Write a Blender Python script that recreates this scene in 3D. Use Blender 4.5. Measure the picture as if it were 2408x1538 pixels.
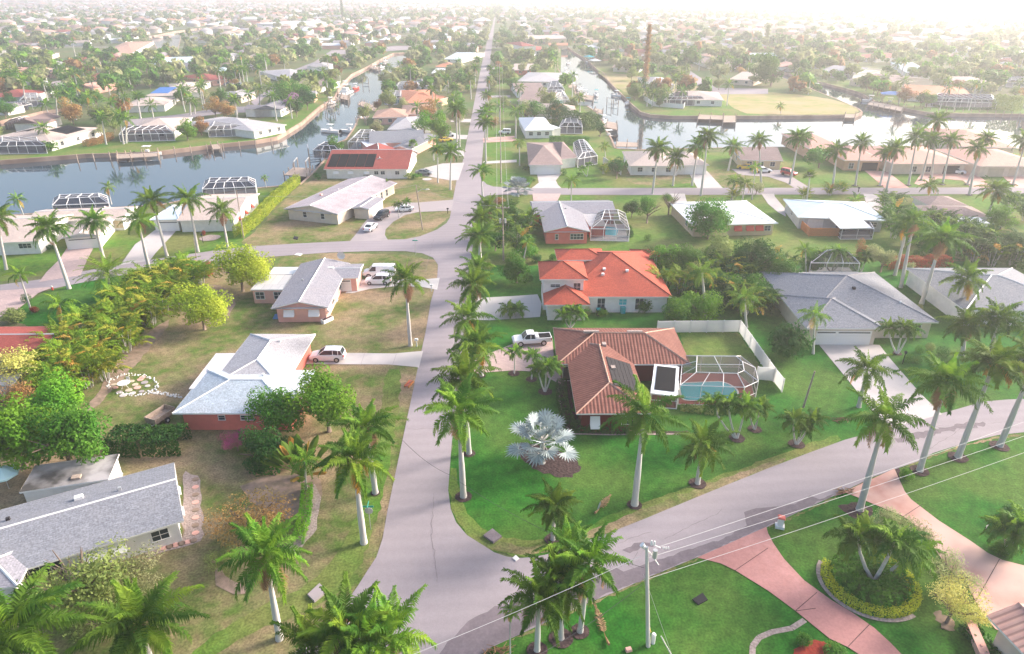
import bpy, math, random, bisect
import numpy as np
from mathutils import Vector, Matrix, geometry
R = math.radians
for o in list(bpy.data.objects): bpy.data.objects.remove(o)
scene = bpy.context.scene
COL = scene.collection
# ---------------------------------------------------------------- camera
W0, H0, F0 = 2408.0, 1538.0, 1605.0          # picture units used for measuring
CAMH, HORIZ = 45.0, -25.0
PITCH = math.atan((H0/2-HORIZ)/F0)
cam_d = bpy.data.cameras.new('camera'); cam = bpy.data.objects.new('camera', cam_d); COL.objects.link(cam)
cam.location = (0, 0, CAMH); cam.rotation_euler = (R(90)-PITCH, 0, 0)
cam_d.sensor_width = 36; cam_d.lens = 36*F0/W0; cam_d.clip_start = .5; cam_d.clip_end = 20000
scene.camera = cam
scene.render.resolution_x = 1024; scene.render.resolution_y = 654
# ---------------------------------------------------------------- light
SUN_EL, SUN_AZ = R(25), R(66)                # azimuth clockwise from +Y
world = bpy.data.worlds.new('World'); scene.world = world; world.use_nodes = True
nt = world.node_tree; nt.nodes.clear()
sky = nt.nodes.new('ShaderNodeTexSky'); sky.sky_type = 'NISHITA'; sky.sun_disc = False
sky.sun_elevation = SUN_EL; sky.sun_rotation = SUN_AZ; sky.air_density = 1.0; sky.dust_density = 4.5; sky.ozone_density = 1.5
bg = nt.nodes.new('ShaderNodeBackground'); bg.inputs[1].default_value = .15
wo = nt.nodes.new('ShaderNodeOutputWorld')
nt.links.new(sky.outputs[0], bg.inputs[0]); nt.links.new(bg.outputs[0], wo.inputs[0])
sd = bpy.data.lights.new('sun', 'SUN'); sd.energy = 2.7; sd.angle = R(15); sd.color = (1, .92, .86)
so = bpy.data.objects.new('sun', sd); COL.objects.link(so)
sv = Vector((math.sin(SUN_AZ)*math.cos(SUN_EL), math.cos(SUN_AZ)*math.cos(SUN_EL), math.sin(SUN_EL)))
so.rotation_euler = sv.to_track_quat('Z', 'Y').to_euler(); so.location = (200, 100, 200)
scene.view_settings.view_transform = 'Standard'; scene.view_settings.look = 'None'
scene.view_settings.exposure = 1.33; scene.view_settings.gamma = 1
# ---------------------------------------------------------------- measuring
cp, sp = math.cos(PITCH), math.sin(PITCH)
def G(x, y, h=0.0):
    u = (x-W0/2)/F0; v = -(y-H0/2)/F0
    d = Vector((u, cp+v*sp, -sp+v*cp))
    t = (h-CAMH)/d.z
    return Vector((d.x*t, d.y*t, h))
def P(v):                                    # world -> picture units
    rx, ry, rz = v[0], v[1], v[2]-CAMH
    zc = ry*cp-rz*sp; yc = ry*sp+rz*cp
    return (W0/2+F0*rx/zc, H0/2-F0*yc/zc)
def ppm(v):                                  # picture units per metre
    return F0/(v[1]*cp-(v[2]-CAMH)*sp)
# ---------------------------------------------------------------- objects
def tag(o, label=None, cat=None, group=None, kind=None):
    if label: o['label'] = label
    if cat: o['category'] = cat
    if group: o['group'] = group
    if kind: o['kind'] = kind
    return o
def thing(name, loc, rz=0, label=None, cat=None, group=None):
    o = bpy.data.objects.new(name, None); COL.objects.link(o); o.empty_display_size = .5
    o.location = loc; o.rotation_euler = (0, 0, rz)
    return tag(o, label, cat, group)
class MB:
    """collects verts/faces (with uv and material index) and links them as ONE mesh object"""
    def __init__(s): s.v = []; s.f = []; s.m = []; s.uv = []; s.hasuv = False
    def face(s, pts, mi=0, uv=None):
        n = len(s.v); s.v.extend([tuple(p) for p in pts]); s.f.append(tuple(range(n, n+len(pts)))); s.m.append(mi)
        if uv: s.hasuv = True
        s.uv.append(uv or [(0, 0)]*len(pts))
    def box(s, c, d, rz=0, mi=0, M=None, taper=1.0):
        x, y, z = d[0]/2, d[1]/2, d[2]/2
        pts = [Vector((sx*x*(taper if sz > 0 else 1), sy*y*(taper if sz > 0 else 1), sz*z)) for sz in (-1, 1) for sx, sy in ((-1, -1), (1, -1), (1, 1), (-1, 1))]
        rot = Matrix.Rotation(rz, 3, 'Z')
        pts = [rot @ p + Vector(c) for p in pts]
        if M: pts = [M @ p for p in pts]
        n = len(s.v); s.v.extend([tuple(p) for p in pts])
        for q in ((3, 2, 1, 0), (4, 5, 6, 7), (0, 1, 5, 4), (1, 2, 6, 5), (2, 3, 7, 6), (3, 0, 4, 7)):
            s.f.append(tuple(n+i for i in q)); s.m.append(mi); s.uv.append([(0, 0)]*4)
    def tube(s, path, rads, n=6, mi=0, cap=True):
        path = [Vector(p) for p in path]; base = len(s.v); k = len(path)
        if not hasattr(rads, '__len__'): rads = [rads]*k
        for i, p in enumerate(path):
            d = (path[min(i+1, k-1)]-path[max(i-1, 0)]).normalized()
            a = d.cross(Vector((0, 0, 1)))
            if a.length < .05: a = d.cross(Vector((1, 0, 0)))
            a.normalize(); b = d.cross(a)
            for j in range(n):
                t = 2*math.pi*j/n
                s.v.append(tuple(p+(a*math.cos(t)+b*math.sin(t))*rads[i]))
        for i in range(k-1):
            for j in range(n):
                q = (base+i*n+j, base+i*n+(j+1) % n, base+(i+1)*n+(j+1) % n, base+(i+1)*n+j)
                s.f.append(q); s.m.append(mi); s.uv.append([(j/n, i), ((j+1)/n, i), ((j+1)/n, i+1), (j/n, i+1)])
        if cap:
            for i, o in ((0, 1), (k-1, -1)):
                s.f.append(tuple(base+i*n+j for j in range(n))[::o]); s.m.append(mi); s.uv.append([(0, 0)]*n)
    def bar(s, a, b, w=.1, mi=0): s.tube([a, b], w*.6, 4, mi)
    def prism(s, poly, z0, z1, mi=0, bottom=False):
        n = len(poly)
        s.face([(p[0], p[1], z1) for p in poly], mi)
        if bottom: s.face([(p[0], p[1], z0) for p in poly][::-1], mi)
        for i in range(n):
            a, b = poly[i], poly[(i+1) % n]
            s.face([(a[0], a[1], z0), (b[0], b[1], z0), (b[0], b[1], z1), (a[0], a[1], z1)], mi)
    def loft(s, rings, mi=0, cap=True):
        base = len(s.v); n = len(rings[0])
        for r in rings: s.v.extend([tuple(p) for p in r])
        for i in range(len(rings)-1):
            for j in range(n):
                s.f.append((base+i*n+j, base+i*n+(j+1) % n, base+(i+1)*n+(j+1) % n, base+(i+1)*n+j)); s.m.append(mi); s.uv.append([(0, 0)]*4)
        if cap:
            s.f.append(tuple(base+j for j in range(n))[::-1]); s.m.append(mi); s.uv.append([(0, 0)]*n)
            b = base+(len(rings)-1)*n
            s.f.append(tuple(b+j for j in range(n))); s.m.append(mi); s.uv.append([(0, 0)]*n)
    def mesh(s, name, mats, smooth=False):
        me = bpy.data.meshes.new(name); me.from_pydata(s.v, [], s.f)
        for m in (mats if isinstance(mats, (list, tuple)) else [mats]): me.materials.append(m)
        me.polygons.foreach_set('material_index', s.m)
        if s.hasuv:
            l = me.uv_layers.new(name='uv'); flat = [c for u in s.uv for p in u for c in p]
            l.data.foreach_set('uv', flat)
        if smooth: me.polygons.foreach_set('use_smooth', [True]*len(s.f))
        me.update(); return me
    def build(s, name, mats, parent=None, smooth=False):
        o = bpy.data.objects.new(name, s.mesh(name, mats, smooth)); COL.objects.link(o)
        if parent: o.parent = parent
        return o
def link(name, me, parent=None, loc=(0, 0, 0), rot=(0, 0, 0), scale=(1, 1, 1), mat=None):
    o = bpy.data.objects.new(name, me); COL.objects.link(o)
    if parent: o.parent = parent
    o.location = loc; o.rotation_euler = rot; o.scale = scale
    if mat:
        for i in range(len(o.material_slots)):
            o.material_slots[i].link = 'OBJECT'; o.material_slots[i].material = mat
    return o
def copy_tree(o, parent=None):
    c = o.copy(); COL.objects.link(c); c.parent = parent
    for ch in o.children: copy_tree(ch, c)
    return c
# ---------------------------------------------------------------- materials
def mat(name, c1, c2=None, scale=1.0, rough=.8, bump=0, c3=None, scale3=None, metal=0, spec=.5, coord='Object', detail=6, rnd=0, lo=.35, hi=.65, trans=0, grain=0, gs=5.0):
    """noise-mottled principled surface; c2 mixes in by noise, c3 by a second, larger noise; rnd = per-object value change"""
    m = bpy.data.materials.new(name); m.use_nodes = True; t = m.node_tree; N = t.nodes; L = t.links
    b = N['Principled BSDF']; spec = .12 if rough >= .95 else (.25 if rough >= .75 else spec); b.inputs['Roughness'].default_value = rough; b.inputs['Metallic'].default_value = metal
    b.inputs['Specular IOR Level'].default_value = spec
    b.inputs['Base Color'].default_value = (*c1, 1)
    out = None
    if c2 is not None or bump:
        tc = N.new('ShaderNodeTexCoord')
        def noise(sc, det):
            n = N.new('ShaderNodeTexNoise'); n.inputs['Scale'].default_value = sc; n.inputs['Detail'].default_value = det
            L.new(tc.outputs[coord], n.inputs['Vector']); return n
        n1 = noise(scale, detail)
        def ramp(n, lo, hi):
            r = N.new('ShaderNodeMapRange'); r.inputs[1].default_value = lo; r.inputs[2].default_value = hi
            L.new(n.outputs[0], r.inputs[0]); return r
        if c2 is not None:
            mx = N.new('ShaderNodeMix'); mx.data_type = 'RGBA'
            mx.inputs[6].default_value = (*c1, 1); mx.inputs[7].default_value = (*c2, 1)
            L.new(ramp(n1, lo, hi).outputs[0], mx.inputs[0]); out = mx.outputs[2]
            if c3 is not None:
                n3 = noise(scale3 or scale/8, 4); m3 = N.new('ShaderNodeMix'); m3.data_type = 'RGBA'
                L.new(ramp(n3, .42, .62).outputs[0], m3.inputs[0]); L.new(out, m3.inputs[6]); m3.inputs[7].default_value = (*c3, 1); out = m3.outputs[2]
        if bump:
            bp = N.new('ShaderNodeBump'); bp.inputs['Strength'].default_value = bump; bp.inputs['Distance'].default_value = .1
            L.new(n1.outputs[0], bp.inputs['Height']); L.new(bp.outputs[0], b.inputs['Normal'])
    if grain and out:
        for k, (g_s, g_a) in enumerate(((gs, grain), (gs*.22, grain*.6))):
            gn = noise(g_s, 3); gr = N.new('ShaderNodeMapRange'); gr.inputs[1].default_value = .3; gr.inputs[2].default_value = .7; gr.inputs[3].default_value = 1-g_a; gr.inputs[4].default_value = 1+g_a
            gh = N.new('ShaderNodeHueSaturation'); L.new(gn.outputs[0], gr.inputs[0]); L.new(gr.outputs[0], gh.inputs['Value']); L.new(out, gh.inputs['Color']); out = gh.outputs[0]
    if rnd:
        oi = N.new('ShaderNodeObjectInfo'); hs = N.new('ShaderNodeHueSaturation')
        r = N.new('ShaderNodeMapRange'); r.inputs[3].default_value = 1-rnd; r.inputs[4].default_value = 1+rnd
        L.new(oi.outputs['Random'], r.inputs[0]); L.new(r.outputs[0], hs.inputs['Value'])
        r2 = N.new('ShaderNodeMapRange'); r2.inputs[3].default_value = .5-rnd*.06; r2.inputs[4].default_value = .5+rnd*.06
        L.new(oi.outputs['Random'], r2.inputs[0]); L.new(r2.outputs[0], hs.inputs['Hue'])
        if out: L.new(out, hs.inputs['Color'])
        else: hs.inputs['Color'].default_value = (*c1, 1)
        out = hs.outputs[0]
    if out: L.new(out, b.inputs['Base Color'])
    if trans:
        tr = N.new('ShaderNodeBsdfTranslucent'); ms = N.new('ShaderNodeMixShader'); ms.inputs[0].default_value = trans
        if out: L.new(out, tr.inputs[0])
        else: tr.inputs[0].default_value = (*c1, 1)
        L.new(b.outputs[0], ms.inputs[1]); L.new(tr.outputs[0], ms.inputs[2]); L.new(ms.outputs[0], N['Material Output'].inputs[0])
    return m
M = {}
# ground and paving
M['ground'] = mat('ground_grass', (.10, .13, .04), (.17, .15, .08), .35, .95, .5, (.09, .15, .045), .03, grain=.3)
M['lawn'] = mat('lush_lawn', (.016, .110, .010), (.034, .148, .016), .9, .95, .5, (.078, .150, .026), .10, lo=.3, hi=.7, grain=.32)
M['lawn_mid'] = mat('mixed_lawn', (.060, .165, .018), (.12, .20, .03), .8, .95, .5, (.17, .18, .055), .08, lo=.3, hi=.7, grain=.32)
M['lawn_dry'] = mat('dry_lawn', (.185, .165, .070), (.095, .150, .03), .7, .95, .6, (.30, .215, .13), .11, lo=.35, hi=.6, grain=.34)
def mow(m, ang, w, amt):
    """faint mowing stripes"""
    N = m.node_tree.nodes; L = m.node_tree.links; b = N['Principled BSDF']; src = b.inputs['Base Color'].links[0].from_socket
    tc = N.new('ShaderNodeTexCoord'); mp = N.new('ShaderNodeMapping'); mp.inputs['Rotation'].default_value = (0, 0, ang); wv = N.new('ShaderNodeTexWave')
    wv.inputs['Scale'].default_value = .314/w; wv.inputs['Distortion'].default_value = 2.2; wv.inputs['Detail'].default_value = 2; wv.inputs['Detail Scale'].default_value = .25
    L.new(tc.outputs['Object'], mp.inputs['Vector']); L.new(mp.outputs[0], wv.inputs['Vector'])
    r = N.new('ShaderNodeMapRange'); r.inputs[3].default_value = 1-amt; r.inputs[4].default_value = 1+amt; h = N.new('ShaderNodeHueSaturation')
    L.new(wv.outputs['Fac'], r.inputs[0]); L.new(r.outputs[0], h.inputs['Value']); L.new(src, h.inputs['Color']); L.new(h.outputs[0], b.inputs['Base Color'])
mow(M['lawn'], .5, 1.6, .045)
M['straw'] = mat('straw_field', (.36, .29, .13), (.24, .27, .08), .25, .95, .4, (.38, .30, .16), .05)
M['bare'] = mat('bare_soil', (.34, .24, .19), (.22, .17, .12), 1.5, .95, .5)
M['road'] = mat('asphalt_road', (.315, .272, .288), (.335, .29, .305), .25, .9, .12, (.285, .248, .262), .05, grain=.05, gs=9)
mow(M['road'], 1.5, 1.6, .03)
M['road_dark'] = mat('fresh_asphalt', (.17, .14, .155), (.20, .165, .18), 1.2, .9, .2, grain=.1)
M['crack'] = mat('crack_line', (.215, .178, .19))
M['concrete'] = mat('concrete_drive', (.56, .50, .48), (.48, .43, .41), .5, .85, .15, (.52, .47, .45), .1)
M['concrete_grey'] = mat('grey_drive', (.40, .34, .34), (.34, .30, .30), .5, .85, .15, (.36, .31, .31), .1)
M['pinkdrive'] = mat('pink_drive', (.48, .225, .20), (.53, .265, .24), 1.4, .8, .15, (.43, .20, .18), .12, grain=.08)
M['stonedrive'] = mat('stamped_drive', (.60, .37, .31), (.47, .22, .175), .35, .8, .2, (.62, .40, .34), .12)
M['mulch'] = mat('mulch', (.045, .03, .032), (.10, .066, .062), 4, .95, .8)
M['mulch_red'] = mat('red_mulch', (.35, .05, .03), (.25, .04, .03), 4, .95, .8)
M['gravel'] = mat('gravel', (.45, .36, .32), (.28, .22, .20), 5, .95, .8)
def brick_mat(name, c1, c2, mortar, sx, sy):
    m = mat(name, c1); t = m.node_tree; N = t.nodes; L = t.links
    b = N.new('ShaderNodeTexBrick'); b.inputs['Scale'].default_value = 1; b.inputs['Brick Width'].default_value = sx; b.inputs['Row Height'].default_value = sy
    b.inputs['Mortar Size'].default_value = .015; b.inputs['Color1'].default_value = (*c1, 1); b.inputs['Color2'].default_value = (*c2, 1); b.inputs['Mortar'].default_value = (*mortar, 1)
    tc = N.new('ShaderNodeTexCoord'); L.new(tc.outputs['Object'], b.inputs['Vector']); L.new(b.outputs[0], N['Principled BSDF'].inputs['Base Color'])
    return m
M['paver'] = brick_mat('paver_drive', (.46, .33, .31), (.56, .41, .38), (.36, .28, .26), .45, .25)
M['slab'] = brick_mat('slab_drive', (.57, .53, .50), (.53, .49, .47), (.38, .34, .33), 3.2, 3.2)
# water
def water(name, c, rough, bump):
    m = mat(name, c, rough=rough, spec=.8); m.node_tree.nodes['Principled BSDF'].inputs['IOR'].default_value = 1.8; N = m.node_tree.nodes; L = m.node_tree.links
    tc = N.new('ShaderNodeTexCoord'); n = N.new('ShaderNodeTexNoise'); n.inputs['Scale'].default_value = .8; n.inputs['Detail'].default_value = 3
    bp = N.new('ShaderNodeBump'); bp.inputs['Strength'].default_value = bump; bp.inputs['Distance'].default_value = .05
    L.new(tc.outputs['Object'], n.inputs['Vector']); L.new(n.outputs[0], bp.inputs['Height']); L.new(bp.outputs[0], N['Principled BSDF'].inputs['Normal'])
    return m
M['water'] = water('canal_water', (.025, .05, .07), .04, .12)
M['pool'] = water('pool_water', (.06, .42, .46), .08, .15)
M['pool_blue'] = water('pool_water_bright', (.10, .60, .75), .08, .15)
# plain things
def S(n, c, rough=.6, **k): M[n] = mat(n, c, rough=rough, **k)
S('white', (.78, .76, .74)); M['vinyl'] = mat('white_vinyl', (.86, .85, .84), rough=.5, trans=.55); S('trim', (.80, .77, .74)); S('offwhite', (.62, .58, .54)); S('black', (.018, .018, .02), .7, spec=.05); S('dark', (.045, .042, .045), .7, spec=.04)
S('glass', (.03, .045, .055), .08); S('glass_blue', (.08, .45, .50), .15); S('rubber', (.025, .025, .027), .8); S('chrome', (.5, .5, .52), .3, metal=.8)
S('car_white', (.84, .84, .84), .4); S('car_dark', (.035, .03, .035), .2); S('car_grey', (.25, .26, .27), .25); S('car_blue', (.05, .12, .30), .25); S('car_red', (.5, .03, .03), .3)
S('red', (.6, .06, .03)); S('taillight', (.5, .02, .02), .2); S('headlight', (.7, .72, .75), .15); S('teal', (.02, .35, .38)); S('green_sign', (.03, .35, .28)); S('yellow', (.75, .5, .04)); S('blue', (.04, .16, .45))
M['woodpole'] = mat('weathered_pole', (.30, .23, .19), (.40, .33, .28), 3, .9, .3)
M['wood'] = mat('weathered_wood', (.33, .25, .20), (.45, .35, .28), 3, .9, .3)
M['orangewood'] = mat('stained_wood', (.55, .20, .06), (.42, .14, .04), 5, .8, .3)
M['seawall'] = mat('seawall_concrete', (.40, .27, .20), (.50, .36, .28), .8, .9, .3, (.30, .20, .15), .2)
M['metal'] = mat('galvanised', (.5, .5, .5), rough=.45, metal=.4); M['cageframe'] = mat('white_aluminium', (.80, .78, .77), rough=.4); M['cageframe_dark'] = mat('bronze_aluminium', (.30, .30, .33), rough=.4)
def screen(name, c, op):
    m = bpy.data.materials.new(name); m.use_nodes = True; N = m.node_tree.nodes; L = m.node_tree.links; N.clear()
    d = N.new('ShaderNodeBsdfDiffuse'); d.inputs[0].default_value = (*c, 1); t = N.new('ShaderNodeBsdfTransparent'); x = N.new('ShaderNodeMixShader'); o = N.new('ShaderNodeOutputMaterial')
    x.inputs[0].default_value = op; L.new(t.outputs[0], x.inputs[1]); L.new(d.outputs[0], x.inputs[2]); L.new(x.outputs[0], o.inputs[0]); return m
M['screen'] = screen('insect_screen', (.12, .11, .11), .46); M['screen_dark'] = screen('dark_screen', (.06, .06, .08), .62)
# roofs: uv in metres, u along the eave, v up the slope
def shingle(name, c1, c2, c3):
    m = mat(name, c1, rough=.9); N = m.node_tree.nodes; L = m.node_tree.links
    uv = N.new('ShaderNodeUVMap'); tc = N.new('ShaderNodeTexCoord')
    br = N.new('ShaderNodeTexBrick'); br.inputs['Scale'].default_value = 1; br.inputs['Brick Width'].default_value = .45; br.inputs['Row Height'].default_value = .22; br.inputs['Mortar Size'].default_value = .012
    br.inputs['Color1'].default_value = (*c1, 1); br.inputs['Color2'].default_value = (*c2, 1); br.inputs['Mortar'].default_value = tuple(k*.75 for k in c1)+(1,)
    L.new(uv.outputs[0], br.inputs['Vector'])
    n = N.new('ShaderNodeTexNoise'); n.inputs['Scale'].default_value = .35; n.inputs['Detail'].default_value = 5; L.new(tc.outputs['Object'], n.inputs['Vector'])
    r = N.new('ShaderNodeMapRange'); r.inputs[1].default_value = .45; r.inputs[2].default_value = .75; L.new(n.outputs[0], r.inputs[0])
    mx = N.new('ShaderNodeMix'); mx.data_type = 'RGBA'; L.new(r.outputs[0], mx.inputs[0]); L.new(br.outputs[0], mx.inputs[6]); mx.inputs[7].default_value = (*c3, 1)
    n2 = N.new('ShaderNodeTexNoise'); n2.inputs['Scale'].default_value = 6; L.new(tc.outputs['Object'], n2.inputs['Vector'])
    hs = N.new('ShaderNodeHueSaturation'); r2 = N.new('ShaderNodeMapRange'); r2.inputs[1].default_value = .3; r2.inputs[2].default_value = .7; r2.inputs[3].default_value = .74; r2.inputs[4].default_value = 1.26
    L.new(n2.outputs[0], r2.inputs[0]); L.new(r2.outputs[0], hs.inputs['Value']); L.new(mx.outputs[2], hs.inputs['Color'])
    L.new(hs.outputs[0], N['Principled BSDF'].inputs['Base Color']); return m
def rtile(name, c1, c2, pitch=.30, pan_tone=None):
    m = mat(name, c1, rough=.75); N = m.node_tree.nodes; L = m.node_tree.links
    uv = N.new('ShaderNodeUVMap'); tc = N.new('ShaderNodeTexCoord'); sx = N.new('ShaderNodeSeparateXYZ'); L.new(uv.outputs[0], sx.inputs[0])
    def math_(op, a, b=None):
        q = N.new('ShaderNodeMath'); q.operation = op
        for i, k in enumerate((a, b)):
            if k is None: continue
            if isinstance(k, (int, float)): q.inputs[i].default_value = k
            else: L.new(k, q.inputs[i])
        return q.outputs[0]
    wv = math_('SINE', math_('MULTIPLY', sx.outputs[0], 2*math.pi/pitch))
    row = math_('FRACT', math_('MULTIPLY', sx.outputs[1], 1/.38))
    h = math_('ADD', math_('MULTIPLY', wv, .5), math_('MULTIPLY', row, -.5))
    bp = N.new('ShaderNodeBump'); bp.inputs['Strength'].default_value = .6; bp.inputs['Distance'].default_value = .06; L.new(h, bp.inputs['Height']); L.new(bp.outputs[0], N['Principled BSDF'].inputs['Normal'])
    n = N.new('ShaderNodeTexNoise'); n.inputs['Scale'].default_value = 1.2; n.inputs['Detail'].default_value = 5; L.new(tc.outputs['Object'], n.inputs['Vector'])
    r = N.new('ShaderNodeMapRange'); r.inputs[1].default_value = .35; r.inputs[2].default_value = .65; L.new(n.outputs[0], r.inputs[0])
    mx = N.new('ShaderNodeMix'); mx.data_type = 'RGBA'; L.new(r.outputs[0], mx.inputs[0]); mx.inputs[6].default_value = (*c1, 1); mx.inputs[7].default_value = (*c2, 1)
    # the pans between the barrels are coloured darker than the barrels
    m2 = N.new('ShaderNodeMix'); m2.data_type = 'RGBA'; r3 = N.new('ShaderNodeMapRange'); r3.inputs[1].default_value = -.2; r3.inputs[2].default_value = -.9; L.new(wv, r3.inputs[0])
    L.new(math_('MULTIPLY', r3.outputs[0], .75), m2.inputs[0]); L.new(mx.outputs[2], m2.inputs[6]); m2.inputs[7].default_value = tuple(k*.45 for k in (pan_tone or c2))+(1,)
    L.new(m2.outputs[2], N['Principled BSDF'].inputs['Base Color']); return m
M['r_grey'] = shingle('grey_shingle', (.26, .25, .28), (.31, .30, .33), (.28, .26, .28))
M['r_blue'] = shingle('pale_blue_shingle', (.40, .45, .49), (.50, .55, .60), (.42, .45, .48))
M['r_pale'] = shingle('pale_grey_shingle', (.42, .40, .41), (.47, .45, .46), (.38, .35, .36))
M['r_purple'] = shingle('mauve_grey_shingle', (.40, .34, .36), (.46, .40, .42), (.30, .26, .28))
M['r_dark'] = shingle('charcoal_shingle', (.21, .215, .24), (.26, .265, .29), (.24, .24, .26))
M['r_brown'] = shingle('brown_shingle', (.28, .20, .185), (.34, .25, .23), (.24, .18, .17))
M['r_orange'] = shingle('orange_shingle', (.40, .080, .048), (.46, .10, .06), (.31, .065, .045))
M['r_red'] = shingle('red_shingle', (.29, .07, .055), (.34, .085, .068), (.24, .065, .055))
M['r_tan'] = shingle('tan_shingle', (.50, .40, .35), (.56, .46, .40), (.46, .37, .33))
M['r_white'] = mat('white_roof', (.74, .75, .77), (.66, .67, .70), .5, .5, .05)
M['r_lightblue'] = mat('pale_blue_roof', (.48, .58, .62), (.56, .65, .68), .4, .6, .05)
M['t_brown'] = rtile('brown_barrel_tile', (.20, .072, .052), (.27, .108, .08), .42)
M['t_orange'] = rtile('orange_tile', (.56, .20, .10), (.62, .27, .16), .4)
M['t_tan'] = rtile('tan_tile', (.48, .27, .19), (.56, .36, .28), .4)
M['t_pink'] = rtile('pink_tile', (.62, .36, .28), (.56, .30, .24), .5)
M['deckroof'] = brick_mat('patio_roof', (.50, .49, .48), (.44, .43, .43), (.14, .13, .14), 1.3, 9)
M['flatgrey'] = mat('flat_roof', (.30, .28, .27), (.07, .065, .06), .22, .85, .1, (.40, .37, .36), .3, lo=.40, hi=.52)
M['paleflat'] = brick_mat('pale_flat_roof', (.60, .57, .58), (.57, .54, .55), (.36, .34, .35), 9, 1.4)
for n, c in dict(white=(.80, .77, .74), cream=(.66, .56, .47), pink=(.76, .42, .35), coral=(.74, .20, .155), yellow=(.66, .52, .34), peach=(.66, .40, .26), tan=(.55, .46, .36), darkred=(.16, .025, .02), deckred=(.36, .12, .09), grey=(.55, .55, .56)).items():
    M['w_'+n] = mat(n+'_stucco', c, tuple(k*.90 for k in c), 1.2, .9, .08)
# foliage
LG = 1.4
def leaf(n, c1, c2, sc=.8, tr=.38, rnd=.18):
    M[n] = mat(n, tuple(min(.6, k*LG) for k in c1), tuple(min(.62, k*LG) for k in c2), sc, .55, 0, trans=tr, rnd=rnd, spec=.1)
leaf('l_palm', (.030, .095, .012), (.105, .185, .018), .5); leaf('l_palm_y', (.09, .20, .018), (.20, .28, .025), .7); leaf('l_palm_o', (.42, .20, .03), (.34, .24, .05), .7)
leaf('l_dark', (.016, .075, .014), (.045, .125, .02)); leaf('l_mid', (.04, .13, .014), (.09, .19, .02)); leaf('l_bright', (.07, .20, .016), (.15, .28, .02))
leaf('l_lime', (.19, .26, .02), (.31, .33, .035)); leaf('l_olive', (.14, .19, .05), (.23, .26, .08)); leaf('l_pale', (.24, .27, .11), (.32, .32, .16)); leaf('l_gold', (.38, .36, .09), (.46, .40, .14))
leaf('l_silver', (.23, .27, .27), (.33, .37, .36), 1.2, .1); leaf('l_red', (.30, .05, .03), (.22, .07, .03)); leaf('l_purple', (.36, .18, .30), (.44, .26, .38)); leaf('l_magenta', (.40, .05, .20), (.20, .10, .08)); leaf('l_rust', (.34, .17, .07), (.22, .17, .06))
leaf('l_yellow', (.50, .48, .03), (.36, .42, .04)); leaf('l_dead', (.22, .12, .07), (.30, .18, .11)); leaf('l_flower', (.75, .68, .62), (.2, .28, .1), 2)
M['trunk_palm'] = mat('palm_trunk', (.60, .56, .53), (.46, .42, .39), 2.5, .9, .2, (.50, .50, .46), .5, rnd=.1)
M['crownshaft'] = mat('crownshaft_green', (.12, .22, .05), (.20, .26, .06), 1.5, .5, rnd=.15)
M['bark'] = mat('bark', (.17, .12, .09), (.26, .20, .16), 3, .9, .4)
# ================================================================ SETTING
rng = random.Random(7)
def smooth(pts, it=2):
    for _ in range(it):
        q = []
        for i, p in enumerate(pts):
            n = pts[(i+1) % len(pts)]
            q += [(p[0]*.75+n[0]*.25, p[1]*.75+n[1]*.25), (p[0]*.25+n[0]*.75, p[1]*.25+n[1]*.75)]
        pts = q
    return pts
def wpoly(px): return [(G(x, y).x, G(x, y).y) for x, y in px]
def rough_edge(poly, step, amp, seed=1):
    r = random.Random(seed); out = []
    for i, a in enumerate(poly):
        b = poly[(i+1) % len(poly)]; d = math.hypot(b[0]-a[0], b[1]-a[1]); n = max(1, int(d/step))
        for k in range(n):
            t = k/n; out.append((a[0]+(b[0]-a[0])*t+r.uniform(-amp, amp), a[1]+(b[1]-a[1])*t+r.uniform(-amp, amp)))
    return out
def sheet(name, px, z, m, sm=0, rough=None, kind='structure', world_pts=False, label=None, cat=None):
    poly = px if world_pts else wpoly(px)
    if sm: poly = smooth(poly, sm)
    if rough: poly = rough_edge(poly, rough[0], rough[1], len(px))
    tri = geometry.tessellate_polygon([[Vector((x, y, 0)) for x, y in poly]])
    me = bpy.data.meshes.new(name); me.from_pydata([(x, y, z) for x, y in poly], [], [t if (Vector((poly[t[1]][0]-poly[t[0]][0], poly[t[1]][1]-poly[t[0]][1], 0)).cross(Vector((poly[t[2]][0]-poly[t[0]][0], poly[t[2]][1]-poly[t[0]][1], 0)))).z > 0 else t[::-1] for t in tri])
    me.materials.append(m); o = bpy.data.objects.new(name, me); COL.objects.link(o)
    tag(o, label, cat, None, kind); return o
def inside(pt, poly):
    x, y = pt; c = False; j = len(poly)-1
    for i in range(len(poly)):
        xi, yi = poly[i]; xj, yj = poly[j]
        if (yi > y) != (yj > y) and x < (xj-xi)*(y-yi)/(yj-yi)+xi: c = not c
        j = i
    return c
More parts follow.
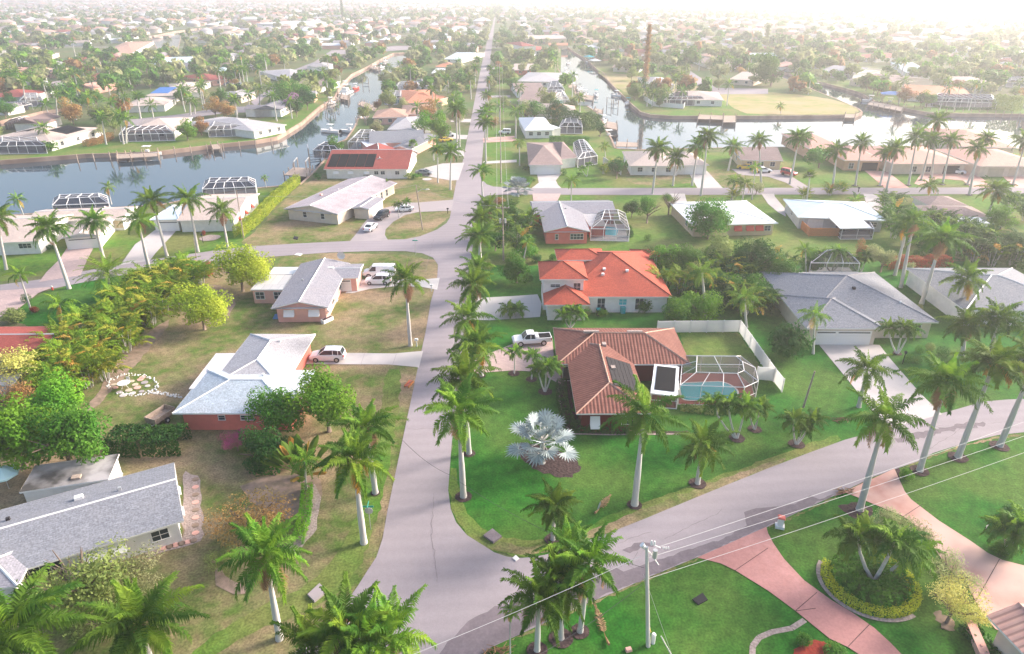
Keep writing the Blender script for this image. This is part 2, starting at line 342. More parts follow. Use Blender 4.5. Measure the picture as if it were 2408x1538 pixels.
# ---- canals
CAN_L = wpoly([(-500, 402), (0, 378), (200, 363), (275, 361), (371, 357), (501, 341), (602, 331), (652, 322), (677, 308), (710, 288), (752, 251), (787, 230), (802, 200), (827, 175), (868, 155), (903, 135), (925, 125), (968, 122),
  (973, 140), (928, 160), (903, 190), (895, 230), (878, 251), (842, 276), (832, 300), (812, 328), (770, 345), (762, 376), (745, 395), (722, 418), (702, 435), (660, 437), (602, 442), (480, 460), (376, 482), (200, 492), (100, 500), (0, 508), (-600, 540)])
CAN_R = wpoly([(1317, 113), (1312, 140), (1312, 160), (1327, 185), (1347, 200), (1354, 215), (1369, 230), (1384, 251), (1404, 263), (1417, 283), (1424, 300), (1440, 328), (1449, 349), (1505, 352), (1605, 349), (1806, 346), (2000, 345), (2250, 343), (2408, 350), (2900, 362),
  (2900, 278), (2408, 269), (2232, 267), (2182, 265), (2144, 258), (2106, 250), (2056, 238), (2021, 218), (1981, 205), (1926, 193), (1864, 175), (1820, 165), (1812, 172), (1850, 186), (1886, 196), (1918, 213), (1969, 233), (2019, 255), (2029, 264), (2011, 271), (1806, 273), (1580, 273), (1530, 270), (1505, 263), (1482, 243), (1454, 215), (1434, 195), (1417, 170), (1399, 160), (1379, 140), (1354, 125), (1329, 107)])
CAN_S = wpoly([(-200, 300), (0, 297), (75, 284), (120, 271), (165, 264), (190, 257), (160, 255), (100, 262), (60, 272), (0, 285), (-200, 290)])
POND = wpoly([(352, 86), (415, 73), (470, 66), (560, 62), (600, 64), (560, 68), (470, 74), (425, 82), (422, 100), (415, 127), (392, 131), (372, 118), (362, 100)])
CANALS = [('left', CAN_L), ('right', CAN_R), ('side', CAN_S), ('pond', POND)]
def rect_w(cx, cy, w, d, rz=0):
    c, s = math.cos(rz), math.sin(rz)
    return [(cx+x*c-y*s, cy+x*s+y*c) for x, y in ((-w/2, -d/2), (w/2, -d/2), (w/2, d/2), (-w/2, d/2))]
for k, (cx, cy, w, d) in enumerate([(-900, 1000, 900, 24), (420, 1150, 700, 22), (-250, 1500, 600, 26), (900, 1650, 900, 30), (-1100, 1800, 700, 30)]): CANALS.append(('far%d' % k, rect_w(cx, cy, w, d)))
vs = [(-9000, -60), (9000, -60), (9000, 9500), (-9000, 9500)]; fs = [(0, 1, 2, 3)]
for _, c in CANALS:
    n = len(vs); vs += c; fs.append(tuple(range(n, n+len(c))))
ov, oe, of, _, _, orig = geometry.delaunay_2d_cdt([Vector(v) for v in vs], [], fs, 0, 1e-4)
CPOLY = [c for _, c in CANALS]
def incanal(pt): return any(inside(pt, c) for c in CPOLY)
keep = [f for f in of if not incanal(((ov[f[0]].x+ov[f[1]].x+ov[f[2]].x)/3, (ov[f[0]].y+ov[f[1]].y+ov[f[2]].y)/3))]
me = bpy.data.meshes.new('ground'); me.from_pydata([(v.x, v.y, 0) for v in ov], [], keep); me.materials.append(M['ground'])
tag(link('ground', me), kind='structure')
me.update()
if me.polygons[0].normal.z < 0: me.flip_normals()
for nm, c in CANALS:
    sheet('water', c, -1.15, M['water'], world_pts=True)
    wall = MB(); n = len(c); ctr = sum((Vector((*p, 0)) for p in c), Vector())/n
    area = sum(c[i][0]*c[(i+1) % n][1]-c[(i+1) % n][0]*c[i][1] for i in range(n)); sg = 1 if area > 0 else -1
    for i in range(n):
        a, b = Vector((*c[i], 0)), Vector((*c[(i+1) % n], 0)); d = (b-a)
        if d.length < .01: continue
        nrm = Vector((d.y, -d.x, 0)).normalized()*sg*.55      # outwards, onto the bank
        a2, b2 = a+nrm, b+nrm; up = Vector((0, 0, .12)); dn = Vector((0, 0, -1.9))
        wall.face([a+up, b+up, b2+up, a2+up] if sg < 0 else [a2+up, b2+up, b+up, a+up]); wall.face([a+dn, b+dn, b+up, a+up]); wall.face([a2+up, b2+up, b2-up, a2-up])
    w = wall.build('seawall', M['seawall'])
    tag(w, dict(left='tan concrete seawall around the wide canal at left', right='tan concrete seawall around the bright canal at right', side='short seawall around the narrow side canal at far left', pond='low wall around the bright basin at far upper left').get(nm, 'distant seawall of a hazy canal'), 'seawall', None if nm in ('left', 'right', 'side', 'pond') else 'seawalls of the distant canals')
# ---- lawns
LW = [
 ('lawn', 'lawn_dry', [(640, 592), (1031, 600), (1035, 656), (1012, 770), (930, 1156), (910, 1266), (852, 1378), (760, 1480), (650, 1600), (-100, 1600), (-100, 1080), (200, 1040), (150, 960), (350, 760), (500, 620)], 1),
 ('lawn', 'lawn_dry', [(600, 545), (700, 440), (760, 412), (1080, 418), (1068, 500), (1000, 560), (905, 572), (602, 585), (560, 572)], 0),
 ('lawn', 'lawn_mid', [(-300, 560), (380, 500), (600, 450), (705, 430), (590, 545), (566, 575), (602, 583), (400, 610), (-300, 700)], 0),
 ('lawn', 'lawn', [(120, 678), (335, 634), (370, 650), (330, 720), (200, 770), (20, 768), (50, 720)], 1),
 ('lawn', 'lawn', [(1140, 600), (2500, 600), (2700, 1000), (2270, 975), (1986, 1043), (1677, 1163), (1409, 1271), (1254, 1320), (1130, 1290), (1054, 1215), (1050, 1153), (1075, 900), (1110, 700), (1110, 600)], 0),
 ('lawn', 'lawn_mid', [(1118, 515), (1125, 480), (1150, 455), (2600, 452), (2600, 610), (1140, 625), (1105, 640)], 0),
 ('lawn', 'lawn_mid', [(1135, 432), (1165, 120), (1320, 108), (1318, 180), (1360, 235), (1440, 350), (1520, 358), (2700, 360), (2700, 446), (1400, 446), (1160, 445)], 0),
 ('lawn', 'lawn', [(1204, 1495), (1460, 1385), (1660, 1300), (1806, 1230), (1980, 1158), (2110, 1100), (2280, 1035), (2408, 1010), (2800, 990), (2900, 1650), (1000, 1700), (1140, 1530)], 0),
 ('lawn', 'lawn_mid', [(-300, 400), (0, 377), (200, 362), (371, 356), (501, 340), (602, 330), (652, 322), (710, 288), (752, 251), (800, 200), (770, 190), (660, 250), (600, 290), (300, 330), (-300, 370)], 0),
 ('lawn', 'lawn_mid', [(1580, 272), (1505, 262), (1454, 214), (1399, 159), (1560, 170), (1700, 222), (1806, 272)], 0),
 ('lawn', 'lawn_mid', [(2232, 266), (2144, 257), (2021, 217), (1926, 192), (1990, 190), (2120, 215), (2408, 255), (2500, 268)], 0),
]
for i, (n, m, p, s) in enumerate(LW): sheet(n, p, .006+.001*i, M[m], s, (1.2, .3))
PT = [
 ('straw_field', 'straw', [(1690, 226), (1700, 217), (1806, 216), (1900, 225), (1969, 236), (2012, 252), (2022, 262), (2005, 269), (1806, 270), (1740, 266)], 1),
 ('straw_field', 'straw', [(1400, 168), (1500, 178), (1560, 188), (1640, 200), (1650, 212), (1560, 218), (1500, 225), (1455, 212), (1420, 180)], 1),
 ('lawn', 'lawn_dry', [(1468, 403), (1520, 398), (1620, 408), (1650, 428), (1560, 436), (1475, 432)], 1),
 ('lawn', 'lawn_dry', [(2545-900, 405), (1720, 395), (1790, 440), (1705, 441)], 0),
 ('grass_strip', 'lawn_mid', [(905, 870), (945, 868), (938, 950), (925, 1040), (905, 1150), (885, 1230), (850, 1330), (770, 1420), (600, 1480), (470, 1560), (420, 1560), (560, 1450), (740, 1370), (815, 1270), (850, 1180), (880, 1050), (900, 950)], 1),
 ('grass_strip', 'lawn_mid', [(1254, 1312), (1409, 1265), (1580, 1196), (1806, 1104), (1986, 1037), (1960, 1020), (1790, 1085), (1560, 1165), (1400, 1225), (1290, 1275), (1150, 1262), (1085, 1190), (1075, 1100), (1057, 1100), (1058, 1198), (1098, 1263), (1163, 1300)], 1),
 ('grass_strip', 'lawn_dry', [(1409, 1263), (1505, 1225), (1580, 1194), (1700, 1146), (1850, 1086), (1845, 1072), (1700, 1125), (1560, 1178), (1490, 1205), (1400, 1245), (1280, 1290), (1140, 1272), (1120, 1270), (1163, 1298), (1254, 1311)], 1),
 ('grass_strip', 'lawn_mid', [(1600, 782), (1735, 782), (1792, 868), (1612, 850)], 0),
 ('bare_patch', 'bare', [(330, 790), (420, 740), (300, 880), (210, 975), (205, 960), (260, 870)], 1),
 ('bare_patch', 'bare', [(505, 660), (560, 700), (530, 760), (440, 700)], 1),
 ('bare_patch', 'bare', [(560, 1130), (760, 1110), (755, 1180), (700, 1240), (590, 1180)], 1),
 ('bare_patch', 'bare', [(505, 1330), (540, 1360), (600, 1395), (560, 1402), (515, 1385), (500, 1355)], 1),
 ('gravel_path', 'gravel', [(735, 1130), (752, 1160), (750, 1215), (738, 1250), (715, 1280), (690, 1310), (672, 1300), (700, 1262), (720, 1230), (730, 1190)], 1),
 ('stone_strip', 'gravel', [(432, 1110), (470, 1120), (478, 1270), (345, 1315), (335, 1300), (430, 1262)], 0),
 ('mulch_bed', 'mulch', [(1214, 1046), (1240, 1040), (1320, 1060), (1362, 1085), (1368, 1108), (1340, 1124), (1300, 1120), (1250, 1098), (1218, 1072)], 2),
 ('mulch_bed', 'mulch', [(1310, 880), (1340, 880), (1350, 1000), (1430, 1012), (1620, 1012), (1622, 1022), (1520, 1022), (1350, 1022), (1325, 990), (1312, 930)], 1),
 ('mulch_bed', 'mulch', [(1955, 1180), (2060, 1190), (2030, 1225), (1995, 1215)], 2),
 ('red_mulch_bed', 'mulch_red', [(1870, 1520), (1900, 1509), (1935, 1508), (1960, 1520), (1950, 1560), (1860, 1560)], 2),
 ('mulch_bed', 'bare', [(2197, 1440), (2215, 1440), (2250, 1470), (2240, 1482), (2210, 1478)], 2),
 ('mulch_bed', 'mulch', [(2085, 1085), (2115, 1100), (2120, 1135), (2100, 1140), (2095, 1110)], 1),
]
for i, (n, m, p, s) in enumerate(PT): sheet(n, p, .020+.001*i, M[m], s, (.8, .22))
# ---- roads
ROADP = [(1146, 95), (1131, 160), (1087, 385), (1075, 418), (1065, 470), (1058, 512), (1050, 525), (1028, 540), (988, 556), (953, 563), (911, 564), (822, 567), (701, 573), (602, 579), (501, 590), (363, 610), (250, 628), (100, 657), (0, 670), (-400, 710),
 (-400, 735), (0, 690), (125, 679), (193, 665), (316, 642), (376, 633), (500, 615), (627, 605), (777, 594), (877, 591), (953, 591), (993, 596), (1018, 606), (1030, 623), (1028, 656), (1013, 711), (1003, 770), (921, 1156), (911, 1203), (900, 1266), (885, 1311), (862, 1346), (842, 1378), (822, 1406), (787, 1451), (757, 1476), (690, 1540), (600, 1640),
 (1000, 1640), (1140, 1530), (1204, 1501), (1377, 1421), (1454, 1390), (1525, 1358), (1650, 1307), (1798, 1243), (1881, 1203), (1969, 1163), (2056, 1121), (2099, 1106), (2157, 1086), (2194, 1066), (2272, 1041), (2345, 1024), (2408, 1017), (2900, 985),
 (2900, 905), (2408, 939), (2370, 940), (2312, 945), (2232, 968), (2157, 986), (2056, 1016), (1986, 1035), (1906, 1064), (1806, 1102), (1677, 1154), (1580, 1194), (1505, 1225), (1409, 1263), (1292, 1303), (1254, 1311), (1219, 1313), (1193, 1310), (1163, 1300), (1136, 1283), (1098, 1259), (1073, 1230), (1060, 1198), (1054, 1153), (1062, 1046), (1083, 870), (1099, 703), (1118, 515), (1122, 480), (1131, 468), (1146, 460), (1180, 458),
 (1254, 458), (1505, 459), (1806, 458), (2282, 457), (2900, 458), (2900, 441), (2408, 441), (1806, 442), (1630, 442), (1250, 443), (1191, 441), (1160, 439), (1145, 434), (1136, 425), (1133, 385), (1152, 160), (1158, 95)]
ROAD = wpoly(ROADP)
sheet('road', ROAD, .045, M['road'], 0, world_pts=True)
far_roads = [[(1146, 96), (1158, 96), (1163, 60), (1166, 30), (1164, 30), (1158, 60)],
 [(288, 283), (425, 269), (526, 252), (602, 250), (642, 256), (636, 268), (602, 264), (530, 266), (430, 280), (300, 296)],
 [(662, 186), (690, 165), (740, 145), (780, 118), (860, 117), (925, 108), (1000, 108), (1080, 110), (1080, 115), (1000, 114), (930, 119), (800, 128), (760, 145), (700, 172), (690, 185), (620, 230), (602, 250), (590, 240)],
 [(1608, 168), (1625, 168), (1665, 195), (1685, 207), (1806, 209), (1806, 221), (1690, 222), (1655, 217), (1640, 200)],
 [(0, 356-20), (90, 316), (130, 312), (128, 322), (60, 340), (0, 352)]]
FR = [wpoly(p) for p in far_roads]
for p in FR: sheet('road', p, .045, M['road'], 0, world_pts=True)
FARST = []
for yy in (640, 800, 960, 1210, 1400, 1750): FARST.append(rect_w(0, yy, 3600, 7)); 
for p in FARST: sheet('road', p, .03, M['road'], 0, world_pts=True)
sheet('road_patch', [(1020, 1560), (1038, 1538), (1053, 1511), (1090, 1473), (1128, 1446), (1166, 1428), (1204, 1424), (1300, 1392), (1380, 1362), (1450, 1334), (1467, 1345), (1530, 1322), (1600, 1303), (1700, 1268), (1756, 1238), (1750, 1206), (1765, 1198), (1806, 1192), (1868, 1187), (1906, 1166), (1926, 1174), (1966, 1162), (1881, 1201), (1798, 1241), (1650, 1305), (1454, 1388), (1377, 1419), (1204, 1499), (1142, 1529), (1100, 1560)], .051, M['road_dark'], 0, (.5, .12))
for p in ([(1465, 1296), (1490, 1280), (1520, 1278), (1545, 1285), (1500, 1290), (1480, 1302)], [(1565, 1320), (1620, 1290), (1640, 1285), (1600, 1312), (1575, 1330)], [(2100, 1030), (2200, 1010), (2300, 990), (2330, 1000), (2250, 1010), (2110, 1045)]):
    sheet('road_patch', p, .054, M['road_dark'], 1, (.4, .25))
# ---- drives
DR = [
 ('concrete', [(700, 828), (707, 831), (852, 831), (927, 832), (995, 826), (985, 866), (980, 864), (915, 858), (715, 857), (690, 872), (680, 850)], 'long white driveway'),
 ('slab', [(842, 658), (993, 658), (1034, 654), (1028, 682), (990, 675), (928, 674), (870, 680), (830, 690), (812, 690)], ''),
 ('concrete_grey', [(822, 569), (842, 545), (852, 530), (867, 512), (880, 495), (925, 485), (933, 476), (978, 477), (1067, 470), (1062, 496), (985, 499), (953, 506), (925, 522), (907, 540), (905, 553), (913, 566)], ''),
 ('concrete', [(975, 405), (1000, 395), (1040, 385), (1092, 383), (1078, 424), (1060, 425), (990, 412)], ''),
 ('slab', [(1096, 703), (1204, 697), (1264, 693), (1274, 715), (1270, 746), (1150, 754), (1091, 752)], ''),
 ('paver', [(1085, 838), (1150, 832), (1204, 810), (1230, 800), (1298, 790), (1304, 858), (1320, 890), (1318, 905), (1290, 890), (1275, 877), (1245, 874), (1204, 872), (1150, 876), (1082, 882)], ''),
 ('concrete', [(1918, 802), (2000, 902), (2050, 965), (2092, 1008), (2215, 975), (2195, 956), (2164, 926), (2092, 843), (2068, 812)], ''),
 ('pinkdrive', [(1640, 1312), (1695, 1326), (1730, 1343), (1806, 1390), (1871, 1438), (1914, 1473), (1951, 1503), (1994, 1523), (2020, 1540), (2080, 1600), (2190, 1600), (2118, 1538), (2094, 1513), (2056, 1478), (2006, 1443), (1956, 1413), (1891, 1366), (1844, 1316), (1818, 1278), (1806, 1255), (1802, 1240)], ''),
 ('stonedrive', [(1960, 1168), (1991, 1160), (2046, 1183), (2124, 1215), (2182, 1258), (2197, 1290), (2232, 1340), (2277, 1378), (2294, 1416), (2312, 1446), (2340, 1480), (2500, 1560), (2700, 1400), (2408, 1331), (2357, 1318), (2322, 1301), (2282, 1273), (2207, 1225), (2142, 1175), (2127, 1156), (2103, 1103)], ''),
 ('concrete', [(1262, 406), (1322, 406), (1307, 425), (1312, 435), (1320, 443), (1250, 443), (1267, 430)], ''),
 ('concrete', [(1617, 402), (1662, 402), (1700, 443), (1640, 443)], ''),
 ('stonedrive', [(2031, 400), (2086, 404), (2139, 443), (2081, 443)], ''),
 ('stonedrive', [(2170, 402), (2270, 398), (2310, 420), (2340, 443), (2285, 443), (2265, 425), (2205, 420), (2168, 438), (2150, 432)], ''),
 ('stonedrive', [(2330, 398), (2420, 398), (2420, 443), (2390, 443), (2350, 410)], ''),
 ('concrete_grey', [(1720, 398), (1836, 400), (1906, 443), (1869, 443), (1848, 430), (1806, 416), (1740, 412)], ''),
 ('paver', [(1252, 456), (1319, 456), (1311, 473), (1254, 473)], ''),
 ('concrete', [(1575, 456), (1610, 456), (1615, 475), (1590, 480)], ''),
 ('concrete', [(1790, 456), (1820, 456), (1822, 463), (1845, 490), (1848, 510), (1830, 500), (1806, 480)], ''),
 ('concrete', [(2030, 456), (2060, 458), (2090, 488), (2072, 500), (2039, 485)], ''),
 ('paver', [(159, 582), (225, 574), (205, 612), (190, 648), (92, 664), (110, 640), (140, 611)], ''),
 ('concrete', [(365, 541), (415, 543), (366, 596), (352, 614), (283, 624), (318, 575), (340, 560)], ''),
 ('paver', [(128, 675), (90, 690), (55, 718), (25, 740), (-60, 760), (-60, 690), (0, 684)], ''),
 ('concrete_grey', [(1135, 225), (1200, 224), (1200, 229), (1134, 230)], ''), ('concrete', [(1133, 160), (1230, 158), (1230, 162), (1146, 163)], ''),
 ('concrete', [(1136, 380), (1215, 376), (1215, 382), (1136, 386)], ''), ('stonedrive', [(1136, 325), (1210, 320), (1215, 332), (1136, 336)], ''),
 ('concrete', [(1108, 280), (1060, 280), (1060, 287), (1106, 288)], ''), ('concrete', [(1100, 318), (1040, 316), (1040, 326), (1097, 328)], ''), ('concrete', [(1090, 352), (1060, 350), (1040, 362), (1092, 368)], ''),
]
for i, (m, p, _) in enumerate(DR): sheet('driveway', p, .060+.0005*i, M[m], 0)
# narrow joints across the stamped drives and the long drive are part of the paving
def strip(px, w, z, m, name='joint', sm=0):
    pts = [G(x, y) for x, y in px]; mb = MB()
    for a, b in zip(pts, pts[1:]):
        d = (b-a); n = Vector((-d.y, d.x, 0)).normalized()*w/2; q = Vector((0, 0, z))
        mb.face([a-n+q, b-n+q, b+n+q, a+n+q])
    return tag(mb.build(name, m), kind='structure')
for p in ([(1918, 1392+40), (1871, 1438)], [(1728, 1343), (1806, 1290)], [(1871, 1437), (1921, 1394)], [(1994, 1522), (2044, 1470)], [(2124, 1216), (2170, 1186)], [(2294, 1415), (2350, 1316)]): strip(p, .05, .078, M['mulch'])
for x in (852, 927): strip([(x+6, 831), (x-4, 860)], .05, .078, M['concrete_grey'])
strip([(1311, 906), (1318, 960), (1330, 1003), (1348, 1021), (1420, 1023), (1622, 1021)], .25, .06, M['gravel'], 'bed_edging')

# cracks and tyre wear in the asphalt
rc = random.Random(12)
def crack(px, w=.032):
    pts = [G(x, y) for x, y in px]; mb = MB(); prev = None
    for a, b in zip(pts, pts[1:]):
        n = max(1, int((b-a).length/.5))
        for i in range(n+1):
            p = a.lerp(b, i/n)+Vector((rc.uniform(-.12, .12), rc.uniform(-.12, .12), .058)); 
            if prev is not None:
                d = (p-prev); q = Vector((-d.y, d.x, 0)).normalized()*w*rc.uniform(.3, 1)
                mb.face([prev-q, p-q, p+q, prev+q])
            prev = p
    return tag(mb.build('road_crack', M['crack']), kind='structure')
for c in ([(1020, 1160), (1015, 1260), (1030, 1370)], [(1250, 1350), (1400, 1300), (1530, 1250)], [(1560, 1270), (1700, 1200)], [(2160, 1005), (2290, 1000), (2408, 990)], [(2180, 1060), (2260, 1010)], [(960, 1010), (1060, 1008)], [(1000, 640), (1020, 560)], [(700, 590), (760, 575)], [(1500, 1300), (1480, 1330), (1500, 1345)]): crack(c)
def worn(px, seed, m='lawn_dry', z=.030):
    sheet('grass_strip', px, z+seed*.0004, M[m], 1, (.35, .16))
# ragged dry margins where the grass meets the asphalt
k = 0
for line, off in ((((1003, 770), (921, 1156), (911, 1203), (900, 1266), (885, 1311), (862, 1346), (842, 1378)), -7), (((1204, 1501), (1377, 1421), (1525, 1358), (1650, 1307)), 6), (((1806, 1237), (1881, 1205), (1965, 1166)), 6), (((2105, 1106), (2194, 1068), (2272, 1043), (2345, 1026), (2408, 1019)), 6)):
    for a, b in zip(line, line[1:]):
        k += 1; v = off
        if off < 0: worn([(a[0]-1, a[1]), (b[0]-1, b[1]), (b[0]+v-2, b[1]), (a[0]+v, a[1])], k)
        else: worn([(a[0], a[1]+1), (b[0], b[1]+1), (b[0], b[1]+v), (a[0], a[1]+v)], k)
# ================================================================ BUILDERS: vegetation
def frond(mb, L, el, bend, az, nleaf, ll, lw, mi=0, droop=.5, base=Vector((0, 0, 0)), rr=None, tip=1.0, r=rng, wmin=.35, twist=0):
    """one feather frond: rachis starting at elevation el and bending down by `bend`, leaflets both sides"""
    N = 9; pts = []; p = Vector(base); ca, sa = math.cos(az), math.sin(az)
    for i in range(N+1):
        pts.append(p.copy()); t = i/N; e = el-bend*t**1.25
        p = p+Vector((ca*math.cos(e), sa*math.cos(e), math.sin(e)))*(L/N)
    rr = rr or L*.011
    for i in range(N):       # rachis as a flat strip with some thickness
        a, b = pts[i], pts[i+1]; d = (b-a).normalized(); s = Vector((-sa, ca, 0)); w = rr*(1-i/N*.8)
        u = s.cross(d)
        mb.face([a-s*w, b-s*w*.9, b+u*w, a+u*w], mi); mb.face([a+u*w, b+u*w, b+s*w*.9, a+s*w], mi)
    for k in range(nleaf):
        t = .14+.86*(k+.5)/nleaf; f = t*N; i = min(int(f), N-1); q = pts[i].lerp(pts[i+1], f-i)
        d = (pts[i+1]-pts[i]).normalized(); s = Vector((-sa, ca, 0)); u = s.cross(d)
        l = ll*max(wmin, math.sin(math.pi*min(1, .12+t*.95)))*r.uniform(.85, 1.1)
        for sg in (-1, 1):
            o = (s*sg*r.uniform(.7, 1.0)+d*(.35+.55*t)+u*r.uniform(-.55, .45)).normalized()
            m1 = q+o*l*.55; e2 = q+o*l*.95+Vector((0, 0, -1))*l*droop*r.uniform(.6, 1.2)
            w = d*lw
            mb.face([q-w*.5, m1-w*.75, m1+w*.75, q+w*.5], mi); mb.face([m1-w*.75, e2, m1+w*.75], mi)
def palm_crown(seed, n=16, L=3.6, ll=.74, nleaf=60, lw=.052, els=(1.35, -.55), bends=(.9, 1.35), droop=.5, yellow=.06, dead=0, spear=True):
    r = random.Random(seed); mb = MB()
    for i in range(n):
        t = (i+.5)/n; el = els[0]+(els[1]-els[0])*t**.9+r.uniform(-.12, .12); az = i*2.39996+r.uniform(-.25, .25)
        mi = 1 if (r.random() < yellow or t < .08) else (2 if (i >= n-2 and r.random() < yellow*3) else 0)
        if dead and i >= n-dead: mi = 3; el -= .35
        frond(mb, L*r.uniform(.85, 1.08)*(.8+.2*math.sin(math.pi*t)), el, bends[0]+(bends[1]-bends[0])*t+r.uniform(-.15, .2), az, nleaf, ll, lw, mi, droop, r=r)
    if spear: frond(mb, L*.72, 1.42, .25, r.uniform(0, 6), int(nleaf*.7), ll*.7, lw, 1, .3, r=r)
    return mb.mesh('palm_crown', [M['l_palm'], M['l_palm_y'], M['l_palm_o'], M['l_dead']])
ROYAL = [palm_crown(s, n=n, dead=d, yellow=y) for s, n, d, y in ((1, 24, 0, .16), (2, 20, 2, .25), (3, 27, 1, .12), (4, 19, 0, .35), (5, 24, 3, .2), (6, 22, 1, .18), (7, 25, 0, .26), (8, 17, 1, .1), (9, 23, 2, .3))]
ROYAL_LOW = [palm_crown(s, n=13, nleaf=13, lw=.16, ll=.72, yellow=.1) for s in (11, 12, 13)]
COCO = [palm_crown(s, n=13, L=3.0, ll=.6, nleaf=26, lw=.07, els=(1.25, -.7), bends=(1.1, 1.7), droop=.75, yellow=.45) for s in (21, 22)]
SMALL = [palm_crown(s, n=16, L=1.75, ll=.46, nleaf=30, lw=.045, els=(1.2, -.1), bends=(1.2, 1.7), droop=.45, yellow=.08) for s in (31, 32)]
SMALL_LOW = [palm_crown(34, n=10, L=1.7, ll=.5, nleaf=9, lw=.12, els=(1.2, -.1), bends=(1.2, 1.7), yellow=.2)]
QUEEN = [palm_crown(s, n=15, L=2.9, ll=.6, nleaf=28, lw=.045, els=(1.3, -.5), bends=(1.3, 2.0), droop=.9, yellow=.25) for s in (41, 42)]
DATE = [palm_crown(51, n=40, L=3.3, ll=.42, nleaf=30, lw=.04, els=(1.3, -.55), bends=(.7, 1.1), droop=.15, yellow=.6)]
def fan_crown(seed, n=26, stem=1.3, R0=1.15, mats=None):
    r = random.Random(seed); mb = MB()
    for i in range(n):
        t = (i+.5)/n; el = 1.35-1.75*t+r.uniform(-.1, .1); az = i*2.39996; d = Vector((math.cos(az)*math.cos(el), math.sin(az)*math.cos(el), math.sin(el)))
        st = stem*r.uniform(.8, 1.25); c = d*st+Vector((0, 0, -.12*st*(1-t))); mb.tube([(0, 0, 0), tuple(c)], [.05, .03], 4, 1)
        s = Vector((-math.sin(az), math.cos(az), 0)); u = s.cross(d).normalized(); u = (u+Vector((0, 0, r.uniform(-.3, .3)))).normalized()
        F = 18; fold = r.uniform(.25, .5)
        for k in range(F):
            a0 = -2.25+4.5*k/F; a1 = -2.25+4.5*(k+1)/F; am = (a0+a1)/2; rad = R0*r.uniform(.9, 1.08)*(1-.12*abs(am)/2.25)
            def pt(a, q, lift): return c+(d*math.cos(a)+s*math.sin(a))*q+u*(lift-fold*q*abs(math.sin(a))*.6)-Vector((0, 0, .18*q*q))
            mb.face([c, pt(a0, rad*.62, 0), pt(am, rad, .0), pt(a1, rad*.62, 0)], 0 if k % 2 else 2)
            mb.face([c, pt(am, rad*.55, .06), pt(a1, rad*.62, 0)], 0)
    return mb.mesh('fan_crown', mats)
leaf('l_silver2', (.16, .19, .19), (.25, .28, .28), 1.2, .1)
BISMARCK = fan_crown(61, 22, 1.75, 1.25, [M['l_silver'], M['trunk_palm'], M['l_silver2']])
SABAL = fan_crown(62, 24, .8, .75, [M['l_palm'], M['trunk_palm'], M['l_palm_y']])
def trunk_mesh(bulge=.22, top=.62, n=10, k=12, curve=0.0):
    """unit-height trunk, unit base radius 1 (scale x/y by the real radius)"""
    mb = MB(); path = []; rads = []
    for i in range(k+1):
        t = i/k; path.append((curve*t*t, 0, t)); rads.append((1+.35*math.exp(-t*14))*(1-(1-top)*t)*(1+bulge*math.sin(math.pi*min(1, t*1.35))**2))
    mb2 = MB(); base = 0
    for i, p in enumerate(path):
        for j in range(n):
            a = 2*math.pi*j/n; mb2.v.append((p[0]+math.cos(a)*rads[i], p[1]+math.sin(a)*rads[i], p[2]))
    for i in range(k):
        for j in range(n):
            mb2.f.append((i*n+j, i*n+(j+1) % n, (i+1)*n+(j+1) % n, (i+1)*n+j)); mb2.m.append(0); mb2.uv.append([(0, 0)]*4)
    return mb2.mesh('palm_trunk', M['trunk_palm'], True)
TR_ROYAL = trunk_mesh(); TR_THIN = trunk_mesh(.0, .7, 8, 8)
def shaft_mesh():
    mb = MB(); rings = []
    for z, q in ((0, 1.0), (.25, 1.12), (.6, .8), (1, .42)): rings.append([(math.cos(2*math.pi*j/8)*q, math.sin(2*math.pi*j/8)*q, z) for j in range(8)])
    mb.loft(rings); return mb.mesh('crownshaft', M['crownshaft'], True)
SHAFT = shaft_mesh()
PALM_BASES = []
def palm(bx, by, cx, cy, label, kind='royal', size=1.0, rad=None, group=None, seed=None, cat='palm tree', ring=None, low=False, name='royal_palm', lean_max=8):
    """bx,by = foot of the trunk in the picture, cx,cy = heart of the crown"""
    b = G(bx, by); h = 8.0
    for _ in range(12):
        p = P((b.x, b.y, h)); k = (p[1]-cy)/(ppm((b.x, b.y, h))*cp); h = max(.6, h+k)
    p = P((b.x, b.y, h)); dx = (cx-p[0])/ppm((b.x, b.y, h)); lean = max(-R(lean_max), min(R(lean_max), math.atan(dx/h)))
    sd = seed if seed is not None else int(abs(bx*7+by*3)); r = random.Random(sd)
    t = thing(name, b, 0, label, cat, group); t.rotation_euler = (r.uniform(-.03, .03), lean, 0)
    h = h/math.cos(lean); s = size*r.uniform(.94, 1.06)
    rad = rad or (.225*size if kind == 'royal' else .17*size)
    sh = 1.1*s if kind == 'royal' else .35*s
    if kind == 'royal':
        link('trunk', TR_ROYAL, t, (0, 0, -.05), (0, 0, r.uniform(0, 6)), (rad, rad, max(.3, h-sh+.1)))
        link('crownshaft', SHAFT, t, (0, 0, max(.2, h-sh)), (0, 0, 0), (rad*.72, rad*.72, sh))
    else:
        link('trunk', TR_THIN, t, (0, 0, -.05), (0, 0, r.uniform(0, 6)), (rad, rad, h))
    lib = dict(royal=ROYAL_LOW if low else ROYAL, coco=COCO, small=SMALL_LOW if low else SMALL, queen=QUEEN, date=DATE, sabal=[SABAL], fan=[BISMARCK])[kind]
    link('crown', lib[sd % len(lib)], t, (0, 0, h), (r.uniform(-.12, .12), r.uniform(-.12, .12), r.uniform(0, 6.28)), (s*r.uniform(.88, 1.1), s*r.uniform(.88, 1.1), s*r.uniform(.8, 1.15)))
    if ring: mulch_ring(b, ring)
    return t
RING = [0]
